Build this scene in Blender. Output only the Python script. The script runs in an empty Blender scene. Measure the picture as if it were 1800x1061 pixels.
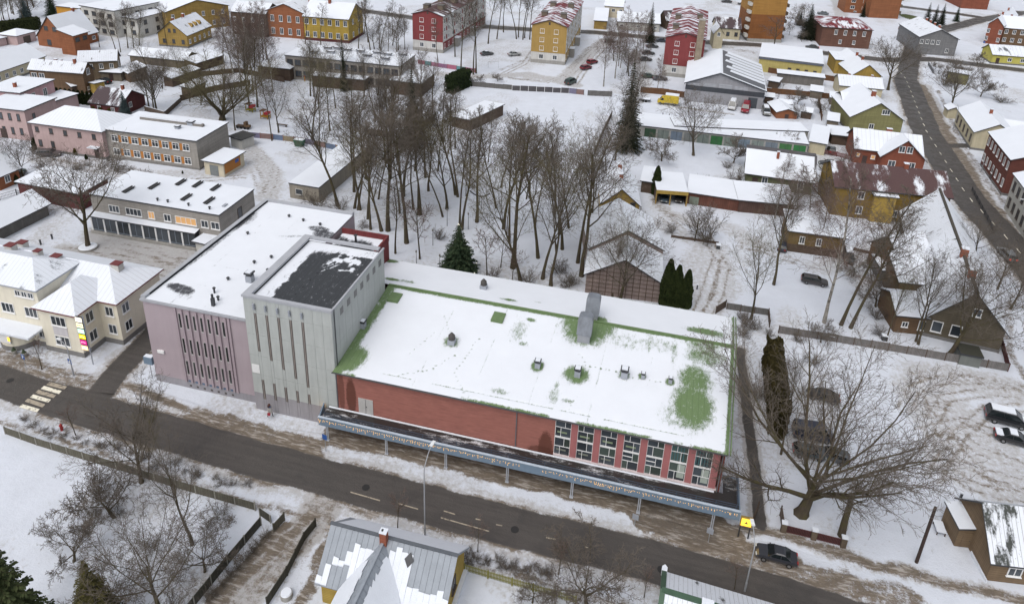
import bpy, math, random
import numpy as np
from mathutils import Matrix, Vector
SC = bpy.context.scene
# ------------------------------------------------------------------ camera
CAM_H = 64.0
FPX, CXP, CYP = 1276.66, 900.0, 253.47          # focal length and principal point, in pixels of an 1800 x 1061 frame
PITCH, ROLL, YAW = .38913, .03834, -.23379
_fw = Vector((math.sin(YAW)*math.cos(PITCH), math.cos(YAW)*math.cos(PITCH), -math.sin(PITCH)))
_r0 = Vector((math.cos(YAW), -math.sin(YAW), 0)); _u0 = _r0.cross(_fw)
_rt = _r0*math.cos(ROLL) + _u0*math.sin(ROLL); _up = -_r0*math.sin(ROLL) + _u0*math.cos(ROLL)
cam_d = bpy.data.cameras.new('camera'); cam = bpy.data.objects.new('camera', cam_d)
SC.collection.objects.link(cam); SC.camera = cam
M = Matrix((( _rt.x, _up.x, -_fw.x, 0), (_rt.y, _up.y, -_fw.y, 0), (_rt.z, _up.z, -_fw.z, CAM_H), (0, 0, 0, 1)))
cam.matrix_world = M
cam_d.sensor_fit = 'HORIZONTAL'; cam_d.sensor_width = 36; cam_d.lens = 36*FPX/1800
cam_d.shift_y = (CYP-530.5)/1800; cam_d.clip_start = 1; cam_d.clip_end = 6000
# ------------------------------------------------------------------ sky, sun, exposure
SUN_EL, SUN_AZ = math.radians(58), math.radians(200)   # azimuth clockwise from +Y
wd = bpy.data.worlds.new('World'); SC.world = wd; wd.use_nodes = True
nt = wd.node_tree; nt.nodes.clear()
sky = nt.nodes.new('ShaderNodeTexSky'); sky.sky_type = 'NISHITA'; sky.sun_disc = False
sky.sun_elevation = SUN_EL; sky.sun_rotation = SUN_AZ; sky.dust_density = 4; sky.air_density = 1.2; sky.ozone_density = 1.0
hs = nt.nodes.new('ShaderNodeHueSaturation'); hs.inputs['Saturation'].default_value = .30
bg = nt.nodes.new('ShaderNodeBackground'); bg.inputs[1].default_value = .15
wo = nt.nodes.new('ShaderNodeOutputWorld')
nt.links.new(sky.outputs[0], hs.inputs['Color']); nt.links.new(hs.outputs[0], bg.inputs[0]); nt.links.new(bg.outputs[0], wo.inputs[0])
sl = bpy.data.lights.new('sun', 'SUN'); sl.energy = .7; sl.angle = math.radians(50); sl.color = (1, .97, .93)
so = bpy.data.objects.new('sun', sl); SC.collection.objects.link(so)
_sd = Vector((math.sin(SUN_AZ)*math.cos(SUN_EL), math.cos(SUN_AZ)*math.cos(SUN_EL), math.sin(SUN_EL)))
so.rotation_euler = _sd.to_track_quat('Z', 'Y').to_euler(); so.location = (0, 0, 120)
vs = SC.view_settings; vs.view_transform = 'Standard'; vs.look = 'None'; vs.gamma = 1; vs.use_curve_mapping = False; vs.exposure = 0.2
SC.cycles.max_bounces = 4; SC.cycles.diffuse_bounces = 2; SC.cycles.glossy_bounces = 2; SC.cycles.transparent_max_bounces = 4
# ------------------------------------------------------------------ survey: photo pixel -> place on the ground (or on a level z)
def ray(px, py): return _fw + _rt*((px-CXP)/FPX) - _up*((py-CYP)/FPX)
def G(px, py, z=0.0):
    d = ray(px, py); t = (z-CAM_H)/d.z
    return Vector((d.x*t, d.y*t, z))
def hgt(b, t):
    g = G(*b); d = ray(*t); k = (g.x*g.x+g.y*g.y)/(g.x*d.x+g.y*d.y)
    return CAM_H + d.z*k
rnd = random.Random(7)
# ------------------------------------------------------------------ object helpers
COL = SC.collection
class MB:
    def __init__(s): s.v = []; s.f = []; s.m = []; s.uv = {}
    def quad(s, a, b, c, d, m=0, uv=None):
        i = len(s.v); s.v += [tuple(a), tuple(b), tuple(c), tuple(d)]; s.f.append((i, i+1, i+2, i+3)); s.m.append(m)
        if uv: s.uv[len(s.f)-1] = uv
    def tri(s, a, b, c, m=0):
        i = len(s.v); s.v += [tuple(a), tuple(b), tuple(c)]; s.f.append((i, i+1, i+2)); s.m.append(m)
    def poly(s, pts, m=0):
        i = len(s.v); s.v += [tuple(p) for p in pts]; s.f.append(tuple(range(i, i+len(pts)))); s.m.append(m)
    def box(s, x0, x1, y0, y1, z0, z1, m=0, top=None):
        i = len(s.v)
        s.v += [(x0,y0,z0),(x1,y0,z0),(x1,y1,z0),(x0,y1,z0),(x0,y0,z1),(x1,y0,z1),(x1,y1,z1),(x0,y1,z1)]
        for k, f in enumerate(((0,3,2,1),(4,5,6,7),(0,1,5,4),(1,2,6,5),(2,3,7,6),(3,0,4,7))):
            s.f.append(tuple(i+j for j in f)); s.m.append(top if (k == 1 and top is not None) else m)
        return s
    def prism(s, pts, z0, z1, m=0, top=None):
        n = len(pts); i = len(s.v)
        s.v += [(p[0], p[1], z0) for p in pts] + [(p[0], p[1], z1) for p in pts]
        s.f.append(tuple(i+k for k in reversed(range(n)))); s.m.append(m)
        s.f.append(tuple(i+n+k for k in range(n))); s.m.append(m if top is None else top)
        for k in range(n):
            j = (k+1) % n; s.f.append((i+k, i+j, i+n+j, i+n+k)); s.m.append(m)
        return s
    def tube(s, pts, rad, n=6, m=0, cap=True):
        pts = [Vector(p) for p in pts]; base = len(s.v); K = len(pts)
        for k in range(K):
            d = (pts[min(k+1, K-1)] - pts[max(k-1, 0)]); d = d.normalized() if d.length > 1e-9 else Vector((0,0,1))
            a = d.orthogonal().normalized(); b = d.cross(a); r = rad[k] if hasattr(rad, '__len__') else rad
            for j in range(n):
                t = 2*math.pi*j/n; s.v.append(tuple(pts[k] + (a*math.cos(t) + b*math.sin(t))*r))
        for k in range(K-1):
            for j in range(n):
                a = base+k*n+j; b = base+k*n+(j+1) % n
                s.f.append((a, b, b+n, a+n)); s.m.append(m)
        if cap:
            s.f.append(tuple(base+j for j in reversed(range(n)))); s.m.append(m)
            s.f.append(tuple(base+(K-1)*n+j for j in range(n))); s.m.append(m)
        return s
    def cyl(s, x, y, z0, z1, r, n=12, m=0, top=None, r1=None):
        r1 = r if r1 is None else r1; i = len(s.v)
        for z, rr in ((z0, r), (z1, r1)):
            for j in range(n): t = 2*math.pi*j/n; s.v.append((x+rr*math.cos(t), y+rr*math.sin(t), z))
        for j in range(n): k = (j+1) % n; s.f.append((i+j, i+k, i+n+k, i+n+j)); s.m.append(m)
        s.f.append(tuple(i+j for j in reversed(range(n)))); s.m.append(m)
        s.f.append(tuple(i+n+j for j in range(n))); s.m.append(m if top is None else top)
        return s
    def mesh(s, name, mats):
        me = bpy.data.meshes.new(name); me.from_pydata(s.v, [], s.f)
        if not isinstance(mats, (list, tuple)): mats = [mats]
        for m in mats: me.materials.append(m)
        if len(mats) > 1: me.polygons.foreach_set('material_index', s.m)
        if s.uv:
            ul = me.uv_layers.new(name='UVMap')
            for fi, uv in s.uv.items():
                for k, li in enumerate(me.polygons[fi].loop_indices): ul.data[li].uv = uv[k]
        me.update(); return me
    def build(s, name, mats, parent=None): return link(name, s.mesh(name, mats), parent)
def link(name, data, parent=None, loc=None, rz=None):
    o = bpy.data.objects.new(name, data); COL.objects.link(o)
    if parent is not None: o.parent = parent
    if loc is not None: o.location = loc
    if rz is not None: o.rotation_euler = (0, 0, rz)
    return o
def tag(o, label, cat, group=None):
    o['label'] = label; o['category'] = cat
    if group: o['group'] = group
    return o
def thing(name, label, cat, loc=(0,0,0), rz=0.0, group=None):
    o = link(name, None, None, loc, rz); o.empty_display_size = .3
    return tag(o, label, cat, group)
def struct(o): o['kind'] = 'structure'; return o
# ------------------------------------------------------------------ numpy value noise for relief and wear
_rs = np.random.RandomState(3); _tab = _rs.rand(256, 256)
def vnoise(x, y, s):
    x = np.asarray(x)/s + 1000; y = np.asarray(y)/s + 1000
    xi = np.floor(x).astype(int); yi = np.floor(y).astype(int); fx = x-xi; fy = y-yi
    fx = fx*fx*(3-2*fx); fy = fy*fy*(3-2*fy)
    g = lambda a, b: _tab[a % 256, b % 256]
    return (g(xi,yi)*(1-fx)+g(xi+1,yi)*fx)*(1-fy) + (g(xi,yi+1)*(1-fx)+g(xi+1,yi+1)*fx)*fy
def fbm(x, y, s, o=4):
    r = 0; a = .5; t = 0
    for k in range(o): r = r + a*vnoise(x+17*k, y-9*k, s); t += a; a *= .55; s /= 2.1
    return r/t
def sstep(a, b, x): t = np.clip((x-a)/(b-a), 0, 1); return t*t*(3-2*t)
# ------------------------------------------------------------------ materials
def new_mat(name):
    m = bpy.data.materials.new(name); m.use_nodes = True; t = m.node_tree; t.nodes.clear()
    out = t.nodes.new('ShaderNodeOutputMaterial'); b = t.nodes.new('ShaderNodeBsdfPrincipled')
    t.links.new(b.outputs[0], out.inputs[0]); return m, t, b
class NT:
    def __init__(s, t): s.t = t
    def n(s, typ, **kw):
        x = s.t.nodes.new('ShaderNode'+typ)
        for k, v in kw.items(): setattr(x, k, v)
        return x
    def set(s, sock, v):
        if hasattr(v, 'is_output') or isinstance(v, bpy.types.NodeSocket): s.t.links.new(v, sock)
        else: sock.default_value = v
    def math(s, op, a, b=0.0, clamp=False):
        x = s.n('Math', operation=op, use_clamp=clamp); s.set(x.inputs[0], a); s.set(x.inputs[1], b); return x.outputs[0]
    def mix(s, f, a, b):
        x = s.n('Mix', data_type='RGBA'); s.set(x.inputs[0], f); s.set(x.inputs[6], a); s.set(x.inputs[7], b); return x.outputs[2]
    def noise(s, vec, sc, det=4, rough=.6):
        x = s.n('TexNoise'); s.t.links.new(vec, x.inputs['Vector']); x.inputs['Scale'].default_value = sc
        x.inputs['Detail'].default_value = det; x.inputs['Roughness'].default_value = rough; return x.outputs[0]
    def ramp(s, x, a, b, lo=0.0, hi=1.0):
        r = s.n('MapRange', interpolation_type='SMOOTHSTEP'); s.set(r.inputs[0], x); s.set(r.inputs[1], a); s.set(r.inputs[2], b)
        s.set(r.inputs[3], lo); s.set(r.inputs[4], hi); return r.outputs[0]
    def coord(s, kind='Object', scale=None, loc=None):
        c = s.n('TexCoord'); o = c.outputs[kind]
        if scale or loc:
            m = s.n('Mapping'); s.t.links.new(o, m.inputs[0])
            if scale: m.inputs['Scale'].default_value = scale
            if loc: m.inputs['Location'].default_value = loc
            o = m.outputs[0]
        return o
    def bump(s, b, h, dist=.05, strength=.5):
        x = s.n('Bump'); x.inputs['Distance'].default_value = dist; x.inputs['Strength'].default_value = strength
        s.t.links.new(h, x.inputs['Height']); s.t.links.new(x.outputs[0], b.inputs['Normal'])
def c4(c, k=1.0): return (c[0]*k, c[1]*k, c[2]*k, 1)
_mc = {}
SNOW = (.67, .70, .755)
def paint(name, col, rough=.75, var=.18, scale=.6, lines=None, streak=.25, metal=0.0, spec=.3, fine=.10):
    """wall or object paint: broad fading, rain streaks, fine grain; lines=(axis, period) adds board or course joints"""
    if name in _mc: return _mc[name]
    m, t, b = new_mat(name); N = NT(t); o = N.coord()
    n1 = N.noise(o, scale, 5); st = N.noise(N.coord(scale=(2.2, 2.2, .25)), 1.0, 4); n2 = N.noise(o, 9, 3)
    f = N.math('ADD', N.math('MULTIPLY', N.math('SUBTRACT', n1, .5), var*3), N.math('MULTIPLY', N.math('SUBTRACT', st, .5), streak*1.6))
    f = N.math('ADD', f, N.math('MULTIPLY', N.math('SUBTRACT', n2, .5), fine*2))
    v = N.n('HueSaturation'); v.inputs['Color'].default_value = c4(col); N.set(v.inputs['Value'], N.math('ADD', f, 1.0))
    c = v.outputs[0]; h = n2
    if lines:
        ax, per = lines; sp = N.n('SeparateXYZ'); t.links.new(o, sp.inputs[0])
        if ax == 'z': co = sp.outputs[2]
        else: co = N.math('ADD', sp.outputs[0], sp.outputs[1])
        fr = N.math('FRACT', N.math('DIVIDE', co, per)); ln = N.ramp(N.math('ABSOLUTE', N.math('SUBTRACT', fr, .5)), .38, .5)
        c = N.mix(N.math('MULTIPLY', ln, .55), c, c4(col, .35))
        bid = N.noise(N.coord(scale=(.15, .15, 1/per) if ax == 'z' else (1/per, 1/per, .15)), 1.0, 1)
        hv = N.n('HueSaturation'); t.links.new(c, hv.inputs['Color']); N.set(hv.inputs['Value'], N.math('ADD', N.math('MULTIPLY', bid, .5), .75)); c = hv.outputs[0]
    t.links.new(c, b.inputs['Base Color']); b.inputs['Roughness'].default_value = rough; b.inputs['Metallic'].default_value = metal
    b.inputs['Specular IOR Level'].default_value = spec
    N.bump(b, h, .02, .4); _mc[name] = m; return m
def plain(name, col, rough=.6, metal=0.0, spec=.5):
    if name in _mc: return _mc[name]
    m, t, b = new_mat(name); N = NT(t); o = N.coord(); n = N.noise(o, 5, 3)
    v = N.n('HueSaturation'); v.inputs['Color'].default_value = c4(col); N.set(v.inputs['Value'], N.math('ADD', N.math('MULTIPLY', n, .4), .8))
    t.links.new(v.outputs[0], b.inputs['Base Color']); b.inputs['Roughness'].default_value = rough; b.inputs['Metallic'].default_value = metal
    b.inputs['Specular IOR Level'].default_value = spec; _mc[name] = m; return m
def emis(name, col, s):
    if name in _mc: return _mc[name]
    m, t, b = new_mat(name); b.inputs['Base Color'].default_value = c4(col, .6); b.inputs['Emission Color'].default_value = c4(col); b.inputs['Emission Strength'].default_value = s
    _mc[name] = m; return m
def snowroof(name, col, bare=.0, seam=None, rough=.8, metal=0.0, sc=.5, streaky=True, thin=0.0, seamk=.6):
    """snow lying on a roof of colour col; bare 0..1 = share melted off, in streaks down the slope; seam = joint spacing"""
    if name in _mc: return _mc[name]
    m, t, b = new_mat(name); N = NT(t)
    oi = N.n('ObjectInfo'); ad = N.n('VectorMath', operation='ADD'); t.links.new(N.coord('UV'), ad.inputs[0])
    cb = N.n('CombineXYZ'); N.set(cb.inputs[0], N.math('MULTIPLY', oi.outputs['Random'], 91.0)); N.set(cb.inputs[1], N.math('MULTIPLY', oi.outputs['Random'], 37.0)); t.links.new(cb.outputs[0], ad.inputs[1])
    uv = ad.outputs[0]
    mp = N.n('Mapping'); t.links.new(uv, mp.inputs[0]); mp.inputs['Scale'].default_value = (1.0, .35 if streaky else 1.0, 1)
    n1 = N.noise(mp.outputs[0], sc, 6, .62); n2 = N.noise(uv, 5, 4, .65); n3 = N.noise(uv, .25, 3)
    th = .30 + .42*bare
    k = N.math('ADD', N.math('ADD', N.math('MULTIPLY', n1, .72), N.math('MULTIPLY', n2, .14)), N.math('MULTIPLY', n3, .14))
    sn = N.ramp(k, th-.03, th+.045)
    sv = N.n('HueSaturation'); sv.inputs['Color'].default_value = c4(SNOW); N.set(sv.inputs['Value'], N.math('ADD', N.math('MULTIPLY', N.math('ADD', n3, n2), .13), .875))
    rc = N.n('HueSaturation'); rc.inputs['Color'].default_value = c4(col); N.set(rc.inputs['Value'], N.math('ADD', N.math('MULTIPLY', n2, .6), .7))
    snc = sv.outputs[0]; h = N.math('ADD', N.math('MULTIPLY', sn, .8), N.math('MULTIPLY', n2, .2))
    if seam:
        sp = N.n('SeparateXYZ'); t.links.new(N.coord('UV'), sp.inputs[0])
        fr = N.math('FRACT', N.math('DIVIDE', sp.outputs[0], seam)); ln = N.ramp(N.math('ABSOLUTE', N.math('SUBTRACT', fr, .5)), .40, .49)
        snc = N.mix(N.math('MULTIPLY', ln, N.math('MULTIPLY', n1, seamk)), snc, c4(tuple(.3*a+.25 for a in col)))
        h = N.math('ADD', h, N.math('MULTIPLY', ln, .35))
    if thin: snc = N.mix(N.ramp(n2, .62-thin*.25, .75), snc, rc.outputs[0])
    c = N.mix(sn, rc.outputs[0], snc)
    t.links.new(c, b.inputs['Base Color']); b.inputs['Roughness'].default_value = rough; N.bump(b, h, .08, .5)
    b.inputs['Specular IOR Level'].default_value = .25
    _mc[name] = m; return m
# ================================================================== GROUND, ROADS, PAVEMENTS
MAIN = [(-300,75),(-130,59.5),(-95,56.4),(-78,55.2),(-60,54.1),(-42,53.25),(-11,52.6),(3,52.6),(14,52.0),(60,48.6),(200,38)]
W = lambda *ps: [tuple(G(*p)[:2]) for p in ps]
SIDE = W((176,690),(205,655),(240,618),(268,590),(300,552),(345,505))
EAST = [(64,40),(63.5,110),(62.2,135),(60.6,155),(62.6,195),(69,245)]
CROSS = W((560,8),(700,28),(820,45),(930,52),(1048,57),(1200,72),(1345,80),(1443,93),(1560,106),(1640,104),(1800,124),(1960,150))
EAST2 = [(69,245)] + W((1608,72),(1650,55),(1720,36),(1800,22))
FARR = W((1560,8),(1600,14),(1700,27),(1800,44))
LANE = W((586,868),(555,905),(520,945),(470,1000),(415,1064),(360,1130))
FOOT = W((1300,612),(1308,680),(1318,760),(1330,850),(1338,925))
PAVE_A = W((212,676),(330,717),(455,752),(560,782)) + [(-33,58.9),(-10,58.9),(6,58.7),(11,58.4)] + W((1345,935),(1420,955),(1500,981),(1600,1010),(1700,1030),(1800,1055),(1900,1090))
PAVE_B = W((-60,730),(60,757),(160,790),(250,822),(350,855),(450,887),(540,908),(640,934),(760,968),(830,990),(920,1014),(1040,1046),(1120,1068))
# strokes: attribute, strength, half width (m), softness (m), points
ST = []
def stroke(a, s, w, soft, pts): ST.append((a, s, w, soft, np.array(pts, float)))
for pl, w in ((MAIN, 2.2), (SIDE, 1.5), (EAST, 3.4), (CROSS, 2.6), (EAST2, 2.8), (FARR, 2.5)):
    stroke('asph', 1, w, .8, pl); stroke('dirt', .78, w+.35, 1.2, pl); stroke('grey', .75, w+1.2, 2.2, pl)
stroke('asph', .85, .55, .5, FOOT); stroke('grey', .9, .9, .7, FOOT)
stroke('dirt', .85, .5, .8, PAVE_A); stroke('grey', .7, .8, .9, PAVE_A); stroke('dirt', .62, .3, .7, PAVE_B); stroke('grey', .6, .6, .8, PAVE_B)
stroke('dirt', 1.1, 1.3, .8, [(-34,59),(-10,59),(9,58.9)])
stroke('asph', .5, 1.1, 1.2, W((1150,905),(1200,925),(1245,938))); stroke('dirt', 1.3, 1.9, 1.2, W((1140,900),(1200,925),(1270,945)))
stroke('dirt', .9, 1.6, 1.6, W((330,745),(420,768),(500,785),(545,800)))
stroke('dirt', .85, 1.2, 1.6, W((1280,965),(1380,1000),(1500,1025)))
stroke('dirt', .75, 1.0, 1.4, W((1500,1025),(1600,1050)))
stroke('dirt', .75, 1.1, 1.2, W((0,625),(60,642),(150,668)))
stroke('grey', 1.15, 1.7, 1.4, LANE); stroke('dirt', .55, 1.5, 1.2, LANE); stroke('dirt', .85, .5, .7, W((545,905),(490,960),(430,1020),(390,1064)))
stroke('dirt', .95, .45, .6, W((500,925),(440,985),(370,1061))); stroke('dirt', .8, .5, .7, W((575,930),(560,975),(545,1030),(530,1064)))
stroke('dirt', .55, .6, .9, W((570,985),(545,1030),(530,1064)))
for p in ([(190,430),(240,450),(300,470)], [(230,480),(320,492)], [(100,445),(160,455)], [(175,412),(330,445)]):
    stroke('grey', .95, 2.5, 3, W(*p)); stroke('dirt', .30, 2.0, 3, W(*p))
stroke('dirt', .35, .7, 1.0, W((168,415),(345,446)))
stroke('grey', .6, 1.8, 2.5, W((90,400),(40,440),(0,470)))
# car park east, tan tracks
for p in ([(1620,660),(1700,668),(1800,690)], [(1610,680),(1660,740),(1700,800),(1740,850),(1800,880)], [(1640,690),(1720,760),(1800,830)], [(1640,720),(1680,820),(1790,870)]):
    stroke('grey', .66, 2.6, 3, W(*p)); stroke('dirt', .36, .8, 1.4, W(*p))
stroke('dirt', .45, .9, 1.2, W((1610,655),(1700,668),(1800,684)))
stroke('grey', .6, 2, 2, W((1400,700),(1460,740),(1400,800)))
# yards
for p in ([(1165,395),(1260,440),(1280,500),(1235,560)], [(1180,380),(1280,400),(1330,430)], [(1230,440),(1220,520)], [(1440,470),(1520,440),(1580,420)], [(1500,450),(1530,520)], [(1270,350),(1400,380)]):
    stroke('grey', .62, 2, 3, W(*p))
stroke('grey', .8, 1.0, 1.5, W((1150,345),(1170,372),(1230,400)))
stroke('dirt', .5, .9, 1.2, W((1150,350),(1165,372),(1200,392)))
stroke('grey', .75, 2.2, 2.5, W((930,135),(990,140),(1030,100),(1065,70))); stroke('dirt', .5, .8, 1, W((1000,120),(1035,85),(1060,68)))
stroke('grey', .8, 2, 2, W((700,125),(850,135),(930,130),(1010,150))); stroke('dirt', .45, .8, 1.2, W((860,130),(925,105),(940,85)))
stroke('grey', .7, 2.5, 3, W((1115,95),(1135,130),(1120,175))); stroke('grey', .6, 4, 3, W((1280,80),(1335,70)))
stroke('dirt', .5, 2, 2, W((1285,85),(1320,92)))
stroke('grey', .7, 2, 2.5, W((430,250),(480,310),(470,345))); stroke('grey', .6, 2, 2.5, W((60,278),(150,290),(250,310),(430,300)))
stroke('dirt', .55, .9, 1.2, W((80,275),(130,285),(185,276))); stroke('dirt', .4, .9, 1.2, W((200,292),(290,312),(340,320)))
stroke('grey', .65, 2.5, 2.5, W((1440,260),(1460,290),(1500,300)))
stroke('dirt', .5, .6, 1, W((1470,300),(1440,330),(1390,345)))
stroke('grey', .8, 1.6, 1.6, W((1625,150),(1665,235),(1735,350),(1800,435)))
stroke('dirt', .95, 1.2, 1.5, W((1618,150),(1658,225),(1740,362),(1800,430)))
stroke('dirt', .6, .6, 1.0, W((1650,160),(1690,250),(1745,330),(1800,395)))
stroke('dirt', .6, .5, .8, W((1775,520),(1770,600),(1800,660)))
stroke('asph', .8, 1.2, 1.2, W((1655,258),(1700,255),(1735,262)))
stroke('grey', .75, 2.5, 2.5, W((1480,30),(1470,0))); stroke('grey', .7, 3, 3, W((1265,0),(1335,15)))
stroke('grey', .55, 2, 2.5, W((180,140),(240,150),(300,140)))
stroke('green', 1, 3.2, 3, W((1595,28),(1625,40)))
def tyre(pts, g=.75, s=.62, off=.72):
    P = np.array(W(*pts)); d = np.gradient(P, axis=0); l = np.hypot(d[:,0], d[:,1])[:,None]; nrm = np.stack([-d[:,1], d[:,0]], 1)/l
    for o in (-off, off): stroke('dirt', s, .16, .45, P+nrm*o); stroke('grey', g, .3, .7, P+nrm*o)
# wheel ruts
for p in ([(1800,682),(1720,668),(1650,668),(1605,685),(1590,720)], [(1800,690),(1730,690),(1660,700),(1640,740)], [(1800,820),(1720,790),(1660,740),(1630,690)], [(1800,850),(1740,835),(1690,800),(1650,750)], [(1800,872),(1750,868),(1700,850),(1660,820)], [(1640,840),(1690,760),(1740,720),(1800,715)], [(1620,760),(1700,740),(1760,765)],
          [(340,492),(290,480),(220,462),(150,465),(90,480)], [(330,470),(250,440),(190,430)], [(300,490),(230,485),(170,450),(120,440),(60,450)], [(345,460),(260,455),(200,440)],
          [(1235,560),(1262,520),(1275,470),(1250,430),(1200,405),(1165,380)], [(1225,555),(1245,500),(1262,450),(1240,410)], [(1300,430),(1340,440),(1400,460)], [(1480,480),(1520,450),(1570,425)],
          [(1065,70),(1035,95),(1005,130),(960,145),(900,138),(830,135)], [(940,85),(922,112),(880,132)], [(1010,150),(1030,120),(1060,85)],
          [(560,890),(520,940),(470,1000),(410,1064)], [(572,893),(535,945),(485,1005),(430,1064)], [(470,345),(485,300),(450,262)], [(460,330),(440,280),(425,255)], [(250,310),(330,318),(430,310)], [(60,280),(140,292),(240,312)],
          [(1110,180),(1125,140),(1118,100)], [(1462,290),(1440,320),(1400,345)], [(1290,200),(1240,195),(1190,190)]):
    tyre(p)
for _ in range(30):       # a few trampled trails in the park and gardens
    x = rnd.uniform(600, 1000); y = rnd.uniform(330, 480)
    stroke('grey', .35, .3, .6, W((x, y), (x+rnd.uniform(-60,60), y+rnd.uniform(-30,30))))
def field(x, y):
    x = np.asarray(x, float); y = np.asarray(y, float); out = {k: np.zeros(x.shape) for k in ('asph','dirt','grey','green')}
    wx = x + (fbm(x, y, 3.0, 3)-.5)*1.6; wy = y + (fbm(x+50, y+31, 3.0, 3)-.5)*1.6
    for a, s, w, soft, P in ST:
        r = w+soft+1.5
        sel = np.nonzero((x > P[:,0].min()-r) & (x < P[:,0].max()+r) & (y > P[:,1].min()-r) & (y < P[:,1].max()+r))
        if not len(sel[0]): continue
        k = .35 if a == 'asph' else .22 if w < .35 else 1.0
        X = x[sel]*(1-k)+wx[sel]*k; Y = y[sel]*(1-k)+wy[sel]*k; D = np.full(X.shape, 1e9)
        if len(P) == 1: D = np.hypot(X-P[0,0], Y-P[0,1])
        for p, q in zip(P[:-1], P[1:]):
            d = q-p; L = d@d; t = np.clip(((X-p[0])*d[0]+(Y-p[1])*d[1])/L, 0, 1)
            D = np.minimum(D, np.hypot(X-p[0]-t*d[0], Y-p[1]-t*d[1]))
        out[a][sel] = np.maximum(out[a][sel], s*(1-sstep(w-.25*soft, w+.75*soft, D)))
    big = fbm(x, y, 16, 3); out['grey'] = np.maximum(out['grey'], .55*sstep(.50, .66, big)*(fbm(x+9, y, 3.5, 3)+.35)); out['dirt'] = np.maximum(out['dirt'], .30*sstep(.60, .74, fbm(x-40, y+80, 7, 3)))
    return out
def ground_mat():
    m, t, b = new_mat('trodden_snow'); N = NT(t); g = N.n('NewGeometry').outputs['Position']
    A = {}
    for k in ('asph','dirt','grey','green'):
        a = N.n('Attribute'); a.attribute_name = k; A[k] = a.outputs['Fac']
    n1 = N.noise(g, .35, 5); n2 = N.noise(g, 1.6, 6, .7); n3 = N.noise(g, 7, 4, .7); n4 = N.noise(g, .06, 3)
    hv = N.n('HueSaturation'); hv.inputs['Color'].default_value = c4((.605, .635, .70))
    N.set(hv.inputs['Value'], N.math('ADD', N.math('ADD', N.math('MULTIPLY', n1, .22), N.math('MULTIPLY', n3, .16)), .76)); c = hv.outputs[0]
    # thin snow showing soil and dead grass here and there
    lit = N.math('MULTIPLY', N.ramp(n2, .60, .72), N.ramp(n4, .45, .6)); c = N.mix(N.math('MULTIPLY', lit, .55), c, c4((.20, .17, .13)))
    nz = N.math('ADD', N.math('MULTIPLY', N.math('SUBTRACT', n2, .5), 1.7), N.math('MULTIPLY', N.math('SUBTRACT', n3, .5), 1.0))
    gf = N.ramp(N.math('ADD', A['grey'], nz), .25, .9); gc = N.mix(n3, c4((.26, .25, .245)), c4((.52, .515, .52)))
    c = N.mix(gf, c, gc)
    df = N.ramp(N.math('ADD', N.math('ADD', A['dirt'], N.math('MULTIPLY', N.math('SUBTRACT', n1, .5), .9)), N.math('MULTIPLY', nz, .7)), .34, .80); dc = N.mix(n2, c4((.062, .049, .038)), c4((.225, .185, .145)))
    mp2 = N.n('Mapping'); t.links.new(g, mp2.inputs[0]); mp2.inputs['Scale'].default_value = (.5, 2.6, 1); st2 = N.noise(mp2.outputs[0], 1.0, 5, .7)
    dc = N.mix(N.math('MULTIPLY', N.ramp(st2, .48, .66), .8), dc, c4((.40, .37, .34)))
    c = N.mix(df, c, dc)
    c = N.mix(N.ramp(N.math('ADD', A['green'], nz), .5, .8), c, c4((.07, .085, .03)))
    af = N.ramp(N.math('ADD', A['asph'], N.math('MULTIPLY', nz, .30)), .38, .72)
    mp = N.n('Mapping'); t.links.new(g, mp.inputs[0]); mp.inputs['Scale'].default_value = (.12, 1.8, 1); mp.inputs['Rotation'].default_value = (0, 0, .04)
    tr = N.noise(mp.outputs[0], 1.0, 4); ac = N.mix(tr, c4((.044, .040, .038)), c4((.098, .088, .081)))
    ac = N.mix(N.math('MULTIPLY', N.ramp(n3, .6, .75), .3), ac, c4((.19, .165, .14))); ac = N.mix(N.math('MULTIPLY', N.ramp(n1, .52, .66), .45), ac, c4((.050, .047, .046)))
    c = N.mix(af, c, ac)
    t.links.new(c, b.inputs['Base Color']); b.inputs['Specular IOR Level'].default_value = .3
    N.set(b.inputs['Roughness'], N.math('SUBTRACT', .9, N.math('MULTIPLY', af, N.ramp(n1, .4, .6, .25, .5))))
    N.bump(b, N.math('ADD', N.math('MULTIPLY', n2, 1.0), N.math('MULTIPLY', n3, .35)), .16, .55)
    return m
GM = ground_mat()
def grid_obj(name, X, Y, z, mat):
    ny, nx = X.shape; co = np.stack([X, Y, z], -1).reshape(-1, 3).astype(np.float32)
    i = np.arange(nx*ny).reshape(ny, nx); q = np.stack([i[:-1,:-1], i[:-1,1:], i[1:,1:], i[1:,:-1]], -1).reshape(-1, 4).astype(np.int32)
    me = bpy.data.meshes.new(name); me.vertices.add(len(co)); me.vertices.foreach_set('co', co.ravel())
    me.loops.add(q.size); me.loops.foreach_set('vertex_index', q.ravel()); me.polygons.add(len(q))
    me.polygons.foreach_set('loop_start', np.arange(0, q.size, 4, dtype=np.int32)); me.polygons.foreach_set('loop_total', np.full(len(q), 4, np.int32))
    me.materials.append(mat); me.update(calc_edges=True); me.validate(); me.polygons.foreach_set('use_smooth', np.ones(len(q), bool)); return me
def add_attr(me, name, arr):
    a = me.attributes.new(name, 'FLOAT', 'POINT'); a.data.foreach_set('value', np.asarray(arr, np.float32).ravel())
xs = np.concatenate([[-4000,-1500,-700,-450,-340], np.arange(-300, -110, 1.0), np.arange(-110, -70, .6), np.arange(-70, 50, .34), np.arange(50, 75, .6), np.arange(75, 190, 1.0), [220,300,500,1200,4000]])
yl = [28.0]
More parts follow.
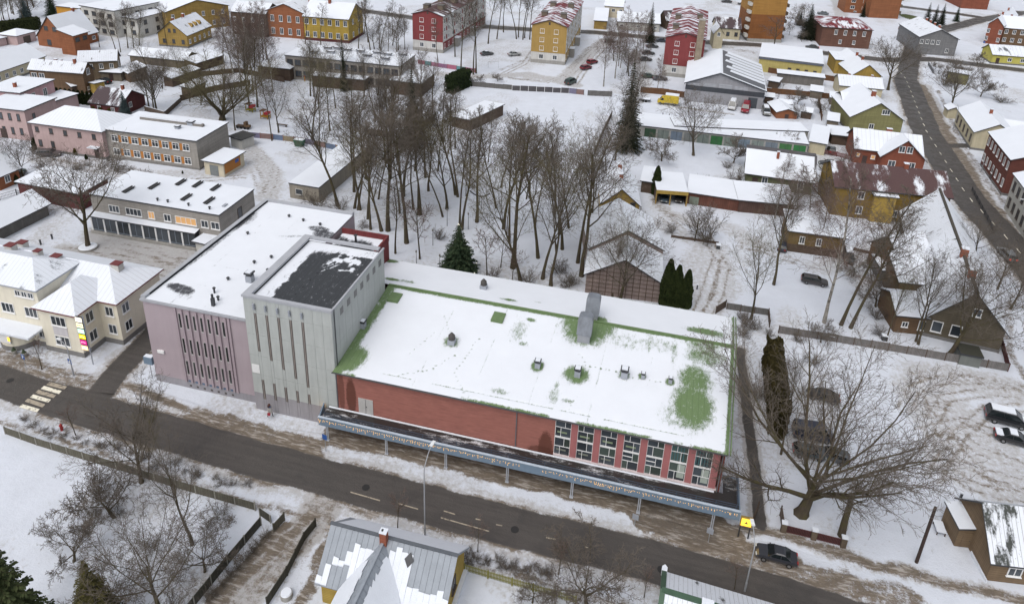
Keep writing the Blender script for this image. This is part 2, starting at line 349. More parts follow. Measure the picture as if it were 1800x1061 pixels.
while yl[-1] < 450: yl.append(yl[-1] + (.38 if yl[-1] < 75 else min(1.5, .38+(yl[-1]-75)*.006)))
ys = np.concatenate([[-1500,-300,-60,0,18], yl, [480,560,800,1500,5000]])
GX, GY = np.meshgrid(xs, ys); FL = field(GX, GY)
bank = sstep(.2, .7, FL['dirt'])*(1-sstep(.05, .4, FL['asph']))
lump = fbm(GX, GY, 1.4, 4)
GZ = -.03 + .10*(fbm(GX, GY, 9, 3)-.5) + .06*(lump-.5) + bank*.30*np.clip(lump-.32, 0, 1)
flat = sstep(.02, .25, FL['asph']); GZ = GZ*(1-flat) + (-.12)*flat
me = grid_obj('ground', GX, GY, GZ, GM)
for k in FL: add_attr(me, k, FL[k])
struct(link('ground', me))
def ribbon(name, pl, half, z, step=.5, cross=.28):
    P = np.array(pl, float); seg = np.hypot(*(P[1:]-P[:-1]).T); s = np.concatenate([[0], np.cumsum(seg)])
    n = max(3, int(s[-1]/step)); u = np.linspace(0, s[-1], n)
    cx = np.interp(u, s, P[:,0]); cy = np.interp(u, s, P[:,1]); k = 9
    pad = lambda a: np.convolve(np.pad(a, k//2, mode='reflect', reflect_type='odd'), np.ones(k)/k, 'valid')
    cx = pad(cx); cy = pad(cy); tx = np.gradient(cx); ty = np.gradient(cy); l = np.hypot(tx, ty); tx /= l; ty /= l
    m = max(5, int(2*half/cross)); v = np.linspace(-half, half, m)
    X = cx[:,None] + ty[:,None]*v[None,:]; Y = cy[:,None] - tx[:,None]*v[None,:]
    e = 1-np.abs(v)/half; Z = z + np.zeros_like(X) + np.minimum(0, (e-.12))[None,:]*.6
    me = grid_obj(name, X, Y, Z, GM); f = field(X, Y)
    for k2 in f: add_attr(me, k2, f[k2])
    return struct(link(name, me))
clip = lambda pl, x0, x1: [(x, np.interp(x, [p[0] for p in pl], [p[1] for p in pl])) for x in np.arange(x0, x1, 6.0)]
road = ribbon('road', clip(MAIN, -120, 52), 2.9, .02)
side_road = ribbon('side_road', SIDE, 1.9, .035)
east_road = ribbon('road', EAST, 4.3, .012, .7, .4)
ribbon('road', CROSS, 3.3, .02, 1.2, .6); ribbon('road', EAST2, 3.5, .03, 1.2, .6); ribbon('road', FARR, 3.2, .035, 1.5, .7)
ribbon('footpath', FOOT, .95, .03, .35, .2)
ribbon('pavement', clip(PAVE_A, -64, 26), 1.0, .055, .5, .25)
ribbon('driveway', LANE, 2.0, .04, .4, .25)
# painted markings: each stripe and dash is a piece of its road
def worn(name, col):
    m, t, b = new_mat(name); N = NT(t); g = N.n('NewGeometry').outputs['Position']; n = N.noise(g, 2.2, 5, .7)
    c = N.mix(N.ramp(n, .30, .52), c4((.07, .062, .055)), c4(col)); t.links.new(c, b.inputs['Base Color']); b.inputs['Roughness'].default_value = .7; return m
WP = worn('worn_white_paint', (.74, .70, .58)); WP2 = worn('grimy_white_paint', (.36, .31, .24))
def decal(name, pxs, mat, parent, z): 
    b = MB(); q = [G(px, py, z) for px, py in pxs]
    b.poly(q, 0); ob = b.build(name, mat, parent)
    if ob.data.polygons[0].normal.z < 0: ob.data.flip_normals()
    return ob
for k, (a, bb) in enumerate((((125,750),(240,785)), ((160,715),(275,755)), ((192,690),(310,725)), ((225,662),(343,697)), ((260,637),(377,672)), ((295,612),(410,645)))):
    x0, y0 = a[0]/3.538, 500+a[1]/3.538; x1, y1 = bb[0]/3.538, 500+bb[1]/3.538; t_ = 4.2
    decal('crosswalk_stripe', [(x0+4, y0-t_*.6), (x1+2, y1-t_*.8), (x1-3, y1+t_*.5), (x0-2, y0+t_*.7)], WP if k in (0, 2, 4) else WP2, road, .05)
for (x0,y0,x1,y1) in ((616,864,668,879),(775,909,860,933),(960,944,977,947),(780,897,800,903),(836,911,845,913),(872,921,883,923),(700,884,735,894),(1028,960,1035,962)):
    decal('lane_dash', [(x0,y0-1),(x1,y1-1),(x1,y1+1.2),(x0,y0+1.2)], WP2, road, .05)
for (x,y) in ((643,856),(905,930),(1163,1000),(18,668)):
    c = G(x, y, .05); b = MB(); b.poly([(c.x+.42*math.cos(a), c.y+.42*math.sin(a), .05) for a in np.linspace(0, 2*math.pi, 17)[:-1]])
    tag(b.build('manhole_cover', plain('cast_iron', (.018, .017, .017), .6)), {643:'round manhole cover in the lane above the grey roofed house', 905:'round manhole cover in the lane below the middle of the blue canopy', 1163:'round manhole cover by the snowy gable at the bottom edge', 18:'round manhole cover left of the pedestrian crossing'}[x], 'manhole')
for i in range(26):
    y = 132 + i*5.2; x = np.interp(y, [p[1] for p in EAST], [p[0] for p in EAST]) + .2
    b = MB(); b.quad((x-.08, y, .05), (x+.08, y, .05), (x+.08, y+1.8, .05), (x-.08, y+1.8, .05)); b.build('lane_dash', WP, east_road)
# ================================================================== CULTURE HOUSE: pink block, stage tower, red annex, hall, canopy
GLASS = None
def glass_mat(name, col=(.02, .025, .03), r=.12, var=.6):
    if name in _mc: return _mc[name]
    m, t, b = new_mat(name); N = NT(t); oi = N.n('ObjectInfo'); n = N.noise(N.coord(), .9, 3)
    k = N.math('ADD', N.math('MULTIPLY', oi.outputs['Random'], var*2), N.math('MULTIPLY', n, .8))
    v = N.n('HueSaturation'); v.inputs['Color'].default_value = c4(col); N.set(v.inputs['Value'], N.math('ADD', k, .35))
    t.links.new(v.outputs[0], b.inputs['Base Color']); b.inputs['Roughness'].default_value = r; b.inputs['Specular IOR Level'].default_value = .6
    _mc[name] = m; return m
GLASS = glass_mat('window_glass', (.035, .042, .05)); GLASS_G = glass_mat('greenish_glass', (.05, .065, .058))
LITG = emis('lit_window', (.9, .5, .2), .22)
WHITE = paint('white_frame', (.72, .72, .72), .6, .06, streak=.08); DARKM = plain('dark_metal', (.035, .037, .042), .5); GREYM = paint('grey_metal', (.30, .32, .36), .45, .12, spec=.5)
ZINC = paint('zinc_flashing', (.36, .37, .40), .5, .15, streak=.1); BITU = paint('bitumen_felt', (.028, .030, .034), .85, .25, 1.2)
CONC = paint('concrete', (.30, .29, .27), .85, .2); BRICKC = paint('chimney_brick', (.26, .085, .05), .85, .2, lines=('z', .16)); PLAST = paint('grey_plaster', (.40, .39, .36), .85, .15)
def clean_snow():
    m, t, b = new_mat('clean_snow'); N = NT(t); o = N.coord(); n = N.noise(o, 1.2, 4); n2 = N.noise(o, 8, 3)
    v = N.n('HueSaturation'); v.inputs['Color'].default_value = c4(SNOW); N.set(v.inputs['Value'], N.math('ADD', N.math('MULTIPLY', n, .12), N.math('ADD', N.math('MULTIPLY', n2, .08), .90)))
    t.links.new(v.outputs[0], b.inputs['Base Color']); b.inputs['Roughness'].default_value = .8; b.inputs['Specular IOR Level'].default_value = .2; N.bump(b, n2, .06, .4); return m
SNOWM = clean_snow()
def attr_roof(name, X, Y, Z, bare, under, mapscale=1.0):
    me = grid_obj(name, X, Y, Z, bare_mat(name+'_mat', under)); add_attr(me, 'bare', bare); return me
def bare_mat(name, under, rows=None):
    m, t, b = new_mat(name); N = NT(t); o = N.coord(); a = N.n('Attribute'); a.attribute_name = 'bare'
    n2 = N.noise(N.coord(scale=(1.6, .75, 1)), 1.6, 7, .75); n3 = N.noise(N.coord(scale=(1.5, .5, 1)), 9, 4, .7); n1 = N.noise(o, .4, 3)
    f = N.ramp(N.math('ADD', a.outputs['Fac'], N.math('ADD', N.math('MULTIPLY', N.math('SUBTRACT', n2, .5), 1.7), N.math('MULTIPLY', N.math('SUBTRACT', n3, .5), 1.0))), .25, .88)
    sp = N.n('SeparateXYZ'); t.links.new(o, sp.inputs[0])
    seam = N.ramp(N.math('ABSOLUTE', N.math('SUBTRACT', N.math('FRACT', N.math('DIVIDE', sp.outputs[0], .62)), .5)), .42, .5)
    uc = N.n('HueSaturation'); uc.inputs['Color'].default_value = c4(under); N.set(uc.inputs['Value'], N.math('SUBTRACT', N.math('ADD', N.math('MULTIPLY', n3, .5), .78), N.math('MULTIPLY', seam, .22)))
    sv = N.n('HueSaturation'); sv.inputs['Color'].default_value = c4((.70, .725, .775)); N.set(sv.inputs['Value'], N.math('ADD', N.math('MULTIPLY', n1, .10), N.math('ADD', N.math('MULTIPLY', n3, .06), .90)))
    c = N.mix(f, sv.outputs[0], uc.outputs[0]); t.links.new(c, b.inputs['Base Color']); b.inputs['Roughness'].default_value = .75; b.inputs['Specular IOR Level'].default_value = .25
    N.bump(b, N.math('ADD', N.math('MULTIPLY', f, -.8), N.math('ADD', N.math('MULTIPLY', n3, .25), N.math('MULTIPLY', n2, .2))), .1, .5); return m
def ell(X, Y, c, rx, ry, ang=0.0, soft=.5):
    dx = X-c[0]; dy = Y-c[1]; ca, sa = math.cos(ang), math.sin(ang)
    d = np.hypot((dx*ca+dy*sa)/rx, (-dx*sa+dy*ca)/ry); return 1-sstep(1-soft*.5, 1+soft, d)
def xy_grid(x0, x1, y0, y1, st): return np.meshgrid(np.linspace(x0, x1, max(3, int((x1-x0)/st))), np.linspace(y0, y1, max(3, int((y1-y0)/st))))
def vent_pipe(parent, x, y, z, h=.7, r=.12, cap=True):
    b = MB(); b.cyl(x, y, z-.1, z+h, r, 8)
    if cap: b.cyl(x, y, z+h, z+h+.12, r*1.9, 8, r1=r*1.2)
    return b.build('vent_pipe', DARKM, parent)
def box_vent(parent, x, y, z, w=.7, d=.7, h=1.1, mats=None, name='roof_vent', hood=True):
    b = MB(); b.box(x-w/2, x+w/2, y-d/2, y+d/2, z-.2, z+h*.62)
    o = b.build(name, GREYM, parent)
    if hood:
        b = MB(); b.box(x-w*.42, x+w*.42, y-d*.42, y+d*.42, z+h*.62, z+h*.8); b.box(x-w*.62, x+w*.62, y-d*.62, y+d*.62, z+h*.8, z+h*.92)
        b.build('hood', DARKM, o)
        b = MB(); b.box(x-w*.45, x+w*.45, y-d*.45, y+d*.45, z+h*.92, z+h*.99); b.build('snow_cap', SNOWM, o)
    return o
# ---------------------------------------------------------------- pink block
PX0, PX1, PY0, PY1, PH = -59.45, -44.88, 60.95, 88.3, 12.5
PINK = paint('pink_render', (.36, .30, .325), .85, .10, .25, streak=.10, fine=.07); PINKD = paint('pink_render_fins', (.34, .28, .305), .85, .10, .25, streak=.1)
pb = thing('office_block', 'pink rendered office block with rows of narrow windows and snowy flat roof', 'building', (PX0, PY0, 0))
L, D = PX1-PX0, PY1-PY0
b = MB(); b.box(0, L, 0, D, 1.0, PH-.5); b.build('wall', PINK, pb)
b = MB(); b.box(-.03, L, -.03, D, -.3, 1.0); b.build('plinth', paint('plinth_render', (.27, .26, .28), .85, .15, .4), pb)
b = MB(); b.box(-.15, .45, 0, D, PH-.5, PH+.12); b.box(.45, L, D-.55, D, PH-.5, PH+.12); pr = b.build('parapet', ZINC, pb)
b = MB(); b.box(.451, .52, .8, D-.6, PH-.4, PH+.08); b.build('parapet_lining', BITU, pr)
b = MB(); b.box(-.2, L+.02, -.22, .5, PH-.5, PH-.22); b.build('eaves_trim', ZINC, pb)
X, Y = xy_grid(.5, L, -.05, D-.55, .22)
bare = .9*ell(X, Y, (3.1, 3.0), 1.9, .75, -.15) + .55*ell(X, Y, (.6, 14), .45, 8) + .5*ell(X, Y, (.8, 21), .9, 2.2) + .75*ell(X, Y, (11.8, 21.6), 1.5, .7) + .8*ell(X, Y, (14, 20.2), 2.2, 1.0) + .5*ell(X, Y, (9.4, 18.6), 1.8, .3, .3)+ .35*ell(X, Y, (4.6, 1.6), 1.2, .5)
for gx in (3.9, 8.2, 12.3): bare = np.maximum(bare, .30*(np.abs(X-gx+.02*Y) < .06)*(fbm(X, Y, 1.1, 2) > .42))
for gy in (4.5, 9.0, 13.5, 18.0): bare = np.maximum(bare, .30*(np.abs(Y-gy+.03*X) < .06)*(fbm(X, Y, 1.1, 2) > .45))
link('roof', attr_roof('block_roof', X, Y, (PH-.2)+0*X+.03*fbm(X, Y, 2.0), bare, (.06, .062, .07)), pb)
FU = [4.62+k*.985 for k in range(7)]
for u0, u1 in ((4.35, 4.62), (11.55, 11.85)): b = MB(); b.box(u0, u1, -.16, 0, .95, PH-.62); b.build('facade_frame', PINKD, pb)
for k in range(7):
    u = FU[k]+.12
    b = MB(); b.box(u-.12+.62, u-.12+.87, -.2, 0, 1.0, PH-.75); b.build('fin', PINKD, pb)
    b = MB(); b.box(u, u+.5, -.05, 0, .95, 1.2); b.build('blue_sill_plate', paint('blue_plate', (.09, .13, .20)), pb)
    for z0, z1 in ((9.1, 11.1), (5.4, 7.5), (2.15, 4.15)):
        b = MB(); b.box(u+.02, u+.48, -.05, 0, z0-.16, z0); b.box(u+.03, u+.09, -.05, 0, z0, z1); b.box(u+.09, u+.48, -.05, 0, z1, z1+.05)
        w = b.build('window', paint('pale_sill', (.44, .42, .42), .8, .1), pb)
        b = MB(); b.box(u+.09, u+.47, -.03, 0, z0, z1); b.build('pane', glass_mat('dark_glass', (.016, .018, .018)), w)
    b = MB(); b.box(u+.1, u+.38, -.05, -.02, .25, .5); b.build('cellar_vent', plain('vent_hole', (.05, .04, .035)), pb)
box_vent(pb, 10.2, 6.9, PH-.2, .8, .8, 1.5, name='chimney'); vent_pipe(pb, 7.55, 3.4, PH-.2, .7); vent_pipe(pb, 8.9, 2.2, PH-.2, .5)
b = MB(); b.box(8.85, 9.2, .9, 1.25, PH-.2, PH+.9); b.cyl(9.02, 1.07, PH+.9, PH+1.4, .14, 8); b.build('flue', DARKM, pb)
for x, y in ((8.3,10.8),(8.6,23.0),(11.5,22.6),(7.4,6.4),(3.2,17.2),(11.0,9.6),(9.7,12.6),(6.0,23.5)): vent_pipe(pb, x, y, PH-.2, .28, .13)
b = MB(); b.box(-.32, -.05, .1, .45, 6.2, 6.6); b.box(-.2, -.12, .1, .2, 6.5, 8.2); b.build('wall_camera', DARKM, pb)
b = MB(); b.box(1.0, 1.9, -.2, -.03, 4.6, 5.0); b.build('wall_lamp', WHITE, pb)
# ---------------------------------------------------------------- stage tower
TX0, TX1, TY0, TY1, TH = -44.85, -33.95, 60.1, 74.3, 16.3
tw = thing('stage_tower', 'tall stage tower clad in pale green grey panels with dark roof', 'tower', (TX0, TY0, 0))
L, D = TX1-TX0, TY1-TY0
PAN = paint('pale_green_panel', (.40, .42, .41), .7, .10, .35, streak=.22, fine=.05); BAND = paint('mauve_grey_panel', (.28, .268, .285), .75, .12, .35)
core = paint('tower_core', (.075, .08, .075)); b = MB(); b.box(.05, L-.05, .05, D-.05, -.3, TH-.75); b.build('wall', core, tw)
cols = [0, 1.18, 1.52, 2.65, 2.99, 4.13, 4.47, 5.63, 5.97, 7.13, 7.47, 8.6, 9.75, L]; rows = [-.2, 2.55, 5.28, 8.07, 11.05, 14.07, TH-.3]
slots = {1: (8.7, 4.6, 1.7), 3: (7.7, 4.4, 1.9), 5: (6.75, 4.2, 2.05), 7: (5.8, 4.05, 2.3), 9: (4.9, 3.9, 2.5)}
SLOT = paint('brown_slot_glazing', (.135, .115, .105), .35, .3, 1.5, streak=.5)
def panel(x0, x1, z0, z1, mat): 
    if z1-z0 < .06: return
    b = MB(); b.box(x0+.012, x1-.012, -.02, .05, z0+.012, z1-.012); b.build('panel', mat, tw)
for i in range(len(cols)-1):
    for j in range(len(rows)-1):
        z0, z1 = rows[j], rows[j+1]; mt = BAND if j == 0 else PAN
        if i in slots:
            s1, t2, b2 = slots[i]; segs = [(z0, z1)]
            for lo, hi in ((s1, 14.0), (b2, t2)):
                ns = []
                for a, c in segs:
                    if hi <= a or lo >= c: ns.append((a, c)); continue
                    if lo > a: ns.append((a, lo))
                    if hi < c: ns.append((hi, c))
                segs = ns
            for a, c in segs: panel(cols[i], cols[i+1], a, c, mt)
        else: panel(cols[i], cols[i+1], z0, z1, mt)
for i, (s1, t2, b2) in slots.items():
    for lo, hi in ((s1, 14.0), (b2, t2)):
        b = MB(); b.box(cols[i]+.02, cols[i+1]-.02, .0, .052, lo, hi); w = b.build('slot_window', SLOT, tw)
        b = MB(); b.box(cols[i]+.15, cols[i]+.2, -.05, 0, lo, hi); b.build('mullion', paint('slot_mullion', (.36, .32, .30)), w)
for k in range(9):
    y0, y1 = D*k/9, D*(k+1)/9
    for z0, z1 in ((7.6, 11.05), (11.05, 14.07), (14.07, TH-.3)):
        b = MB(); b.box(L-.05, L+.02, y0+.012, y1-.012, z0+.012, z1-.012); b.build('panel', PAN, tw)
for k in range(7):
    y = 2.0+k*1.75; b = MB(); b.box(L+.02, L+.045, y, y+.75, 14.35, 15.25); b.build('louvre', paint('louvre_grey', (.19, .19, .19)), tw)
for k, i in enumerate((1, 3, 5, 7, 9)):
    u = cols[i]+.1; b = MB(); b.box(u-.02, u+.22, -.22, -.02, 14.95, 15.1); b.box(u, u+.2, -.32, -.12, 15.1, 15.42); b.box(u, u+.2, -.3, -.1, 14.65, 14.92); b.build('facade_lamp', GREYM, tw)
b = MB(); b.box(.12, 1.12, -.06, -.02, 5.5, 6.7); b.build('notice_board', WHITE, tw)
b = MB()      # coping: broad and sloping inwards on the left, narrow elsewhere
for (x0, x1, y0, y1) in ((-.12, .85, -.12, D+.1), (.85, L-.45, D-.5, D+.1), (.85, L+.1, -.12, .35), (L-.12, L+.08, .35, D+.1)):
    b.box(x0, x1, y0, y1, TH-.3, TH-.02 if x0 < 0 else TH+.02 if y0 < 0 else TH-.06)
b.build('coping', ZINC, tw)
X, Y = xy_grid(.85, L-.12, .3, D-.45, .16)
ed = np.minimum(np.minimum(X-.85, (L-.12-X)*1.6+.5), np.minimum(Y*1.1+.1, (D-.45-Y)*.8))
bare = sstep(.5, 2.0, ed+1.1*(fbm(X, Y, 1.6)-.5)+.12*(X-5)) + .1
nz_ = fbm(X*1.6, Y, .9, 4); bare -= (1.3*ell(X, Y, (6.9, 11.2), .7, 2.0, -.5, 1.0) + 1.2*ell(X, Y, (8.2, 11.0), .5, 1.6, .9, 1.0) + .9*ell(X, Y, (6.3, 8.6), .10, 1.5, -.55) + 1.1*ell(X, Y, (9.2, 9.6), .6, 1.2, .5, 1.0) + .8*ell(X, Y, (8.0, 8.6), .9, .16, .3))*sstep(.38, .58, nz_)
bare = np.where(X < 2.1+1.1*fbm(X, Y, 1.5), np.minimum(bare, .25), bare); bare = np.where(Y > D-2.2+1.2*(fbm(X, Y, 1.5)-.5), np.minimum(bare, .3), bare)
link('roof', attr_roof('tower_roof', X, Y, (TH-.55)+0*X, np.clip(bare, 0, 1), (.040, .043, .048)), tw)
b = MB(); b.tube([(L+.09, .5, TH-.1), (L+.09, .5, 8.6)], .05, 6); b.build('downpipe', DARKM, tw)
for k in range(6): vent_pipe(tw, 5.2+.05*k, 2.4+1.6*k, TH-.55, .1, .07, False)
# ---------------------------------------------------------------- red annex behind the tower
RED = paint('red_steel_cladding', (.15, .03, .032), .7, .15, lines=('x', .3))
ax = thing('annex', 'red clad annex with dark patchy roof tucked behind the stage tower', 'building', (-44.4, 74.42, 0))
L, D, AH = 7.0, 9.3, 12.4
b = MB(); b.box(0, L, 0, D, -.2, AH-.9); b.build('wall', RED, ax)
b = MB(); b.box(-.1, L+.05, D-.25, D+.05, AH-.9, AH); b.box(L-.2, L+.05, 0, D-.25, AH-.9, AH-.02); b.build('parapet', RED, ax)
X, Y = xy_grid(0, L-.2, 0, D-.25, .2)
link('roof', attr_roof('annex_roof', X, Y, AH-.75+0*X, np.clip(.95*ell(X, Y, (3.6, 5.4), 2.6, 2.4)+.8*ell(X, Y, (.3, 7.2), 1.2, 1)-.9*ell(X, Y, (4.0, 4.6), .5, .5), 0, 1), (.035, .037, .042)), ax)
vent_pipe(ax, 4.0, 4.6, AH-.75, .3); vent_pipe(ax, 2.9, 7.3, AH-.75, 1.1, .16)
b = MB(); b.box(L+.05, L+.09, 5.0, 6.4, 8.6, 10.4); b.build('wall_hatch', paint('pink_hatch', (.30, .07, .14)), ax)
# ---------------------------------------------------------------- hall with green roof
GREEN = (.125, .185, .085); GRM = paint('green_roof_sheet', GREEN, .6, .2, 1.0)
BR = paint('red_glazed_brick', (.26, .075, .055), .6, .16, .5, lines=('z', .24), streak=.12)
hl = thing('hall', 'long red brick hall with snow covered green sheet roof and tall windows', 'building', (0, 0, 0))
HX0, HX1, HY0 = -33.9, 9.12, 60.05
def brick_stain():
    m, t, b = new_mat('red_brick_with_damp'); N = NT(t); o = N.coord(); sp = N.n('SeparateXYZ'); t.links.new(o, sp.inputs[0])
    n1 = N.noise(o, .7, 5); n2 = N.noise(o, 6, 3); zc = N.math('FRACT', N.math('DIVIDE', sp.outputs[2], .17))
    ln = N.ramp(N.math('ABSOLUTE', N.math('SUBTRACT', zc, .5)), .30, .5); row = N.noise(N.coord(scale=(.6, .6, 5.9)), 1.0, 2)
    f = N.math('ADD', N.math('ADD', N.math('MULTIPLY', n1, .35), N.math('MULTIPLY', row, .7)), .45)
    hv = N.n('HueSaturation'); hv.inputs['Color'].default_value = c4((.335, .138, .112)); N.set(hv.inputs['Value'], f)
    c = N.mix(N.math('MULTIPLY', ln, .35), hv.outputs[0], c4((.10, .035, .03)))
    for (x0, z0, rx, rz, s) in ((-32.1, 5.0, .65, 2.7, .8), (-9.3, 3.4, .85, 2.7, .8), (-9.6, 3.1, 1.7, .8, .7), (-33.3, 5.5, .4, 3.2, .6)):
        dx = N.math('DIVIDE', N.math('SUBTRACT', sp.outputs[0], x0), rx); dz = N.math('DIVIDE', N.math('SUBTRACT', sp.outputs[2], z0), rz)
        d = N.math('ADD', N.math('SQRT', N.math('ADD', N.math('MULTIPLY', dx, dx), N.math('MULTIPLY', dz, dz))), N.math('MULTIPLY', N.math('SUBTRACT', n2, .5), .5))
        c = N.mix(N.math('MULTIPLY', N.ramp(d, 1.1, .8), s), c, c4((.085, .028, .017)))
    t.links.new(c, b.inputs['Base Color']); b.inputs['Roughness'].default_value = .55; b.inputs['Specular IOR Level'].default_value = .35; N.bump(b, ln, .01, .6); return m
def hp(p): return (HX0+p[0], HY0+p[1])
xW0 = G(976, 738, 8.2).x
bs = brick_stain()
b = MB(); b.prism([(HX0, HY0), (xW0, HY0), (xW0, 83.5), (-37.4, 83.5), (-37.4, 74.5), (HX0, 74.5)], -.2, 8.35); b.build('wall', bs, hl)
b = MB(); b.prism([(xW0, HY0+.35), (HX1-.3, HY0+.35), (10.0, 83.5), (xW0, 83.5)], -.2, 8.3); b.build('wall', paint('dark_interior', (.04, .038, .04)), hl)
b = MB(); b.poly([(HX1-.3, HY0, -.2), (10.2, 83.5, -.2), (10.2, 83.5, 8.3), (10.05, 75.6, 9.85), (HX1-.3, HY0, 8.3)]); b.poly([(HX1, HY0, -.2), (10.35, 83.5, -.2), (10.35, 83.5, 8.3), (10.1, 75.6, 9.85), (HX1, HY0, 8.3)]); b.quad((HX1-.3, HY0, -.2), (HX1, HY0, -.2), (HX1, HY0, 8.3), (HX1-.3, HY0, 8.3)); b.build('gable_wall', paint('dark_red_brick', (.19, .05, .035), .7, .15, lines=('z', .24)), hl)
# window bays
PIL = paint('pink_red_pillar', (.35, .135, .135), .6, .10, streak=.2); xs_ = [xW0 + (HX1-.45-xW0)*k/7 for k in range(8)]
b = MB(); b.box(xW0-.05, HX1-.3, HY0-.02, HY0+.3, 8.05, 8.3); b.build('lintel', WHITE, hl)
b = MB(); b.box(xW0, HX1-.3, HY0-.08, HY0+.3, 3.05, 3.27); b.build('sill_band', paint('pinkish_white_sill', (.58, .50, .50), .7, .15), hl)
for k in range(7):
    a, c = xs_[k], xs_[k+1]; pw = (c-a)*.29
    b = MB(); b.box(c-pw, c, HY0-.06, HY0+.3, 3.0, 8.2); b.build('pillar', PIL, hl)
    x0, x1 = a, c-pw; Wd = x1-x0; bw = .05
    b = MB(); b.box(x0, x0+bw, HY0, HY0+.12, 3.27, 8.05); b.box(x1-bw, x1, HY0, HY0+.12, 3.27, 8.05); zr = [4.05, 5.0, 5.95, 6.2, 7.25, 8.05]
    for z in (4.4, 7.0): b.box(x0+bw, x1-bw, HY0, HY0+.12, z-.03, z+.03)
    b.box(x0+bw, x1-bw, HY0-.02, HY0+.13, 5.55, 5.75)
    sp_ = (.36, .62, .60, .36) if k % 2 else (.36, .60, .36, .62); panes = []
    for (z0, z1), s in zip(((3.27, 4.37), (4.43, 5.55), (5.75, 6.97), (7.03, 8.05)), sp_):
        xm = x0+Wd*s; b.box(xm-.028, xm+.028, HY0, HY0+.12, z0, z1); panes += [(x0+bw, xm-.04, z0, z1), (xm+.04, x1-bw, z0, z1)]
        if k in (3, 4) and 4 < z0 < 5: b.box(x0+bw, xm-.04, HY0, HY0+.12, (z0+z1)/2-.035, (z0+z1)/2+.035)
    w = b.build('window', WHITE, hl)
    for (p0, p1, z0, z1) in panes:
        b = MB(); b.box(p0, p1, HY0+.05, HY0+.08, z0, z1); b.build('pane', GLASS if rnd.random() < .6 else GLASS_G, w)
    for (z0, cl) in ((6.2, (.22, .27, .17)), (3.8, (.16, .17, .14))):      # plain pale green strips across the window, without emission
        if k < 4 and rnd.random() < .85:
            b = MB(); b.box(x0+.25, x0+Wd*.75, HY0+.04, HY0+.055, z0, z0+.22); b.build('pale_strip', plain('pale_green_strip%d' % int(z0), cl), w)
    if k >= 5:
        for q in range(5):
            xq = x0+bw+.04+(Wd-2*bw-.2)*q/5; b = MB(); b.box(xq, xq+.12, HY0+.035, HY0+.05, 5.85, 7.95); b.build('curtain', plain('teal_curtain', (.035, .10, .11)), w)
        b = MB(); b.box(x0+Wd*.5, x1-.12, HY0+.035, HY0+.05, 3.6, 5.4); b.build('curtain', plain('pale_curtain', (.34, .38, .34)), w)
# roof: eave y 59.55, ridge y 75.6, rear y 83.85
RZ = lambda y: np.where(y < 75.6, 8.5+(y-59.55)*1.5/16.05, 10.0-(y-75.6)*1.6/8.25)
def rp(px, py):
    z = 9.2
    for _ in range(5): g = G(px, py, z); z = float(RZ(np.array(g.y)))
    return (g.x, g.y)
XR = lambda y: 9.15+(y-59.55)*.0515
U, Y = np.meshgrid(np.linspace(0, 1, 280), np.linspace(59.5, 75.6, 104)); X = HX0-.08+(XR(Y)-HX0+.08)*U
bare = np.zeros_like(X)
def blob(px, py, rx, ry, s=1.0, ang=0.0, soft=1.0):
    global bare; bare = np.maximum(bare, s*ell(X, Y, rp(px, py), rx, ry, ang, soft))
for a in ((622,626,1.3,1.35,1.1),(608,642,1.2,.7,1),(1218,712,1.75,2.5,1.1),(1222,668,1.5,1.9,.9),(1240,625,2.0,1.4,.72),(1236,605,1.8,1.0,.7),(1190,730,1.6,1.4,.5),(1200,745,1.2,.5,.55),
          (1030,580,2.2,2.1,1.05),(1052,572,1.7,1.6,1.0),(1010,570,1.3,1.2,.9),(945,643,.55,.7,1.2),(1013,658,1.15,1.05,1.1),(1097,658,.5,.7,.9),(1129,661,.35,.4,1.1),(1178,671,.42,.45,1.1),(794,600,.75,.8,.85),(638,572,.5,.6,.8),
          (975,690,.5,1.5,.52),(878,688,.9,.4,.55),(1186,620,.3,1.9,.55),(1142,600,.3,1.6,.5),(912,580,.9,1.9,.45),(920,604,.5,.3,.6),(1100,600,2.5,1.2,.40),(1160,605,2.5,1.0,.42),(934,562,.6,.3,.8),(997,704,.6,.25,.6),(650,560,.9,2.4,.55),(668,520,1.1,2.2,.62)):
    blob(*a[:4], s=a[4])
bare = np.maximum(bare, .95*(1-sstep(.7, 1.5, X-HX0))*sstep(.30, .5, fbm(X, Y, 3)+.12)); bare = np.maximum(bare, 1.0*(1-sstep(.35, .75, 75.6-Y+.25*(fbm(X, Y, 2)-.5))))
bare = np.maximum(bare, .85*(1-sstep(.22, .45, Y-59.5))*sstep(.38, .5, fbm(X, Y, 4)+.09*sstep(-20, -33, X)))
bare = np.maximum(bare, .9*(1-sstep(.16, .34, XR(Y)-X)))
for gx in (-24.5, -18.0, -11.5, -5.0, 0.5, 5.6): bare = np.maximum(bare, .42*(np.abs(X-gx-.03*(Y-60)) < .07)*(fbm(X, Y, 2.2, 2) > .47))
bare = np.maximum(bare, .55*(np.abs(Y-60.75) < .08)*(fbm(X, Y, 3, 2) > .40))
def track(pts):
    global bare
    P = [rp(*p) for p in pts]
    for p, q in zip(P[:-1], P[1:]):
        n = max(2, int(math.hypot(q[0]-p[0], q[1]-p[1])/.55))
        for k in range(n):
            t_ = k/n; bare = np.maximum(bare, .62*ell(X, Y, (p[0]+(q[0]-p[0])*t_+rnd.uniform(-.12,.12), p[1]+(q[1]-p[1])*t_+rnd.uniform(-.1,.1)), .13, .13, 0, .3))
track([(1018,622),(1030,642),(1090,655)]); track([(700,660),(760,648),(805,620)]); track([(815,690),(800,655),(845,590)]); track([(1095,662),(1170,672)]); track([(1000,720),(1018,690)]); track([(780,555),(800,600)]); track([(720,620),(770,580)])
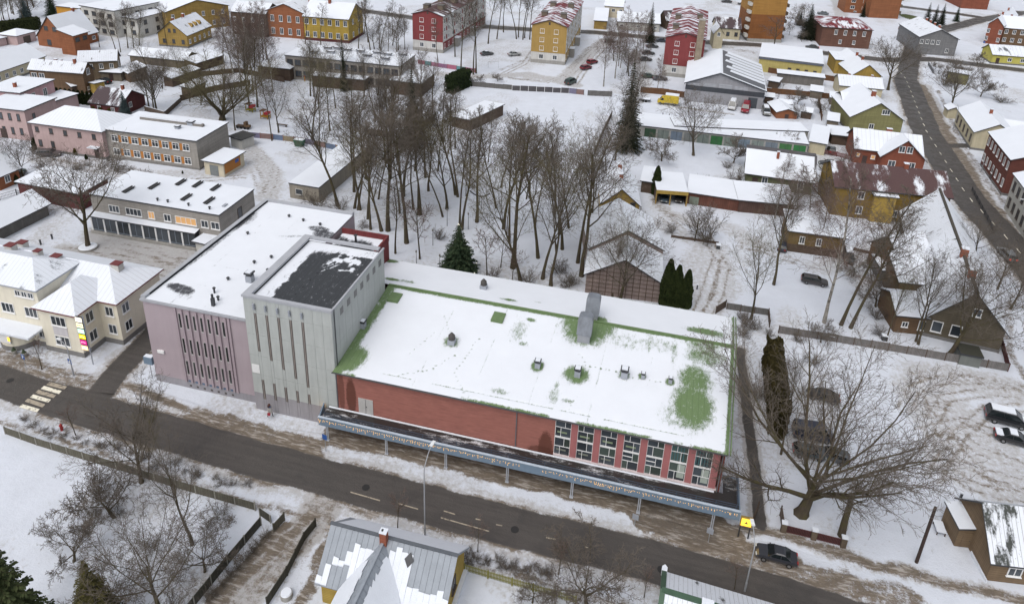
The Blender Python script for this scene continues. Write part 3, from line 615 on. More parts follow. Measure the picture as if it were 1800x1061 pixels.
Zs = RZ(Y)+.03*(1-np.clip(bare*1.5, 0, 1)); GRN = attr_roof('hall_roof_front', X, Y, Zs, np.clip(bare, 0, 1), GREEN); rf = link('roof', GRN, hl)
Xf, Yf = X, Y
U, Y = np.meshgrid(np.linspace(0, 1, 240), np.linspace(75.6, 83.9, 46)); X = -37.5+(XR(Y)+37.5)*U; bare = np.zeros_like(X)
for a in ((1240,583,1.9,.75,1.0),(1258,590,1.3,.5,.6),(690,491,.9,.35,1.1),(718,495,1.0,.4,.7),(895,527,.9,.3,.9),(1048,562,1.2,1.0,1.0),(683,458,1.1,.5,1.2),(940,560,.5,.2,.8),(945,531,.5,.15,.6)): blob(*a[:4], s=a[4])
bare = np.maximum(bare, .8*(1-sstep(.1, .3, XR(Y)-X))); bare = np.maximum(bare, .6*(1-sstep(.05, .2, 83.9-Y)))
link('roof', attr_roof('hall_roof_rear', X, Y, RZ(Y)+.02, np.clip(bare, 0, 1), GREEN), hl)
b = MB()      # eaves edge, verge trims, ridge cap
b.quad((HX0-.1, 59.5, 8.3), (9.15, 59.5, 8.3), (9.15, 59.5, 8.5), (HX0-.1, 59.5, 8.5)); b.quad((HX0-.1, 59.5, 8.3), (HX0-.1, 60.1, 8.3), (9.15, 60.1, 8.3), (9.15, 59.5, 8.3)); b.build('eaves_board', DARKM, rf)
b = MB(); b.tube([(HX0-.15, 59.44, 8.42), (9.2, 59.44, 8.42)], .07, 6); b.build('gutter', DARKM, rf)
b = MB()
for y0, y1 in ((59.5, 75.6), (75.6, 83.95)):
    z0, z1 = (float(RZ(np.array(y))) for y in (y0, y1)); x0, x1 = XR(y0), XR(y1)
    for o0, o1, zz in ((.0, .12, .22), (.28, .4, .14)): 
        P = [(x0+o0, y0, z0-.1), (x0+o1, y0, z0-.1), (x1+o1, y1, z1-.1), (x1+o0, y1, z1-.1)]; T = [(p[0], p[1], p[2]+zz+.1) for p in P]
        i = len(b.v); b.v += P+T; b.f += [(i+4,i+5,i+6,i+7),(i,i+1,i+5,i+4),(i+1,i+2,i+6,i+5),(i+2,i+3,i+7,i+6),(i+3,i,i+4,i+7)]; b.m += [0]*5
b.build('verge_trim', GRM, rf)
b = MB(); b.prism([(HX0, 75.35), (XR(75.6), 75.35), (XR(75.6), 75.62), (HX0, 75.62)], 9.9, 10.16); b.build('ridge_cap', GRM, rf)
for i, (px, py) in enumerate(((694,524),(876,559))):
    g = rp(px, py); z = float(RZ(np.array(g[1]))); b = MB(); b.box(g[0]-.75, g[0]+.75, g[1]-.9, g[1]+.9, z-.2, z+.28); h = b.build('roof_hatch', GRM, hl)
for (px, py, w, h) in ((945,645,.6,1.1),(1015,660,.65,1.2),(1097,662,.75,1.3),(1130,664,.4,.8),(1178,672,.4,.8),(638,575,.65,1.1)):
    g = rp(px, py); box_vent(hl, g[0], g[1], float(RZ(np.array(g[1]))), w, w, h)
for (px, py) in ((794,603),(850,507)):      # boxes with a dark cowl
    g = rp(px, py); z = float(RZ(np.array(g[1]))); o = box_vent(hl, g[0], g[1], z, .85, .85, 1.0, hood=False)
    b = MB(); b.cyl(g[0], g[1], z+.6, z+1.1, .42, 10); b.cyl(g[0], g[1], z+1.1, z+1.5, .42, 10, r1=.12); b.build('cowl', paint('dark_cowl', (.07, .065, .062)), o)
DUCT = paint('galvanised_duct', (.155, .17, .195), .4, .2, 1.2, spec=.6, streak=.5)
for (px, py, w, h0, h1, d) in ((1026,598,1.75,1.1,3.1,.95),(1040,560,1.7,.8,2.9,.9)):
    g = rp(px, py); z = float(RZ(np.array(g[1]))); b = MB(); b.box(g[0]-w*.42, g[0]+w*.42, g[1]-d/2, g[1]+d/2, z-.1, z+h0); dd = b.build('air_duct', paint('duct_base', (.26, .27, .29), .5, .15), hl)
    b = MB(); n = 12
    for s in (0, 1):
        pass
    prof = [(-w/2, 0), (-w/2, h1-h0-.35), (-w*.42, h1-h0-.08), (-w*.25, h1-h0), (w*.25, h1-h0), (w*.42, h1-h0-.08), (w/2, h1-h0-.35), (w/2, 0)]
    lean = .9
    F = [(g[0]+p[0], g[1]-d*.62+lean*p[1]/(h1-h0), z+h0+p[1]) for p in prof]; K = [(p[0], p[1]+d*1.2, p[2]) for p in F]
    i = len(b.v); m_ = len(prof); b.v += F+K; b.f += [tuple(range(i, i+m_)), tuple(reversed(range(i+m_, i+2*m_)))]; b.m += [0, 0]
    for k in range(m_): j = (k+1) % m_; b.f.append((i+k, i+m_+k, i+m_+j, i+j)); b.m.append(0)
    b.build('duct_hood', DUCT, dd)
b = MB(); gx = G(907, 725, 8.2).x; b.tube([(gx, HY0-.1, 8.3), (gx, HY0-.1, 3.0)], .06, 6); b.tube([(HX1-.22, HY0-.12, 8.3), (HX1-.22, HY0-.12, 3.0)], .06, 6); b.tube([(HX0+.1, HY0-.1, 8.3), (HX0+.1, HY0-.1, 3.0)], .06, 6)
b.build('downpipe', paint('grey_downpipe', (.14, .145, .16)), hl)
dx0, dx1 = G(630, 706, 4.5).x, G(655, 712, 4.5).x
b = MB(); b.box(dx0, dx1, HY0-.06, HY0, 3.0, 5.1); dr = b.build('terrace_door', paint('pale_door', (.42, .41, .40), .7, .1), hl)
b = MB(); b.box((dx0+dx1)/2-.02, (dx0+dx1)/2+.02, HY0-.075, HY0-.06, 3.05, 5.05); b.box((dx0+dx1)/2+.05, (dx0+dx1)/2+.1, HY0-.12, HY0-.06, 3.95, 4.1); b.build('handle', DARKM, dr)
# ---------------------------------------------------------------- canopy
BLUE = paint('blue_grey_fascia', (.155, .215, .285), .55, .12, .4, spec=.4); cp = thing('canopy', 'long blue fronted walkway canopy hung with icicle lights along the hall', 'canopy', (0, 0, 0))
CX0, CX1, CY, CZ = -35.1, 11.2, 57.62, 3.0
def deck_mat():
    m, t, b = new_mat('wet_deck_snow'); N = NT(t); o = N.coord(); n = N.noise(N.coord(scale=(.35, 1, 1)), .9, 6, .7); n2 = N.noise(o, 6, 4)
    sp = N.n('SeparateXYZ'); t.links.new(o, sp.inputs[0])
    sn = N.ramp(N.math('ADD', n, N.math('MULTIPLY', n2, .25)), .64, .84); c = N.mix(sn, N.mix(n2, c4((.012, .010, .010)), c4((.045, .040, .038))), c4((.62, .63, .66)))
    t.links.new(c, b.inputs['Base Color']); N.set(b.inputs['Roughness'], N.math('ADD', N.math('MULTIPLY', sn, .5), .35)); return m
b = MB(); b.box(CX0+.1, CX1-.1, CY+.12, HY0-.1, CZ-.25, CZ); b.box(HX1+.45, CX1-.1, HY0-.1, HY0+2.2, CZ-.25, CZ); b.build('deck', deck_mat(), cp)
b = MB(); b.box(CX0, CX1, CY, CY+.12, CZ-.75, CZ+.38); b.box(CX1-.12, CX1, CY+.12, HY0+2.3, CZ-.6, CZ+.1); b.box(HX1+.4, CX1-.12, HY0+2.2, HY0+2.3, CZ-.6, CZ+.1)
b.prism([(CX0, CY+.12), (CX0+.12, CY+.12), (-35.5, 59.9), (-35.62, 59.9)], CZ-.75, CZ+.38); fa = b.build('fascia', BLUE, cp)
b = MB(); b.box(CX0-.04, CX1+.02, CY-.05, CY+.2, CZ+.38, CZ+.45); b.build('fascia_cap', paint('frosted_cap', (.42, .48, .55), .6, .1), fa)
b = MB(); b.box(CX0+.2, HX1-.5, HY0-.32, HY0-.12, CZ, CZ+.06); b.build('snow_strip', SNOWM, cp)
RAIL = paint('dark_blue_rail', (.055, .075, .11), .5, .1)
for k in range(24):
    x = CX0+.7+k*(CX1-CX0-1.2)/23; b = MB(); b.box(x-.025, x+.025, CY+.3, CY+.35, CZ, CZ+.95); b.build('rail_post', RAIL, cp)
for z in (.9, .62, .35):
    b = MB(); b.box(CX0+.6, CX1-.3, CY+.31, CY+.35, CZ+z, CZ+z+.05); b.build('rail', RAIL, cp); b = MB(); b.box(CX1-.34, CX1-.3, CY+.6, HY0+2.1, CZ+z, CZ+z+.05); b.build('rail', RAIL, cp)
for (px, py) in ((578,771),(680,797),(783,823),(890,850),(1003,878),(1121,905),(1250,937)):
    g = G(px, py); b = MB(); b.tube([(g.x-.09, CY+.22, -.2), (g.x-.09, CY+.22, CZ-.2)], .06, 8); b.tube([(g.x+.09, CY+.22, -.2), (g.x+.09, CY+.22, CZ-.2)], .06, 8); b.box(g.x-.2, g.x+.2, CY+.05, CY+.4, -.05, .08)
    b.build('post', paint('pale_steel_post', (.38, .40, .44), .5, .1), cp)
b = MB(); b2 = MB(); rr = random.Random(5); x = CX0+.1
while x < CX1-.1:
    if not (-11.6 < x < -9.0):
        n = rr.choice((1, 1, 2, 2, 3)); z = CZ+.12-rr.uniform(0, .15)
        for q in range(n):
            xx = x+rr.uniform(-.05, .05); (b if rr.random() < .85 else b2).box(xx-.02, xx+.02, CY-.05, CY-.01, z-.04, z); z -= rr.uniform(.1, .22)
    x += rr.uniform(.14, .36)
for k in range(26): y = CY+.2+k*.1; xx = CX0-.05-.26*k/10*.9; b.box(xx-.08, xx-.02, y, y+.05, CZ-.1-rr.uniform(0, .5), CZ+.05-rr.uniform(0, .1))
o = b.build('icicle_lights', emis('warm_bulb', (1.0, .52, .10), 1.6), cp); o['kind'] = 'stuff'
o = b2.build('icicle_lights', emis('amber_bulb', (1.0, .62, .22), 1.8), cp); o['kind'] = 'stuff'
# ================================================================== HOUSES OF THE TOWN
_wm = {}
def win_mesh(w, h, st, fm):
    k = (round(w, 2), round(h, 2), st, fm.name)
    if k in _wm: return _wm[k]
    f = min(.10, w*.11); b = MB(); a = w/2; c = h/2; y0, y1 = -.07, .03
    b.box(-a, -a+f, y0, y1, -c, c); b.box(a-f, a, y0, y1, -c, c); b.box(-a+f, a-f, y0, y1, c-f, c); b.box(-a+f, a-f, y0, y1, -c, -c+f)
    n = {'1': 0, '2': 1, '3': 2, '4': 3, 't': 1}[st]
    for i in range(n): x = -a+f+(w-2*f)*(i+1)/(n+1); b.box(x-f*.4, x+f*.4, y0+.01, y1, -c+f, c-f)
    if st == 't': b.box(-a+f, a-f, y0+.012, y1-.002, c*.35-f*.35, c*.35+f*.35)
    b.box(-a-.06, a+.06, y0-.1, y1, -c-.07, -c)
    g = MB(); g.box(-a+f*.5, a-f*.5, -.035, .02, -c+f*.5, c-f*.5)
    _wm[k] = (b.mesh('window', fm), g.mesh('pane', GLASS)); return _wm[k]
def add_win(root, wall, L, D, u, z, w, h, st='2', fm=None, lit=False):
    me, gl = win_mesh(w, h, st, fm or WHITE)
    loc, rz = {'F': ((u, 0, z), 0), 'R': ((L, u, z), math.pi/2), 'B': ((L-u, D, z), math.pi), 'L': ((0, D-u, z), -math.pi/2)}[wall]
    o = link('window', me, root, loc, rz); p = link('pane', gl, o)
    if lit:
        p.data = gl.copy(); p.data.materials.clear(); p.data.materials.append(LITG)
    return o
def roof_solid(kind, L, D, e, rise, ov, top, edge, t=.2, rp=.5):
    """roof as a solid with its own thickness; UVs run along the eaves and up the slope, in metres"""
    b = MB(); x0, x1, y0, y1 = -ov, L+ov, -ov, D+ov
    if kind == 'flat':
        b.box(x0, x1, y0, y1, e-.05, e+t, 1)
        b.f.pop(1); b.m.pop(1); b.quad((x0,y0,e+t),(x1,y0,e+t),(x1,y1,e+t),(x0,y1,e+t), 0, [(0,0),(x1-x0,0),(x1-x0,y1-y0),(0,y1-y0)])
    elif kind in ('gx', 'gy'):
        sw = kind == 'gy'; A, B = (x1-x0, y1-y0) if not sw else (y1-y0, x1-x0); mid = B*rp; inner = (D if not sw else L)
        drop = rise/(inner*rp)*ov if inner else 0; zl = e-drop; zr = e-rise/(inner*(1-rp))*ov; zt = e+rise; s1 = math.hypot(mid, zt-zl); s2 = math.hypot(B-mid, zt-zr)
        P = lambda a, c, z: (x0+a, y0+c, z) if not sw else (x0+B-c, y0+a, z)
        b.quad(P(0,0,zl+t), P(A,0,zl+t), P(A,mid,zt+t), P(0,mid,zt+t), 0, [(0,0),(A,0),(A,s1),(0,s1)])
        b.quad(P(0,mid,zt+t), P(A,mid,zt+t), P(A,B,zr+t), P(0,B,zr+t), 0, [(0,s2),(A,s2),(A,0),(0,0)])
        b.quad(P(0,mid,zt), P(A,mid,zt), P(A,0,zl), P(0,0,zl), 1); b.quad(P(0,B,zr), P(A,B,zr), P(A,mid,zt), P(0,mid,zt), 1)
        b.quad(P(0,0,zl), P(A,0,zl), P(A,0,zl+t), P(0,0,zl+t), 1); b.quad(P(A,B,zr), P(0,B,zr), P(0,B,zr+t), P(A,B,zr+t), 1)
        for a in (0, A):
            q1 = [P(a,0,zl), P(a,0,zl+t), P(a,mid,zt+t), P(a,mid,zt)]; q2 = [P(a,mid,zt), P(a,mid,zt+t), P(a,B,zr+t), P(a,B,zr)]
            for q in (q1, q2): b.quad(*(q if a == 0 else q[::-1]), 1)
    elif kind in ('hx', 'hy'):
        sw = kind == 'hy'; A, B = (x1-x0, y1-y0) if not sw else (y1-y0, x1-x0); mid = B/2; hp = min(mid, A*.48)
        P = lambda a, c, z: (x0+a, y0+c, z) if not sw else (x0+B-c, y0+a, z)
        z0 = e-.08; zt = e+rise; s = math.hypot(mid, rise)
        b.quad(P(0,0,z0+t), P(A,0,z0+t), P(A-hp,mid,zt+t), P(hp,mid,zt+t), 0, [(0,0),(A,0),(A-hp,s),(hp,s)])
        b.quad(P(A,B,z0+t), P(0,B,z0+t), P(hp,mid,zt+t), P(A-hp,mid,zt+t), 0, [(0,0),(A,0),(A-hp,s),(hp,s)])
        for a, m_ in ((0, hp), (A, A-hp)):
            T = [P(a,B,z0+t), P(a,0,z0+t), P(m_,mid,zt+t)]; T = T if a == 0 else [T[1], T[0], T[2]]; i = len(b.v); b.v += T; b.f.append((i,i+1,i+2)); b.m.append(0); b.uv[len(b.f)-1] = [(0,0),(B,0),(B/2,s)]
        b.quad(P(0,B,z0), P(A,B,z0), P(A,0,z0), P(0,0,z0), 1)
        for p, q in (((0,0),(A,0)),((A,0),(A,B)),((A,B),(0,B)),((0,B),(0,0))): b.quad(P(*p,z0), P(*q,z0), P(*q,z0+t), P(*p,z0+t), 1)
    elif kind in ('sb', 'sf', 'sr', 'sl'):     # single pitch, high at back / front / right / left
        z = {'sb': (e,e,e+rise,e+rise), 'sf': (e+rise,e+rise,e,e), 'sr': (e,e+rise,e+rise,e), 'sl': (e+rise,e,e,e+rise)}[kind]
        c = [(x0,y0),(x1,y0),(x1,y1),(x0,y1)]; T = [(c[k][0],c[k][1],z[k]+t) for k in range(4)]; U = [(c[k][0],c[k][1],z[k]) for k in range(4)]
        b.quad(*T, 0, [(0,0),(x1-x0,0),(x1-x0,y1-y0),(0,y1-y0)]); b.quad(*U[::-1], 1)
        for k in range(4): j = (k+1) % 4; b.quad(U[k], U[j], T[j], T[k], 1)
    return b
def wall_solid(kind, L, D, e, rise, rp=.5):
    b = MB(); z0 = -.3
    if kind in ('flat', 'hx', 'hy'): b.box(0, L, 0, D, z0, e); return b
    if kind == 'gx': T = {0: [(0,e),(D*rp,e+rise),(D,e)]}; 
    if kind in ('gx',):
        for x in (0, L):
            p = [(x,0,z0),(x,D,z0),(x,D,e),(x,D*rp,e+rise),(x,0,e)]; b.poly(p if x else p[::-1])
        b.quad((0,0,z0),(L,0,z0),(L,0,e),(0,0,e)); b.quad((L,D,z0),(0,D,z0),(0,D,e),(L,D,e))
    elif kind == 'gy':
        m_ = L*(1-rp)
        for y in (0, D):
            p = [(0,y,z0),(L,y,z0),(L,y,e),(m_,y,e+rise),(0,y,e)]; b.poly(p if y == 0 else p[::-1])
        b.quad((0,D,z0),(0,0,z0),(0,0,e),(0,D,e)); b.quad((L,0,z0),(L,D,z0),(L,D,e),(L,0,e))
    else:
        z = {'sb': (e,e,e+rise,e+rise), 'sf': (e+rise,e+rise,e,e), 'sr': (e,e+rise,e+rise,e), 'sl': (e+rise,e,e,e+rise)}[kind]; c = [(0,0),(L,0),(L,D),(0,D)]
        for k in range(4): j = (k+1) % 4; b.quad((*c[k],z0), (*c[j],z0), (*c[j],z[j]), (*c[k],z[k]))
    return b
def frame(fl, fr, dep, e, zr='e'):
    z = e if zr == 'e' else zr
    GP = lambda p: Vector((p[1], p[2], 0)) if p[0] == 'w' else G(*p, z)
    a = GP(fl); c = GP(fr); d = (c-a); L = math.hypot(d.x, d.y); ang = math.atan2(d.y, d.x)
    if isinstance(dep, tuple):
        q = G(*dep, z)-c; dep = -math.sin(ang)*q.x + math.cos(ang)*q.y
    return (a.x, a.y, 0), ang, L, max(dep, 1.5)
WOODB = lambda n, c: paint(n, c, .8, .2, .5, lines=('z', .28), streak=.35)
def chimney(root, x, y, z, w=.6, d=.6, h=1.2, mat=None, cap=True):
    b = MB(); b.box(x-w/2, x+w/2, y-d/2, y+d/2, z-1.2, z+h); o = b.build('chimney', mat or BRICKC, root)
    b = MB(); b.box(x-w*.56, x+w*.56, y-d*.56, y+d*.56, z+h, z+h+.1); b.build('chimney_cap', plain('red_cap', (.13, .025, .025)) if mat is LGREY else SNOWM if cap else DARKM, o); return o
def roof_z(kind, L, D, e, rise, x, y, rp=.5):
    if kind == 'gx': return e+rise*(y/(D*rp) if y < D*rp else (D-y)/(D*(1-rp)))
    if kind == 'gy': x = L-x; return e+rise*(x/(L*rp) if x < L*rp else (L-x)/(L*(1-rp)))
    if kind in ('hx','hy'): m_ = min(x, L-x, y, D-y); return e+rise*min(1, m_/(min(L, D)/2))
    return e+.1+{'sb': rise*y/D, 'sf': rise*(1-y/D), 'sr': rise*x/L, 'sl': rise*(1-x/L)}.get(kind, 0)
def house(name, label, fl, fr, dep, e, roof, rise, wall, top, edge=None, zr='e', ov=.35, wins=(), chim=(), plinth=None, t=.2, rp=.5, cat='house', doors=(), group=None, corner=None):
    loc, ang, L, D = frame(fl, fr, dep, e, zr); r = thing(name, label, cat, loc, ang, group)
    wall_solid(roof, L, D, e, rise, rp).build('wall', wall, r); roof_solid(roof, L, D, e, rise, ov, top, edge, t, rp).build('roof', [top, edge or DARKM], r)
    if plinth:
        b = MB(); b.box(-.05, L+.05, -.05, D+.05, -.3, plinth[0]); b.build('plinth', plinth[1], r)
    for w in wins:
        wl, n, zs, ww, hh = w[:5]; u0, u1 = w[5:7] if len(w) > 6 else (.1, .9); st = w[7] if len(w) > 7 else '2'; fm = w[8] if len(w) > 8 else None; lit = w[9] if len(w) > 9 else ()
        S = L if wl in 'FB' else D
        for z in (zs if hasattr(zs, '__len__') else (zs,)):
            for k in range(n):
                u = S*(u0+(u1-u0)*(k/(n-1) if n > 1 else .5)); add_win(r, wl, L, D, u, z, ww, hh, st, fm, k in lit)
    for c in chim:
        x, y = L*c[0], D*c[1]; chimney(r, x, y, roof_z(roof, L, D, e, rise, x, y, rp), *(c[2:] if len(c) > 2 else ()))
    for (wl, u, w, h, m) in doors:
        S = L if wl in 'FB' else D; b = MB(); b.box(-w/2, w/2, -.06, 0, 0, h); o = b.build('door', m, r)
        o.location, rz = {'F': ((u*S, 0, 0), 0), 'R': ((L, u*S, 0), math.pi/2), 'L': ((0, D-u*S, 0), -math.pi/2), 'B': ((L-u*S, D, 0), math.pi)}[wl]; o.rotation_euler = (0, 0, rz)
        b = MB(); b.box(w*.3, w*.36, -.11, -.06, h*.45, h*.5); b.build('handle', DARKM, o)
    if corner:
        b = MB()
        for x, y in ((0,0),(L,0)): b.box(x-.1, x+.1, y-.06, y+.1, 0, e)
        o = b.build('corner_boards', corner, r); o['kind'] = 'stuff'
    return r, L, D
# roof coverings
R_SN = snowroof('snowy_roof', (.10, .09, .09), .02); R_SN2 = snowroof('snowy_slate_roof', (.11, .10, .10), .22, seam=.55, thin=.25, sc=.9); R_RED = snowroof('red_sheet_roof_snow', (.15, .028, .035), .50, seam=.6)
R_DK = snowroof('dark_roof_patchy', (.075, .055, .06), .52, seam=.5, sc=.35); R_SEAM = snowroof('seamed_snow_roof', (.16, .17, .19), .08, seam=.8); R_BR = snowroof('brown_sheet_roof', (.085, .05, .05), .62, seam=.6, sc=.3)
R_GR = snowroof('grey_sheet_roof_snow', (.16, .18, .21), .30, seam=.7); R_FLAT = snowroof('flat_roof_snow', (.12, .11, .11), .0)
TIMB = WOODB('brown_timber', (.125, .078, .045)); TIMD = WOODB('dark_timber', (.085, .058, .042)); OCHRE = WOODB('ochre_timber', (.30, .20, .06)); YEL = WOODB('yellow_timber', (.36, .245, .06)); OLIVE = WOODB('olive_timber', (.20, .19, .085)); GRNT = WOODB('green_timber', (.115, .125, .065))
GREYT = WOODB('grey_timber', (.17, .17, .175)); MAROON = WOODB('maroon_timber', (.10, .03, .03)); WEATH = WOODB('weathered_timber', (.15, .125, .095)); CREAM = paint('cream_render', (.56, .50, .38), .85, .12, streak=.2); CREAM2 = paint('sand_render', (.46, .41, .29), .85, .15)
BRK = paint('red_brick', (.21, .068, .042), .85, .2, .6, lines=('z', .3)); BRKO = paint('orange_brick', (.25, .095, .045), .85, .2, .6, lines=('z', .3)); PINKH = paint('pale_pink_render', (.44, .325, .315), .85, .12, streak=.2); GRYB = paint('grey_brick', (.31, .29, .265), .85, .14, .5, lines=('z', .3)); LGREY = paint('pale_grey_render', (.50, .49, .46), .85, .12)
PLI = (.5, paint('dark_plinth', (.16, .155, .15))); FD = plain('dark_door', (.05, .03, .025)); FB = plain('dark_frame', (.07, .05, .04)); R_SNOWEDGE = paint('grey_eaves', (.20, .20, .22))
H = house
# ---- top left quarter
H('brick_house', 'steep roofed red brick house with a broad dormer beside the pines', (69,80), (121,87.3), (166,71.3), 3.2, 'gy', 6.6, BRKO, R_SN, zr=0, wins=(('F', 2, 6.0, 1.5, 1.4, .36, .64, '2', FB), ('F', 1, 1.5, 1.6, 1.8, .36, .4, '2', FB), ('R', 2, 1.6, 1.3, 1.2, .15, .35), ('R', 1, 1.6, 1.3, 1.2, .8, .9)), chim=((.5,.8,.7,.7,1.0),))
r, L, D = H('dormer_house', 'red brick upper storey rising from the steep roof, dark side slope', (128,64), (154,56.5), 5.0, 6.0, 'sb', 1.6, BRKO, R_SN, ov=.5, wins=(('F', 2, 4.6, 1.7, 1.3, .25, .75, '2', FB),), cat='house')
H('garage', 'pale garage with snowy hipped roof at the left hedge', (28.8,64), (61.7,55.3), 7.0, 3.0, 'hx', 1.3, PINKH, R_SN, doors=(('F', .5, 2.6, 2.3, FB),), cat='garage')
H('garage', 'small dark garage cut by the left edge above the long low house', (-18,72), (10,66), 5.0, 2.4, 'hx', 1.0, PINKH, R_SN, cat='garage')
H('long_house', 'long low house with red ridge cap and snowy roof at the left edge', (-45,141), (78.5,98.5), 11.0, 3.4, 'gx', 3.2, CREAM2, R_SN, wins=(('F', 8, 1.7, 1.1, 1.3, .2, .95),), plinth=PLI)
H('timber_house', 'brown timber house with white gable window and tatty snowy slates', (50.5,121), (145,128), (164,120.5), 5.8, 'gx', 2.0, TIMB, R_SN2, wins=(('R', 1, 5.6, 1.2, 1.7, .4, .6), ('F', 2, 4.2, 1.5, 1.3, .08, .22), ('R', 1, 1.3, .8, .9, .25, .3)), chim=((.8,.45),(.35,.9,.8,.8,1.6),(.42,.95,.8,.8,1.6)))
H('timber_house', 'L shaped timber house with long snowy roof behind the brown gabled one', (138,108), (204,105.5), (222.7,97.5), 5.6, 'gx', 2.2, WOODB('brown_grey_timber', (.155, .115, .075)), R_SN2, wins=(('F', 3, 4.0, 1.0, 1.4, .3, .85), ('R', 1, 4.0, 1.1, 1.6, .4, .6)), chim=((.15,.9),))
H('porch', 'snowy roofed timber porch by the parked black car', (176,126.5), (212,128.5), 4.0, 2.4, 'hx', .8, WEATH, R_SN, doors=(('F', .5, 1.1, 2.0, FD),), cat='porch')
H('shed', 'brown lean-to with snow roof at the end of the L shaped house', (209,121), (226,130), (247,119), 2.5, 'sb', 1.2, TIMB, R_SN, wins=(('R', 1, 1.4, .8, .8, .4, .6),), cat='shed')
H('porch', 'yellow plank porch on the corner of the brown gabled house', (157,146), (167,150.5), (178,144.5), 2.6, 'sr', .5, YEL, R_SN, cat='porch')
H('stair_shed', 'covered stair with steep snow roof on the brown timber house', (100,141), (126,153), 2.2, 2.0, 'sl', 2.0, TIMD, R_SN, cat='shed')
H('pink_annex', 'pink two storey block with tall white windows at the left edge', (-30,158), (34.4,164), (93,141), 7.6, 'flat', 0, paint('pink_wall', (.46, .29, .30), .85, .1), R_FLAT, wins=(('R', 2, 5.6, 1.2, 1.9, .35, .7),), chim=((.6,.3),), cat='building')
H('pink_house', 'pink house with flat snowy roof at the left edge beside the bare sapling', (-40,186), (41.8,195), (97.5,173), 7.0, 'flat', .3, PINKH, R_FLAT, wins=(('F', 5, (5.3,2.0), .8, 1.6, .1, .85, '1', FB), ('R', 1, 5.0, .8, 1.4, .2, .3, '1', FB)), doors=(('F', .45, 1.6, 2.2, FD),), cat='house')
r, L, D = H('balcony_block', 'pink lower wing with a railed balcony under the tall white windows', (68,172), (97,178), (116,162), 4.4, 'flat', 0, PINKH, R_FLAT, cat='building')
H('cottage', 'dark red cottage with half bare black roof beside the blue spruce', (157,179.5), (210.6,186.5), 8.5, 2.7, 'gx', 2.6, MAROON, R_DK, wins=(('F', 2, 1.5, 1.0, 1.1, .3, .75), ('R', 1, 2.0, 1.0, 1.3, .3, .5)), chim=((.75,.5),))
H('white_house', 'white flat roofed house with wide windows among the bare trees', (188,27), (240,33.5), (281,13), 6.6, 'hx', .6, LGREY, R_SN, wins=(('F', 3, (4.8,1.8), 1.5, 1.6, .2, .85, '2', FB), ('R', 3, (4.8,1.8), 1.4, 1.5, .2, .8, '2', FB)))
r, L, D = H('yellow_house', 'ochre timber house with three little dormers on a snow striped roof', (277,58.5), (328,62.5), (385,46.5), 4.2, 'gy', 4.0, OCHRE, R_SN2, wins=(('F', 3, 1.9, 1.0, 1.4, .2, .85, '2', FB), ('F', 2, 5.4, .9, 1.2, .42, .6, '2', FB), ('R', 5, 1.9, 1.0, 1.4, .1, .9, '2')), chim=((.45,.15),(.5,.5)), plinth=PLI)
for k in range(3):
    y = D*(.42+.16*k); x = L*.78; z = 6.0; b = MB(); b.poly([(x+.9, y-.6, z-.5), (x+.9, y+.6, z-.5), (x+.9, y, z+.7)]); b.quad((x+1, y-.7, z-.5), (x+1, y, z+.75), (x-1, y, z+.75), (x-1, y-.7, z-.5)); b.quad((x+1, y, z+.75), (x+1, y+.7, z-.5), (x-1, y+.7, z-.5), (x-1, y, z+.75)); b.build('dormer', OCHRE, r)
H('yellow_tenement', 'long ochre two storey house with dark window rows at the top edge', (225,-14), (291,22), (365,-6), 7.4, 'gx', 3, OCHRE, R_SN, wins=(('R', 6, (5.6,2.0), 1.0, 1.6, .1, .9, '2'), ('F', 3, (5.6,2.0), 1.0, 1.6, .2, .85, '2')))
H('orange_hall', 'blank orange wall with snowy flat roof behind the steep brick house', (98,11), (138,15.5), (152,9), 6.0, 'flat', 0, paint('orange_render', (.44, .22, .035), .8, .1), R_FLAT, cat='building')
H('grey_block', 'grey beige apartment block with balconies at the top left', (141,10), (200,20), (250,0), 9, 'flat', 0, LGREY, R_FLAT, wins=(('F', 4, (7,4.3,1.6), 2.0, 1.5, .15, .85, '3', FB), ('R', 3, (7,4.3,1.6), 1.6, 1.4, .2, .8, '2', FB)), cat='building')
H('shed', 'long dark plank shed with thick snow roof below the ochre house', (227.5,97), (323.6,107), 7.0, 2.4, 'gx', 1.6, WEATH, R_SN, cat='shed')
H('shed', 'dark open shed beside the end of the long plank shed', (324,108), (345,112), (362,92), 2.6, 'sl', .7, TIMD, R_SN, cat='shed')
H('shed', 'small brown shed half hidden by bare trees above the grey school', (287,136), (302,138.5), (346,121), 2.4, 'sl', .6, TIMD, R_SN, cat='shed')
H('fence_hut', 'dark lean-to hut along the brown garden wall', (318,152), (336,156), (352,146), 2.2, 'sb', .6, TIMD, R_SN, cat='hut')
r, L, D = H('pink_tenement', 'pale pink two storey house with hipped snowy roof and small dark windows', (54,215), (178,231.5), 9.5, 6.3, 'hx', 2.6, PINKH, R_SEAM, ov=.5, wins=(('F', 5, 4.9, .9, 1.2, .07, .88, '2', FB), ('F', 2, 1.8, .9, 1.5, .08, .26, '2', FB)), doors=(('F', .88, 1.1, 2.2, FD),), plinth=PLI)
b = MB(); b.tube([(L*.82, -1.1, 2.75), (L*.88, -1.2, 3.15), (L*.94, -1.1, 2.75)], .12, 6); b.box(L*.81, L*.95, -1.2, -.02, 2.65, 2.8); b.build('door_canopy', SNOWM, r)
r, L, D = H('school', 'grey two storey school with orange panels between white windows', (181,227.5), (344.3,248.5), (401,216.5), 6.4, 'flat', 0, GRYB, R_FLAT, ov=.25, plinth=(.45, paint('school_plinth', (.2, .19, .18))), cat='school')
ORG = paint('orange_panel', (.42, .175, .045), .7, .12)
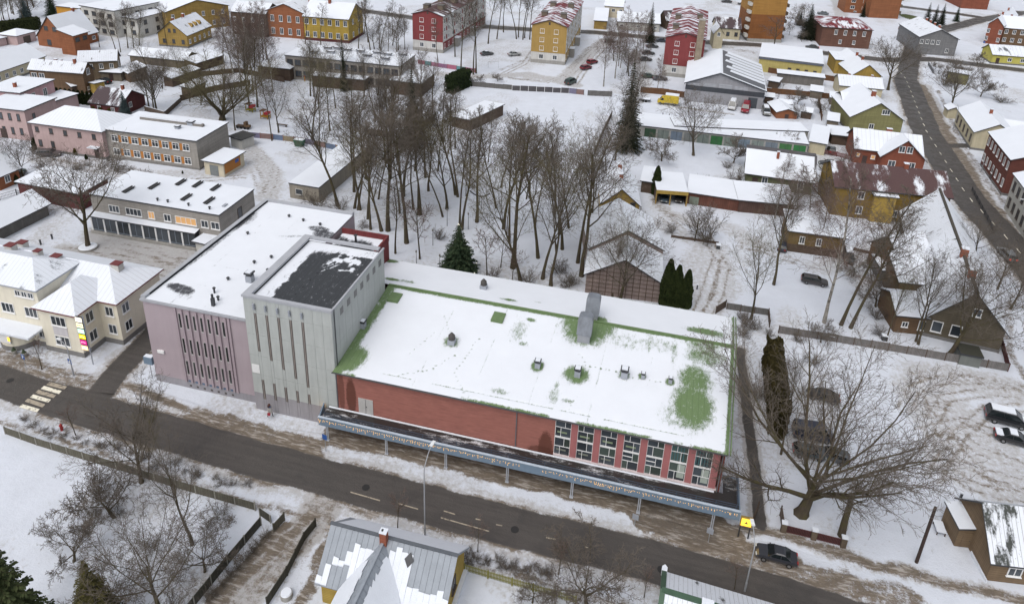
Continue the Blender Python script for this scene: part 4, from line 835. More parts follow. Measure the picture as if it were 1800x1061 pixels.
for z in (4.75, 1.75):
    for k in range(8):
        u = L*(.115+.110*k); add_win(r, 'F', L, D, u, z, 1.55, 1.5, 't')
        if k < 7: b = MB(); b.box(u+.95, u+1.65, -.05, 0, z-.75, z+.75); b.build('orange_panel', ORG, r)
b = MB(); b.box(L*.16, L*.86, D*.62, D*.62+.7, 6.6, 7.15); b.build('roof_light_strip', paint('dull_strip', (.20, .185, .17)), r); b = MB(); b.box(L*.16, L*.84, D*.62+.1, D*.62+.5, 7.15, 7.22); b.build('snow_cap', SNOWM, r)
box_vent(r, L*.72, D*.66, 6.6, 1.3, 1.0, .95); box_vent(r, L*.66, D*.42, 6.6, .9, .9, .7)
r, L, D = H('school_porch', 'cream porch with orange side and snowy slab roof at the school end', (358,282), (392,288), (421,266), 3.0, 'flat', 0, CREAM, R_FLAT, ov=.4, t=.15, doors=(('F', .5, 2.0, 2.3, glass_mat('porch_glass', (.12, .13, .13))),), cat='porch')
b = MB(); b.box(L, L+.05, .3, D*.8, .6, 2.8); b.build('orange_panel', ORG, r); b = MB(); b.box(L+.05, L+.08, D*.55, D*.72, 1.7, 2.4); b.build('blue_plate', plain('sign_blue', (.02, .09, .35)), r)
H('transformer_hut', 'white flat roofed hut with a round plate behind the school', (405,240), (424,246), (437,235), 2.3, 'flat', 0, LGREY, snowroof('hut_roof', (.05, .05, .05), .75), cat='hut')
# canteen and its neighbours
r, L, D = H('canteen', 'grey brick canteen with slatted roof lights and a glazed ground floor', (158,342), (384.4,379), (446.6,334), 6.6, 'flat', 0, GRYB, R_FLAT, ov=.12, cat='building')
for (a, c, w, n, lit) in ((.18,.2,2.6,'3',()),(.335,.35,3.9,'4',()),(.475,.49,1.6,'2',(0,)),(.60,.61,1.7,'2',()),(.742,.75,5.0,'4',(0,)),(.885,.89,1.7,'2',()),(.965,.97,2.0,'2',())):
    add_win(r, 'F', L, D, L*a, 4.6, w*.8, 1.35, n, WHITE, bool(lit))
add_win(r, 'R', L, D, D*.55, 4.4, 1.3, 2.0, '1', FB)
for x, y in ((.335,.55),(.47,.82),(.60,.84),(.75,.82),(.655,.35),(.83,.36),(.21,.3)):
    b = MB(); b.box(L*x-.25, L*x+.25, D*y-1.1, D*y+1.1, 6.75, 7.0); b.box(L*x-.36, L*x-.16, D*y-1.25, D*y+1.25, 7.0, 7.12); b.box(L*x+.16, L*x+.36, D*y-1.25, D*y+1.25, 7.0, 7.12); o = b.build('roof_light', paint('slatted_vent', (.055, .055, .055)), r); o.rotation_euler = (0, 0, 0)
for x in (.5,.58,.74,.90): vent_pipe(r, L*x, D*.12, 6.8, .4, .14)
b = MB(); b.box(L*.955, L*.975, D*.25, D*.35, 6.8, 7.0); b.build('skylight', GREYM, r)
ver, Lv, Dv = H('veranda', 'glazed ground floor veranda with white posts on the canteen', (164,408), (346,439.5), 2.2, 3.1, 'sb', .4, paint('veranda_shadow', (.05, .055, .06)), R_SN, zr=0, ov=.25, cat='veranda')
for k in range(8):
    x0 = Lv*k/8; b = MB(); b.box(x0, x0+.28, -.1, .05, .5, 3.0); b.build('post', WHITE, ver)
    b = MB(); b.box(x0+.28, x0+Lv/8-.02, -.03, 0, .7, 2.95); w = b.build('glazing', GLASS, ver); b = MB(); b.box(x0+Lv/16, x0+Lv/16+.1, -.06, -.03, .7, 2.95); b.box(x0+.3, x0+Lv/8, -.06, -.03, .65, .8); b.build('mullion', paint('blue_mullion', (.17, .20, .24)), w)
b = MB(); b.box(-.1, Lv+.1, -.35, .0, -.2, .5); b.build('base', CONC, ver)
H('entrance_porch', 'small white slab porch where canteen and pink block meet', (343,424), (360,428), 3.0, 2.6, 'flat', 0, LGREY, R_FLAT, ov=.4, cat='porch')
H('red_shed', 'long maroon windowless shed joined to the canteen', (30,320), (140,341), 6.5, 3.3, 'sb', .3, MAROON, R_SN, cat='shed')
H('long_shed', 'long grey shed with thick snow roof at the left edge', (-60,452), (87,378), 7.0, 2.3, 'gx', 1.9, paint('grey_board', (.13, .125, .115), .85, .25, 1.0, streak=.4), R_SN, zr=0, ov=.5, cat='shed')
H('cottage', 'red plank cottage cut by the left edge under the bare tree', (-45,325), (1,335), (22,316), 3.0, 'gy', 2.6, BRKO, R_SN, zr=0, wins=(('R', 1, 1.7, 1.1, 1.4, .35, .5),), ov=.5)
# ---- top middle
H('brick_house', 'orange brick house with white framed windows among trees at the top', (468,18.5), (532,23.5), (600,6), 9.0, 'gy', 2.6, BRKO, R_SN2, wins=(('F', 4, (6.6,2.2), 1.3, 2.2, .15, .85),), chim=((.8,.6,.9,.9,1.6),))
H('dark_house', 'dark roofed house behind thick bare trees at the top', (405,20), (466,25), 10, 8.0, 'gx', 2.6, TIMD, R_SN2, wins=(('F', 4, (5.5,2.0), 1.0, 1.6, .1, .9),))
H('yellow_house', 'yellow and maroon timber house with two rows of windows', (533,28.5), (612,34.5), (646,21), 8.2, 'gx', 4.0, WOODB('strong_yellow_timber', (.36, .25, .05)), R_SN, wins=(('F', 6, (6.6,2.2), 1.35, 2.0, .07, .93, '2'), ('R', 2, (6.6,2.2), 1.2, 1.8, .3, .7)), chim=((.45,.45,.8,.8,1.6),), plinth=(.9, MAROON))
r, L, D = H('kindergarten', 'long grey kindergarten with many dark roof vents behind the trees', (501,97.5), (702,117.5), (728,97), 6.8, 'flat', 0, GRYB, R_FLAT, ov=.2, wins=(('F', 14, (5.0,1.8), 1.9, 1.8, .04, .96, '2', FB),), cat='building')
for x, y in ((.2,.3),(.33,.45),(.25,.75),(.33,.8),(.43,.75),(.55,.75),(.66,.45),(.7,.75),(.8,.7),(.83,.35),(.92,.8)): box_vent(r, L*x, D*y, 7.0, 2.2, 1.0, .8)
H('porch', 'snow topped entrance canopy along the kindergarten front', (548,133), (640,141), 3.0, 3.2, 'flat', 0, TIMD, R_FLAT, cat='porch')
H('store', 'low brown store with snowy roof at the kindergarten end', (686,141.5), (740,147.5), (760,128), 3.8, 'flat', 0, TIMD, R_FLAT, cat='building')
H('shed', 'brown playground shed left of the kindergarten', (453,116), (509,121.5), 6, 3.6, 'hx', 1.4, TIMD, R_SN2, cat='shed')
PANEL = paint('pale_panel', (.52, .51, .49), .8, .12)
def block(label, fl, fr, dep, e, rise, gable, base_col, roof, cols, chims, rw=PANEL):
    r, L, D = H('apartment_block', label, fl, fr, dep, e, 'gy', rise, rw, roof, ov=.4, wins=(('F', 2, tuple(2.2+2.75*k for k in range(4)), 1.4, 1.5, .3, .7, '2'), ('R', cols, tuple(2.2+2.75*k for k in range(4)), 1.3, 1.4, .03, .97, '2')), cat='apartment block')
    b = MB(); b.poly([(0,-.06,3.6),(L,-.06,3.6),(L,-.06,e-.05),(L/2,-.06,e+rise-.1),(0,-.06,e-.05)]); b.build('gable_cladding', gable, r)
    b = MB(); b.box(-.04, L+.06, -.05, D, -.3, 1.1); b.build('plinth', CONC, r)
    b = MB(); b.box(L+.01, L+.05, .02, D*.99, 1.1, 3.6); b.build('ground_band', base_col, r)
    for k in range(cols-1):
        y = D*(.03+.94*(k+.5)/(cols-1))
        if k % 2 == 0:
            for z in (4.95, 7.7, 10.45): b = MB(); b.box(L+.01, L+.05, y-.5, y+.5, z-.7, z+.7); b.build('coloured_panel', base_col, r)
    b = MB(); b.box(L/2-.3, L/2+.3, -.1, -.06, e+.3, e+1.2); b.build('attic_vent', FB, r)
    for x, y in chims:
        b = MB(); z = roof_z('gy', L, D, e, rise, L*x, D*y); b.box(L*x-.9, L*x+.9, D*y-1.3, D*y+1.3, z-.6, z+1.5); o = b.build('chimney', paint('sooty_brick', (.17, .14, .11), .9, .2, lines=('z', .2)), r); b = MB(); b.box(L*x-1.05, L*x+1.05, D*y-1.45, D*y+1.45, z+1.5, z+1.62); b.build('chimney_cap', plain('capstone', (.10, .09, .08)), o)
    for k in (.25, .62): b = MB(); b.box(L, L+1.6, D*k-1.2, D*k+1.2, 0, 3.0); o = b.build('entrance', CONC, r); b = MB(); b.box(L-.1, L+1.8, D*k-1.4, D*k+1.4, 3.0, 3.2); b.build('entrance_roof', SNOWM, o)
    return r, L, D
REDR = paint('red_render', (.21, .048, .05), .8, .12, .4); YELR = paint('mustard_render', (.36, .235, .075), .8, .10, .3, lines=None)
block('red gabled apartment block with dark brown roof behind the playground', (725,24), (778.7,29.5), 44, 12.2, 1.5, REDR, REDR, R_BR, 12, ((.28,.12),(.72,.14),(.3,.4),(.7,.42)))
block('mustard gabled apartment block with red sheet roof and pale base', (935.5,43.5), (997,48.5), (1047,5), 12.2, 1.8, YELR, YELR, R_RED, 9, ((.2,.25),(.78,.22),(.25,.6),(.8,.62)))
r, L, D = block('dark red gabled apartment block with tall free standing brick chimney', (1171,65), (1240,71.5), (1262,23), 12.2, 1.8, REDR, REDR, R_RED, 9, ((.2,.2),(.2,.55),(.85,.3),(.8,.62)))
b = MB(); b.box(L*.78, L*.78+1.9, -1.9, -.1, 0, 18.5); o = b.build('boiler_chimney', paint('pale_brick_stack', (.25, .205, .155), .9, .25, .8, lines=('z', .25), streak=.5), r); b = MB(); b.box(L*.78-.1, L*.78+2, -2, 0, 18.5, 18.7); b.build('chimney_cap', CONC, o)
H('timber_shed', 'ochre sided shed with snow roof right of the mustard block', (1044.7,36.5), (1066.7,38), (1075,15), 3.2, 'gx', 2.2, OCHRE, R_SN, cat='shed')
H('long_shed', 'pale long shed with snow roof beyond the tall spruces', (1086,38), (1160,42.5), 14, 3.2, 'gx', 2.4, PLAST, R_SN, wins=(('F', 3, 1.7, 1.2, 1.0),), cat='shed')
H('cream_house', 'cream house with brown wing at the top edge', (1063,10.5), (1095,13), 9, 4.6, 'gx', 2, CREAM, R_SN, wins=(('F', 3, 3.0, 1.3, 1.3),))
H('brown_barn', 'dark barn with rounded snow roof at the top edge behind the spruce', (1160,30), (1172,36), (1180,14), 3.5, 'gy', 3, TIMD, R_DK, cat='barn')
r, L, D = H('beige_house', 'beige house with black half bare roof and tiled dormer', (1255,67.5), (1299,70.5), 9, 4.2, 'gx', 3.0, CREAM2, R_DK, zr=0, wins=(('F', 3, 2.0, 1.2, 1.5, .2, .85, '2', FB),))
H('beige_wing', 'beige gabled wing on the left of the half bare roof', (1256,58), (1272,59), 8, 5.6, 'gy', 2.2, CREAM2, R_SN2, wins=(('F', 1, 5.2, 1.1, 1.4),))
r, L, D = H('brick_apartments', 'tall brown brick end wall with ochre upper half', (1314,73), (1372,75.5), 16, 21, 'flat', 0, paint('ochre_brick', (.34, .18, .05), .85, .14, .4, lines=('z', .5)), R_FLAT, zr=0, ov=.1, cat='apartment block')
b = MB(); b.box(-.05, L+.05, -.06, D, 1.2, 10.2); b.build('brown_brick_half', paint('brown_brick', (.21, .085, .03), .85, .2, .3, lines=('z', .4)), r); b = MB(); b.box(-.1, L+.1, -.12, D, -.3, 1.2); b.build('plinth', CONC, r)
for k in range(6): b = MB(); b.box(-1.1, -.06, .5, 3.5, 1.5+2.9*k, 2.6+2.9*k); b.build('balcony', LGREY, r); b = MB(); b.box(L+.06, L+1.1, .5, 3.5, 1.5+2.9*k, 2.6+2.9*k); b.build('balcony', TIMD, r)
# ---- top right
H('timber_tenement', 'brown two storey timber house with patchy red roof at the crossroads', (1447,47.5), (1534,53.5), (1558,37.5), 7.0, 'hx', 2.2, WOODB('red_brown_timber', (.125, .062, .045)), R_RED, wins=(('F', 4, 5.4, 1.1, 1.8, .28, .85), ('F', 2, 2.0, 1.0, 1.5, .4, .68), ('R', 2, 5.4, 1.0, 1.6, .55, .75)), chim=((.65,.9,.5,.5,.5),))
r, L, D = H('brick_apartments', 'tall orange brick apartment wall with side balconies at the top edge', (1526,31), (1578,33.5), 14, 19, 'flat', 0, paint('rust_brick', (.235, .095, .045), .85, .15, .4, lines=('z', .5)), R_FLAT, zr=0, ov=.1, cat='apartment block')
for k in range(6): b = MB(); b.box(L, L+1.5, 1.5, 9, 1.8+2.9*k, 3.0+2.9*k); b.build('balcony', WEATH, r)
H('brick_apartments', 'brick apartment wing with small windows left of the tall orange wall', (1483,22), (1528,25), 12, 19, 'flat', 0, _mc['rust_brick'], R_FLAT, zr=0, ov=.1, wins=(('F', 2, (2.5,5.4,8.3), 1.8, 1.4, .3, .75),), cat='apartment block')
H('grey_house', 'grey timber gabled house with four red chimneys on a snowy ridge', (1617.5,65), (1685,69.5), (1735,52), 6.2, 'gy', 3.0, GREYT, R_SN2, wins=(('F', 4, 4.6, 1.1, 1.5, .07, .5), ('F', 1, 1.8, 1.1, 1.5, .75, .8), ('R', 5, 4.6, 1.0, 1.5, .1, .6)), chim=((.6,.25),(.6,.45),(.6,.65),(.6,.82)))
H('corner_house', 'brown timber house with snowy roof at the right edge', (1766,49), (1850,56), 13, 6.4, 'gx', 3.4, TIMB, R_SN, wins=(('F', 6, (5.0,1.9), 1.2, 1.5, .06, .9),), chim=((.25,.6),(.02,.7)))
H('brick_house', 'red brick gabled house beside the brown one at the right edge', (1738,42), (1764,46), (1800,28), 7.5, 'gy', 2.6, BRK, R_SN, wins=(('F', 2, (5,2), 1.0, 1.6),), chim=((.5,.3),(.5,.7)))
H('yellow_cottage', 'yellow cottage with snow ribbed tin roof at the right edge', (1746,96), (1850,104), 9, 3.2, 'gx', 2.4, paint('lemon_render', (.44, .40, .10), .8, .1), snowroof('ribbed_snow_roof', (.13, .14, .15), .30, seam=1.2, thin=.3), wins=(('F', 4, 1.8, 1.3, 1.2, .3, .95),), doors=(('F', .1, 1.1, 2.1, FD),), plinth=PLI)
H('barracks', 'long dark brick house with white windows at the top right edge', (1688,14.5), (1735,17.5), (1790,4), 8, 'gx', 2, BRK, R_DK, zr=0, wins=(('R', 8, 4.5, 1.0, 1.6, .05, .95),))
H('shop', 'yellow flat roofed shop with dark fascia and roof vents', (1335,103), (1446,116.5), (1441,91), 4.2, 'flat', 0, paint('shop_yellow', (.42, .35, .13), .8, .12), R_FLAT, t=.75, edge=paint('slate_fascia', (.11, .12, .145)), ov=.25, wins=(('F', 4, 2.2, 1.0, .45, .5, .9, '1', FB),), cat='shop')
H('plank_shed', 'grey plank shed in front of the yellow shop', (1368,129), (1449,138), 3.5, 2.8, 'sb', .2, paint('grey_plank', (.15, .14, .13), .85, .2, lines=('x', .35)), R_SN, cat='shed')
H('yellow_house', 'bright yellow gabled house beside the big street tree', (1499,131.5), (1549,134.5), (1553,106), 3.4, 'gy', 3.2, YEL, R_SN, wins=(('F', 2, 2.6, 1.2, 1.3, .45, .75, '2', FB),), chim=((.5,.3),(.5,.55)))
H('yellow_wing', 'yellow side wing with flat snow roof left of the bright gable', (1470,105.5), (1500,108), (1512,95), 4.4, 'flat', 0, YEL, R_SN, cat='house')
H('cream_house', 'cream cottage with ribbed snow roof between the yellow and olive houses', (1477,150), (1552,157), 8.5, 3.2, 'gx', 2.0, CREAM2, R_SEAM, wins=(('F', 1, 1.9, 1.2, 1.3, .35, .4),), chim=((.3,.8),(.85,.8)))
r, L, D = H('olive_house', 'olive green gabled house with three part attic window', (1496,205), (1588,212), (1590,178), 4.2, 'gy', 4.0, OLIVE, R_SN, wins=(('F', 1, 6.0, 1.9, 1.3, .62, .66, '3'), ('F', 1, 2.0, 1.2, 1.4, .4, .45)), chim=((.5,.35,.9,.9,1.4),), plinth=PLI)
H('olive_wing', 'olive side wing with flat snow roof behind the three part attic window', (1483,179), (1532,183), 7, 4.6, 'gx', 1.6, OLIVE, R_SN, wins=(('F', 1, 3.0, 1.1, 1.3, .35, .4, '2', FB),))
r, L, D = H('brick_cottage', 'red brick house with snowy roof and lit signs beside its door', (1504,260), (1621,274), 9.5, 3.7, 'gx', 3.0, BRK, snowroof('tiled_snow_roof', (.13, .10, .09), .06, seam=.9), ov=.4, wins=(('F', 1, 2.0, .9, .9, .28, .3, '1', WHITE, (0,)),), doors=(('F', .17, 1.0, 2.1, FD),), chim=((.55,.62,1.1,.8,1.2),))
add_win(r, 'F', L, D, L*.06, 2.2, .7, .8, '1', WHITE, True)
H('brick_gable', 'red brick front gable with two attic windows and a cross of wall ties', (1551,273), (1626,281.5), 4.0, 3.7, 'gy', 4.0, BRK, R_SN, ov=.5, wins=(('F', 2, 5.6, 1.25, 1.5, .42, .6), ('F', 2, 1.9, 1.5, 1.7, .26, .72)))
# garages
r, L, D = H('garage_row', 'long row of garages with coloured doors under one snowy roof', (1118,220.5), (1421,254.5), (1421,231), 2.6, 'flat', .2, CONC, R_FLAT, ov=.15, cat='garages')
for k, c in enumerate(((.035,.07,.04),(.15,.175,.16),(.13,.165,.21),(.16,.17,.165),(.16,.19,.17),(.035,.13,.045),(.17,.205,.18),(.14,.18,.22),(.17,.20,.185),(.15,.18,.21),(.05,.14,.05),(.035,.15,.05))):
    x0 = L*(.055+k*.0788); b = MB(); b.box(x0, x0+L*.068, -.05, 0, 0, 2.2); o = b.build('garage_door', paint('garage_door_%d' % k, c, .7, .25, 1.2, streak=.4), r); b = MB(); b.box(x0+L*.033, x0+L*.035, -.07, -.05, 0, 2.2); b.build('door_split', DARKM, o)
H('garage_row', 'second garage roof with dark coping behind the coloured doors', (1186,222), (1421,232), (1418,217), 2.9, 'flat', 0, CONC, R_FLAT, ov=.1, cat='garages')
H('annex', 'small beige outbuilding at the right end of the garages', (1424,249), (1452,254), (1455,226), 2.8, 'sb', .3, CREAM2, R_SN, cat='outbuilding')
H('shed', 'low shed with snow roof above the parked black car by the brick house', (1463,237), (1498,241), 6.5, 2.4, 'flat', 0, TIMD, R_SN, cat='shed')
r, L, D = H('workshop', 'modern grey workshop with one steep slope carrying snow striped panels', (1202,177), (1339,192.5), (1349,146), 5.2, 'gy', 3.6, paint('workshop_grey', (.27, .27, .29), .7, .08), R_SN, zr=0, rp=.58, edge=paint('anthracite', (.05, .055, .065)), ov=.5, t=.35, doors=(('F', .66, 3.0, 3.0, paint('shutter_grey', (.30, .31, .33), .5, .1, lines=('z', .4))), ('F', .87, 2.4, 3.0, GLASS)), cat='workshop')
b = MB(); b.box(-.06, L+.06, -.1, .0, 3.4, 4.7); b.build('dark_band', _mc['anthracite'], r)
for k in range(4): b = MB(); b.box(L*(.02+.2*k), L*(.19+.2*k), -.12, -.02, 4.75, 6.0-.25*abs(k-2)); b.build('translucent_panel', paint('polycarbonate', (.33, .34, .37), .4, .05, lines=('z', .5)), r)
m_ = L*.42; an = math.atan2(3.6, L-m_)
for k in range(8):
    y = D*(.02+.12*k); P = lambda s, yy, o: (m_+s*(L+.5-m_), yy, 5.2+3.6*(1-s)+.36+o)
    b = MB(); s0, s1 = (.05, .97); q = [P(s0,y,.06), P(s1,y,.06), P(s1,y+D*.112,.06), P(s0,y+D*.112,.06)]; b.quad(*q); b.quad(*[(p[0],p[1],p[2]-.05) for p in q][::-1]); o = b.build('roof_panel', paint('slate_sheet', (.10, .105, .12), .45, .1), r)
    if k > 0: b = MB(); s0 = (.62,.2,.12,.25,.1,.2,.1,.15)[k]; q = [P(s0,y+.3,.14), P(.985,y+.3,.14), P(.985,y+D*.112-.3,.14), P(s0+.03,y+D*.112-.3,.14)]; b.quad(*q); b.quad(*[(p[0],p[1],p[2]-.07) for p in q][::-1]); b.build('snow_strip', SNOWM, o)
H('hut', 'little brick hut with arched mouth and snow roof in the allotment', (1364,208), (1400,209.5), (1402,193), 1.7, 'gy', .9, BRKO, R_SN, zr=0, ov=.3, doors=(('F', .5, 1.0, 1.2, FD),), cat='hut')
H('carport_shelter', 'small open woodstore with snow roof at the allotment fence', (1351,142), (1368,145), 5, 2.0, 'flat', 0, TIMD, R_SN, cat='shelter')
for (a, c, d, e, lb) in (((1371,182),(1392,184),4,1.9,'tiny snow roofed shed beside the brick hut'),((1409,196),(1427,199),4,1.8,'tiny plank shed under the lone allotment tree'),((1345,170),(1360,172),4,1.9,'tiny snow roofed shed against the brown board fence'),((1455,212),(1474,215),5,2.1,'tiny shed left of the olive house'),((1460,172),(1476,174),4,2.0,'tiny shed below the cream cottage'),((1425,160),(1446,163),4,2.0,'tiny shed in the upper allotment'),((1310,150),(1330,152),3,1.6,'low snowed woodpile shed right of the workshop')):
    H('shed', lb, a, c, d, e, 'gx' if e < 2 else 'sb', .6, TIMD if e < 2 else WEATH, R_SN, ov=.25, cat='shed')
# ---- middle right
r, L, D = H('green_cottage', 'green timber cottage with thick snow and bare grey ridge', (1313,303), (1430,319.5), 11.5, 3.0, 'gx', 3.2, GRNT, R_SN, ov=.5, wins=(('F', 1, 1.7, 1.2, 1.6, .27, .3), ('F', 1, 1.7, 1.2, 1.6, .8, .85)), doors=(('F', .14, 1.1, 2.1, FD),), chim=((.45,.36,.5,.5,1.6),))
b = MB(); b.box(-.5, L+.5, D/2-.2, D/2+1.4, 6.2, 6.48); b.build('bare_ridge', paint('bare_slate', (.085, .08, .085)), r); b = MB(); b.quad((L+.1, .2, 3.3), (L+.62, .2, 3.2), (L+.62, D/2, 6.42), (L+.1, D/2, 6.45)); b.build('bare_verge', _mc['bare_slate'], r)
loc, ang, L, D = frame((1155,335), (1209,339), (1209,306), 2.9); r = thing('carport', 'open carport with yellow fascia and thick snow sheltering two cars', 'carport', loc, ang)
roof_solid('flat', L, D, 2.9, 0, .1, R_FLAT, DARKM).build('roof', [R_FLAT, DARKM], r); b = MB(); b.box(-.12, L+.12, -.16, -.1, 2.35, 3.1); b.build('fascia', YEL, r)
for x in (0, L*.46, L): b = MB(); b.box(x-.12, x+.12, 0, .2, -.2, 2.85); b.build('post', OCHRE, r)
b = MB(); b.box(0, L, D-.1, D, -.2, 2.85); b.box(0, .1, .2, D-.1, -.2, 2.85); b.box(L-.1, L, .2, D-.1, -.2, 2.85); o = b.build('wall', TIMD, r)
H('shed', 'flat snowy shed roof left of the carport behind the thuja', (1128,318), (1156,322), (1160,297), 2.5, 'flat', 0, TIMD, R_FLAT, cat='shed')
H('plank_shed', 'long reddish plank shed with sagging snow roof beside the carport', (1210,338.5), (1300,352), 7.5, 2.4, 'sb', .5, paint('red_plank', (.12, .05, .035), .85, .3, .8, lines=('x', .35), streak=.4), R_SN, ov=.3, doors=(('F', .13, 1.8, 1.7, paint('old_green_door', (.17, .2, .16), .8, .25)),), cat='shed')
H('plank_shed', 'brown end of the long plank shed behind bare saplings', (1300,352), (1397,361), 7.5, 2.5, 'sb', .5, paint('brown_plank', (.085, .05, .04), .85, .3, .8, lines=('x', .35), streak=.4), R_SN, ov=.3, cat='shed')
H('yellow_house', 'yellow timber house with dark ridge tiles above the barn', (1058,356.5), (1124,361), (1137,316), 4.0, 'gy', 3.0, YEL, R_SN, wins=(('F', 1, 4.4, 1.0, 1.6, .42, .45, '1', FB), ('F', 1, 4.0, 1.0, 1.0, .8, .85, '1', FB)), chim=((.52,.45,.7,.7,.9),(.52,.85,.7,.7,.9)))
LAT = WOODB('barn_board', (.26, .205, .185))
r, L, D = H('barn', 'wide barn with latticed timber front and deep snow roof', (1031,480), (1162,496.5), (1166,440), 3.6, 'gy', 3.2, LAT, R_SN, ov=.4, cat='barn')
for k in range(1, 11): b = MB(); hh = 3.5+3.1*(1-abs(k/11-.5)*2); x = L*k/11; b.box(x-.05, x+.05, -.07, 0, 0, hh); b.build('batten', TIMD, r)
for k in range(1, 9): 
    z = .72*k; half = L/2 if z < 3.6 else L/2*(1-(z-3.6)/3.2)
    if half > .3: b = MB(); b.box(L/2-half, L/2+half, -.045, 0, z-.035, z+.035); b.build('batten', TIMD, r)
H('barn', 'upper barn with higher snow roof and bare ridge edge behind the latticed one', (1036,436), (1166,440), (1167,384), 4.3, 'gy', 3.4, LAT, R_SN, ov=.25, cat='barn')
H('brown_shed', 'brown timber outbuilding with two white windows under birches', (1388,406), (1487,419), 7, 3.9, 'sb', .5, WOODB('ochre_brown', (.15, .10, .04)), R_SN, wins=(('F', 2, 2.5, .9, 1.4, .25, .55),), plinth=(1.5, TIMD), cat='outbuilding')
r, L, D = H('ochre_tenement', 'ochre two storey house with long dark patchy roof by the street', (1470,327), (1672,347), 11, 6.2, 'gx', 2.8, WOODB('dull_ochre', (.20, .13, .03)), R_BR, ov=.4, wins=(('F', 1, 4.8, 1.2, 1.6, .22, .25), ('F', 1, 1.7, 1.2, 1.6, .23, .26), ('F', 2, 1.7, 1.1, 1.4, .56, .7)), chim=((.66,.5,.8,.8,1.0),))
H('stair_annex', 'bright yellow boarded stair box on the ochre house', (1538,344), (1577,348), 3.0, 5.4, 'sb', .4, YEL, R_SN, cat='annex')
H('lean_to', 'low snowy lean-to at the street end of the ochre house', (1612,372), (1662,378), 6, 2.6, 'flat', 0, BRKO, R_SN, cat='shed')
# old rambling house by the street
r, L, D = H('rambling_house', 'old rambling timber house with huge snowy roof along the street', (1632,553), (1768,583), (1675,386), 3.6, 'gy', 5.2, WOODB('grey_brown_timber', (.105, .088, .062)), R_SN2, ov=.6, rp=.5, wins=(('F', 2, 2.0, 1.4, 1.8, .15, .4, '1'), ('F', 1, 5.6, 1.1, 1.3, .58, .6)), chim=((.5,.12,.9,.9,1.3),(.5,.3,.9,.9,1.3)), plinth=PLI)
b = MB(); b.box(L*.48, L*.52, -.6, D+.6, 8.85, 9.12); b.build('bare_ridge', paint('mossy_ridge', (.06, .052, .042)), r)
H('side_wing', 'front side wing of the rambling house with a snowy lean-to roof', (1578,553), (1640,559), (1640,516), 3.0, 'gx', 1.6, TIMB, R_SN, wins=(('F', 1, 1.5, .9, .9, .25, .3), ('F', 1, 1.6, 1.2, 1.6, .75, .8, '1')), ov=.3)
H('side_wing', 'middle side wing of the rambling house with brown boarded front', (1582,496), (1655,504), (1650,470), 4.0, 'sb', 1.8, TIMB, R_SN, ov=.3)
H('side_wing', 'rear side wing of the rambling house with steep snowy roof and brown gable', (1583,462), (1640,455), (1625,415), 4.0, 'gx', 3.0, TIMB, R_SN, ov=.3)
H('lean_to', 'grey lean-to under snow at the left of the rambling house', (1552,476), (1584,479), 5.0, 2.3, 'flat', 0, GREYT, R_SN, zr='e', ov=.2, cat='shed')
H('bin_store', 'small mossy flat shed behind the garden fence', (1690,622), (1727,629), (1722,612), 1.7, 'flat', 0, paint('moss_grey', (.15, .16, .15)), snowroof('mossy_roof', (.045, .045, .035), .8), ov=.15, cat='shed')
# east side of the street
H('cream_building', 'cream house with brown pilasters and broad snowy roof across the street', (1684,191), (1714,232.5), (1766,214), 4.4, 'gx', 2.6, CREAM2, R_SN, ov=.3, wins=(('F', 5, 2.3, 1.2, 1.9, .12, .88, '2', FB),), plinth=PLI, chim=((.55,.5),), cat='building')
H('brick_terrace', 'dark red brick terrace house with white windows at the right edge', (1740,233), (1779,281), 12, 8.0, 'gx', 2.6, paint('dark_brick', (.125, .045, .035), .85, .15, lines=('z', .3)), R_SN, wins=(('F', 7, (6.3,2.4), 1.0, 1.8, .07, .93),), doors=(('F', .5, 1.4, 2.4, FD),), plinth=PLI)
H('stone_house', 'grey plastered house with tall windows at the right edge', (1784,306), (1835,372), 12, 7.6, 'gx', 2.6, PLAST, R_SN, wins=(('F', 6, (5.6,2.2), 1.2, 2.0, .1, .9, '2', FB),))
H('low_wall_house', 'low snow roofed outbuilding behind the cream house', (1764,226), (1830,236), 8, 3.0, 'gx', 1.2, CREAM2, R_SN, cat='outbuilding')
H('bus_shelter', 'ruined olive outbuilding with iron frame and snow roof by the crossroads', (1668,128), (1702,134), 6, 3.0, 'sf', .3, OLIVE, R_SN, cat='outbuilding')
H('kiosk', 'small cream kiosk beside the big bare tree across the street', (1661,186), (1668,193), 3, 2.4, 'gx', .8, CREAM2, R_SN, cat='kiosk')
# ---------------------------------------------------------------- cream shop building with lit sign
CR = paint('shop_cream', (.69, .645, .535), .85, .08, streak=.15); SHP = (.7, paint('shop_plinth', (.19, .185, .18)))
R_SHOP = snowroof('shop_roof_snow', (.16, .025, .025), .12, seam=.7); R_SHOPG = snowroof('shop_grey_roof_snow', (.17, .185, .20), .22, seam=.6); REDE = plain('red_eaves', (.14, .02, .02))
w_ = lambda x, y: ('w', x, y)
r, L, D = H('shop_building', 'cream two storey corner building with hipped snowy roof over red sheet', w_(-100, 65.6), w_(-68.3, 65.6), 8.2, 6.7, 'hx', 2.3, CR, R_SHOP, edge=REDE, ov=.5, plinth=SHP, wins=(('R', 1, 5.1, 1.3, 1.5, .14, .2), ('R', 1, 2.3, 1.3, 1.5, .14, .2), ('F', 1, 5.1, 1.3, 1.5, .955, .965), ('F', 1, 2.3, 1.3, 1.5, .955, .965)), chim=((.9,.55,1.2,1.0,1.0,LGREY),(.62,.42,1.2,1.0,1.0,LGREY),(.36,.7,1.2,1.0,1.0,LGREY)), cat='building')
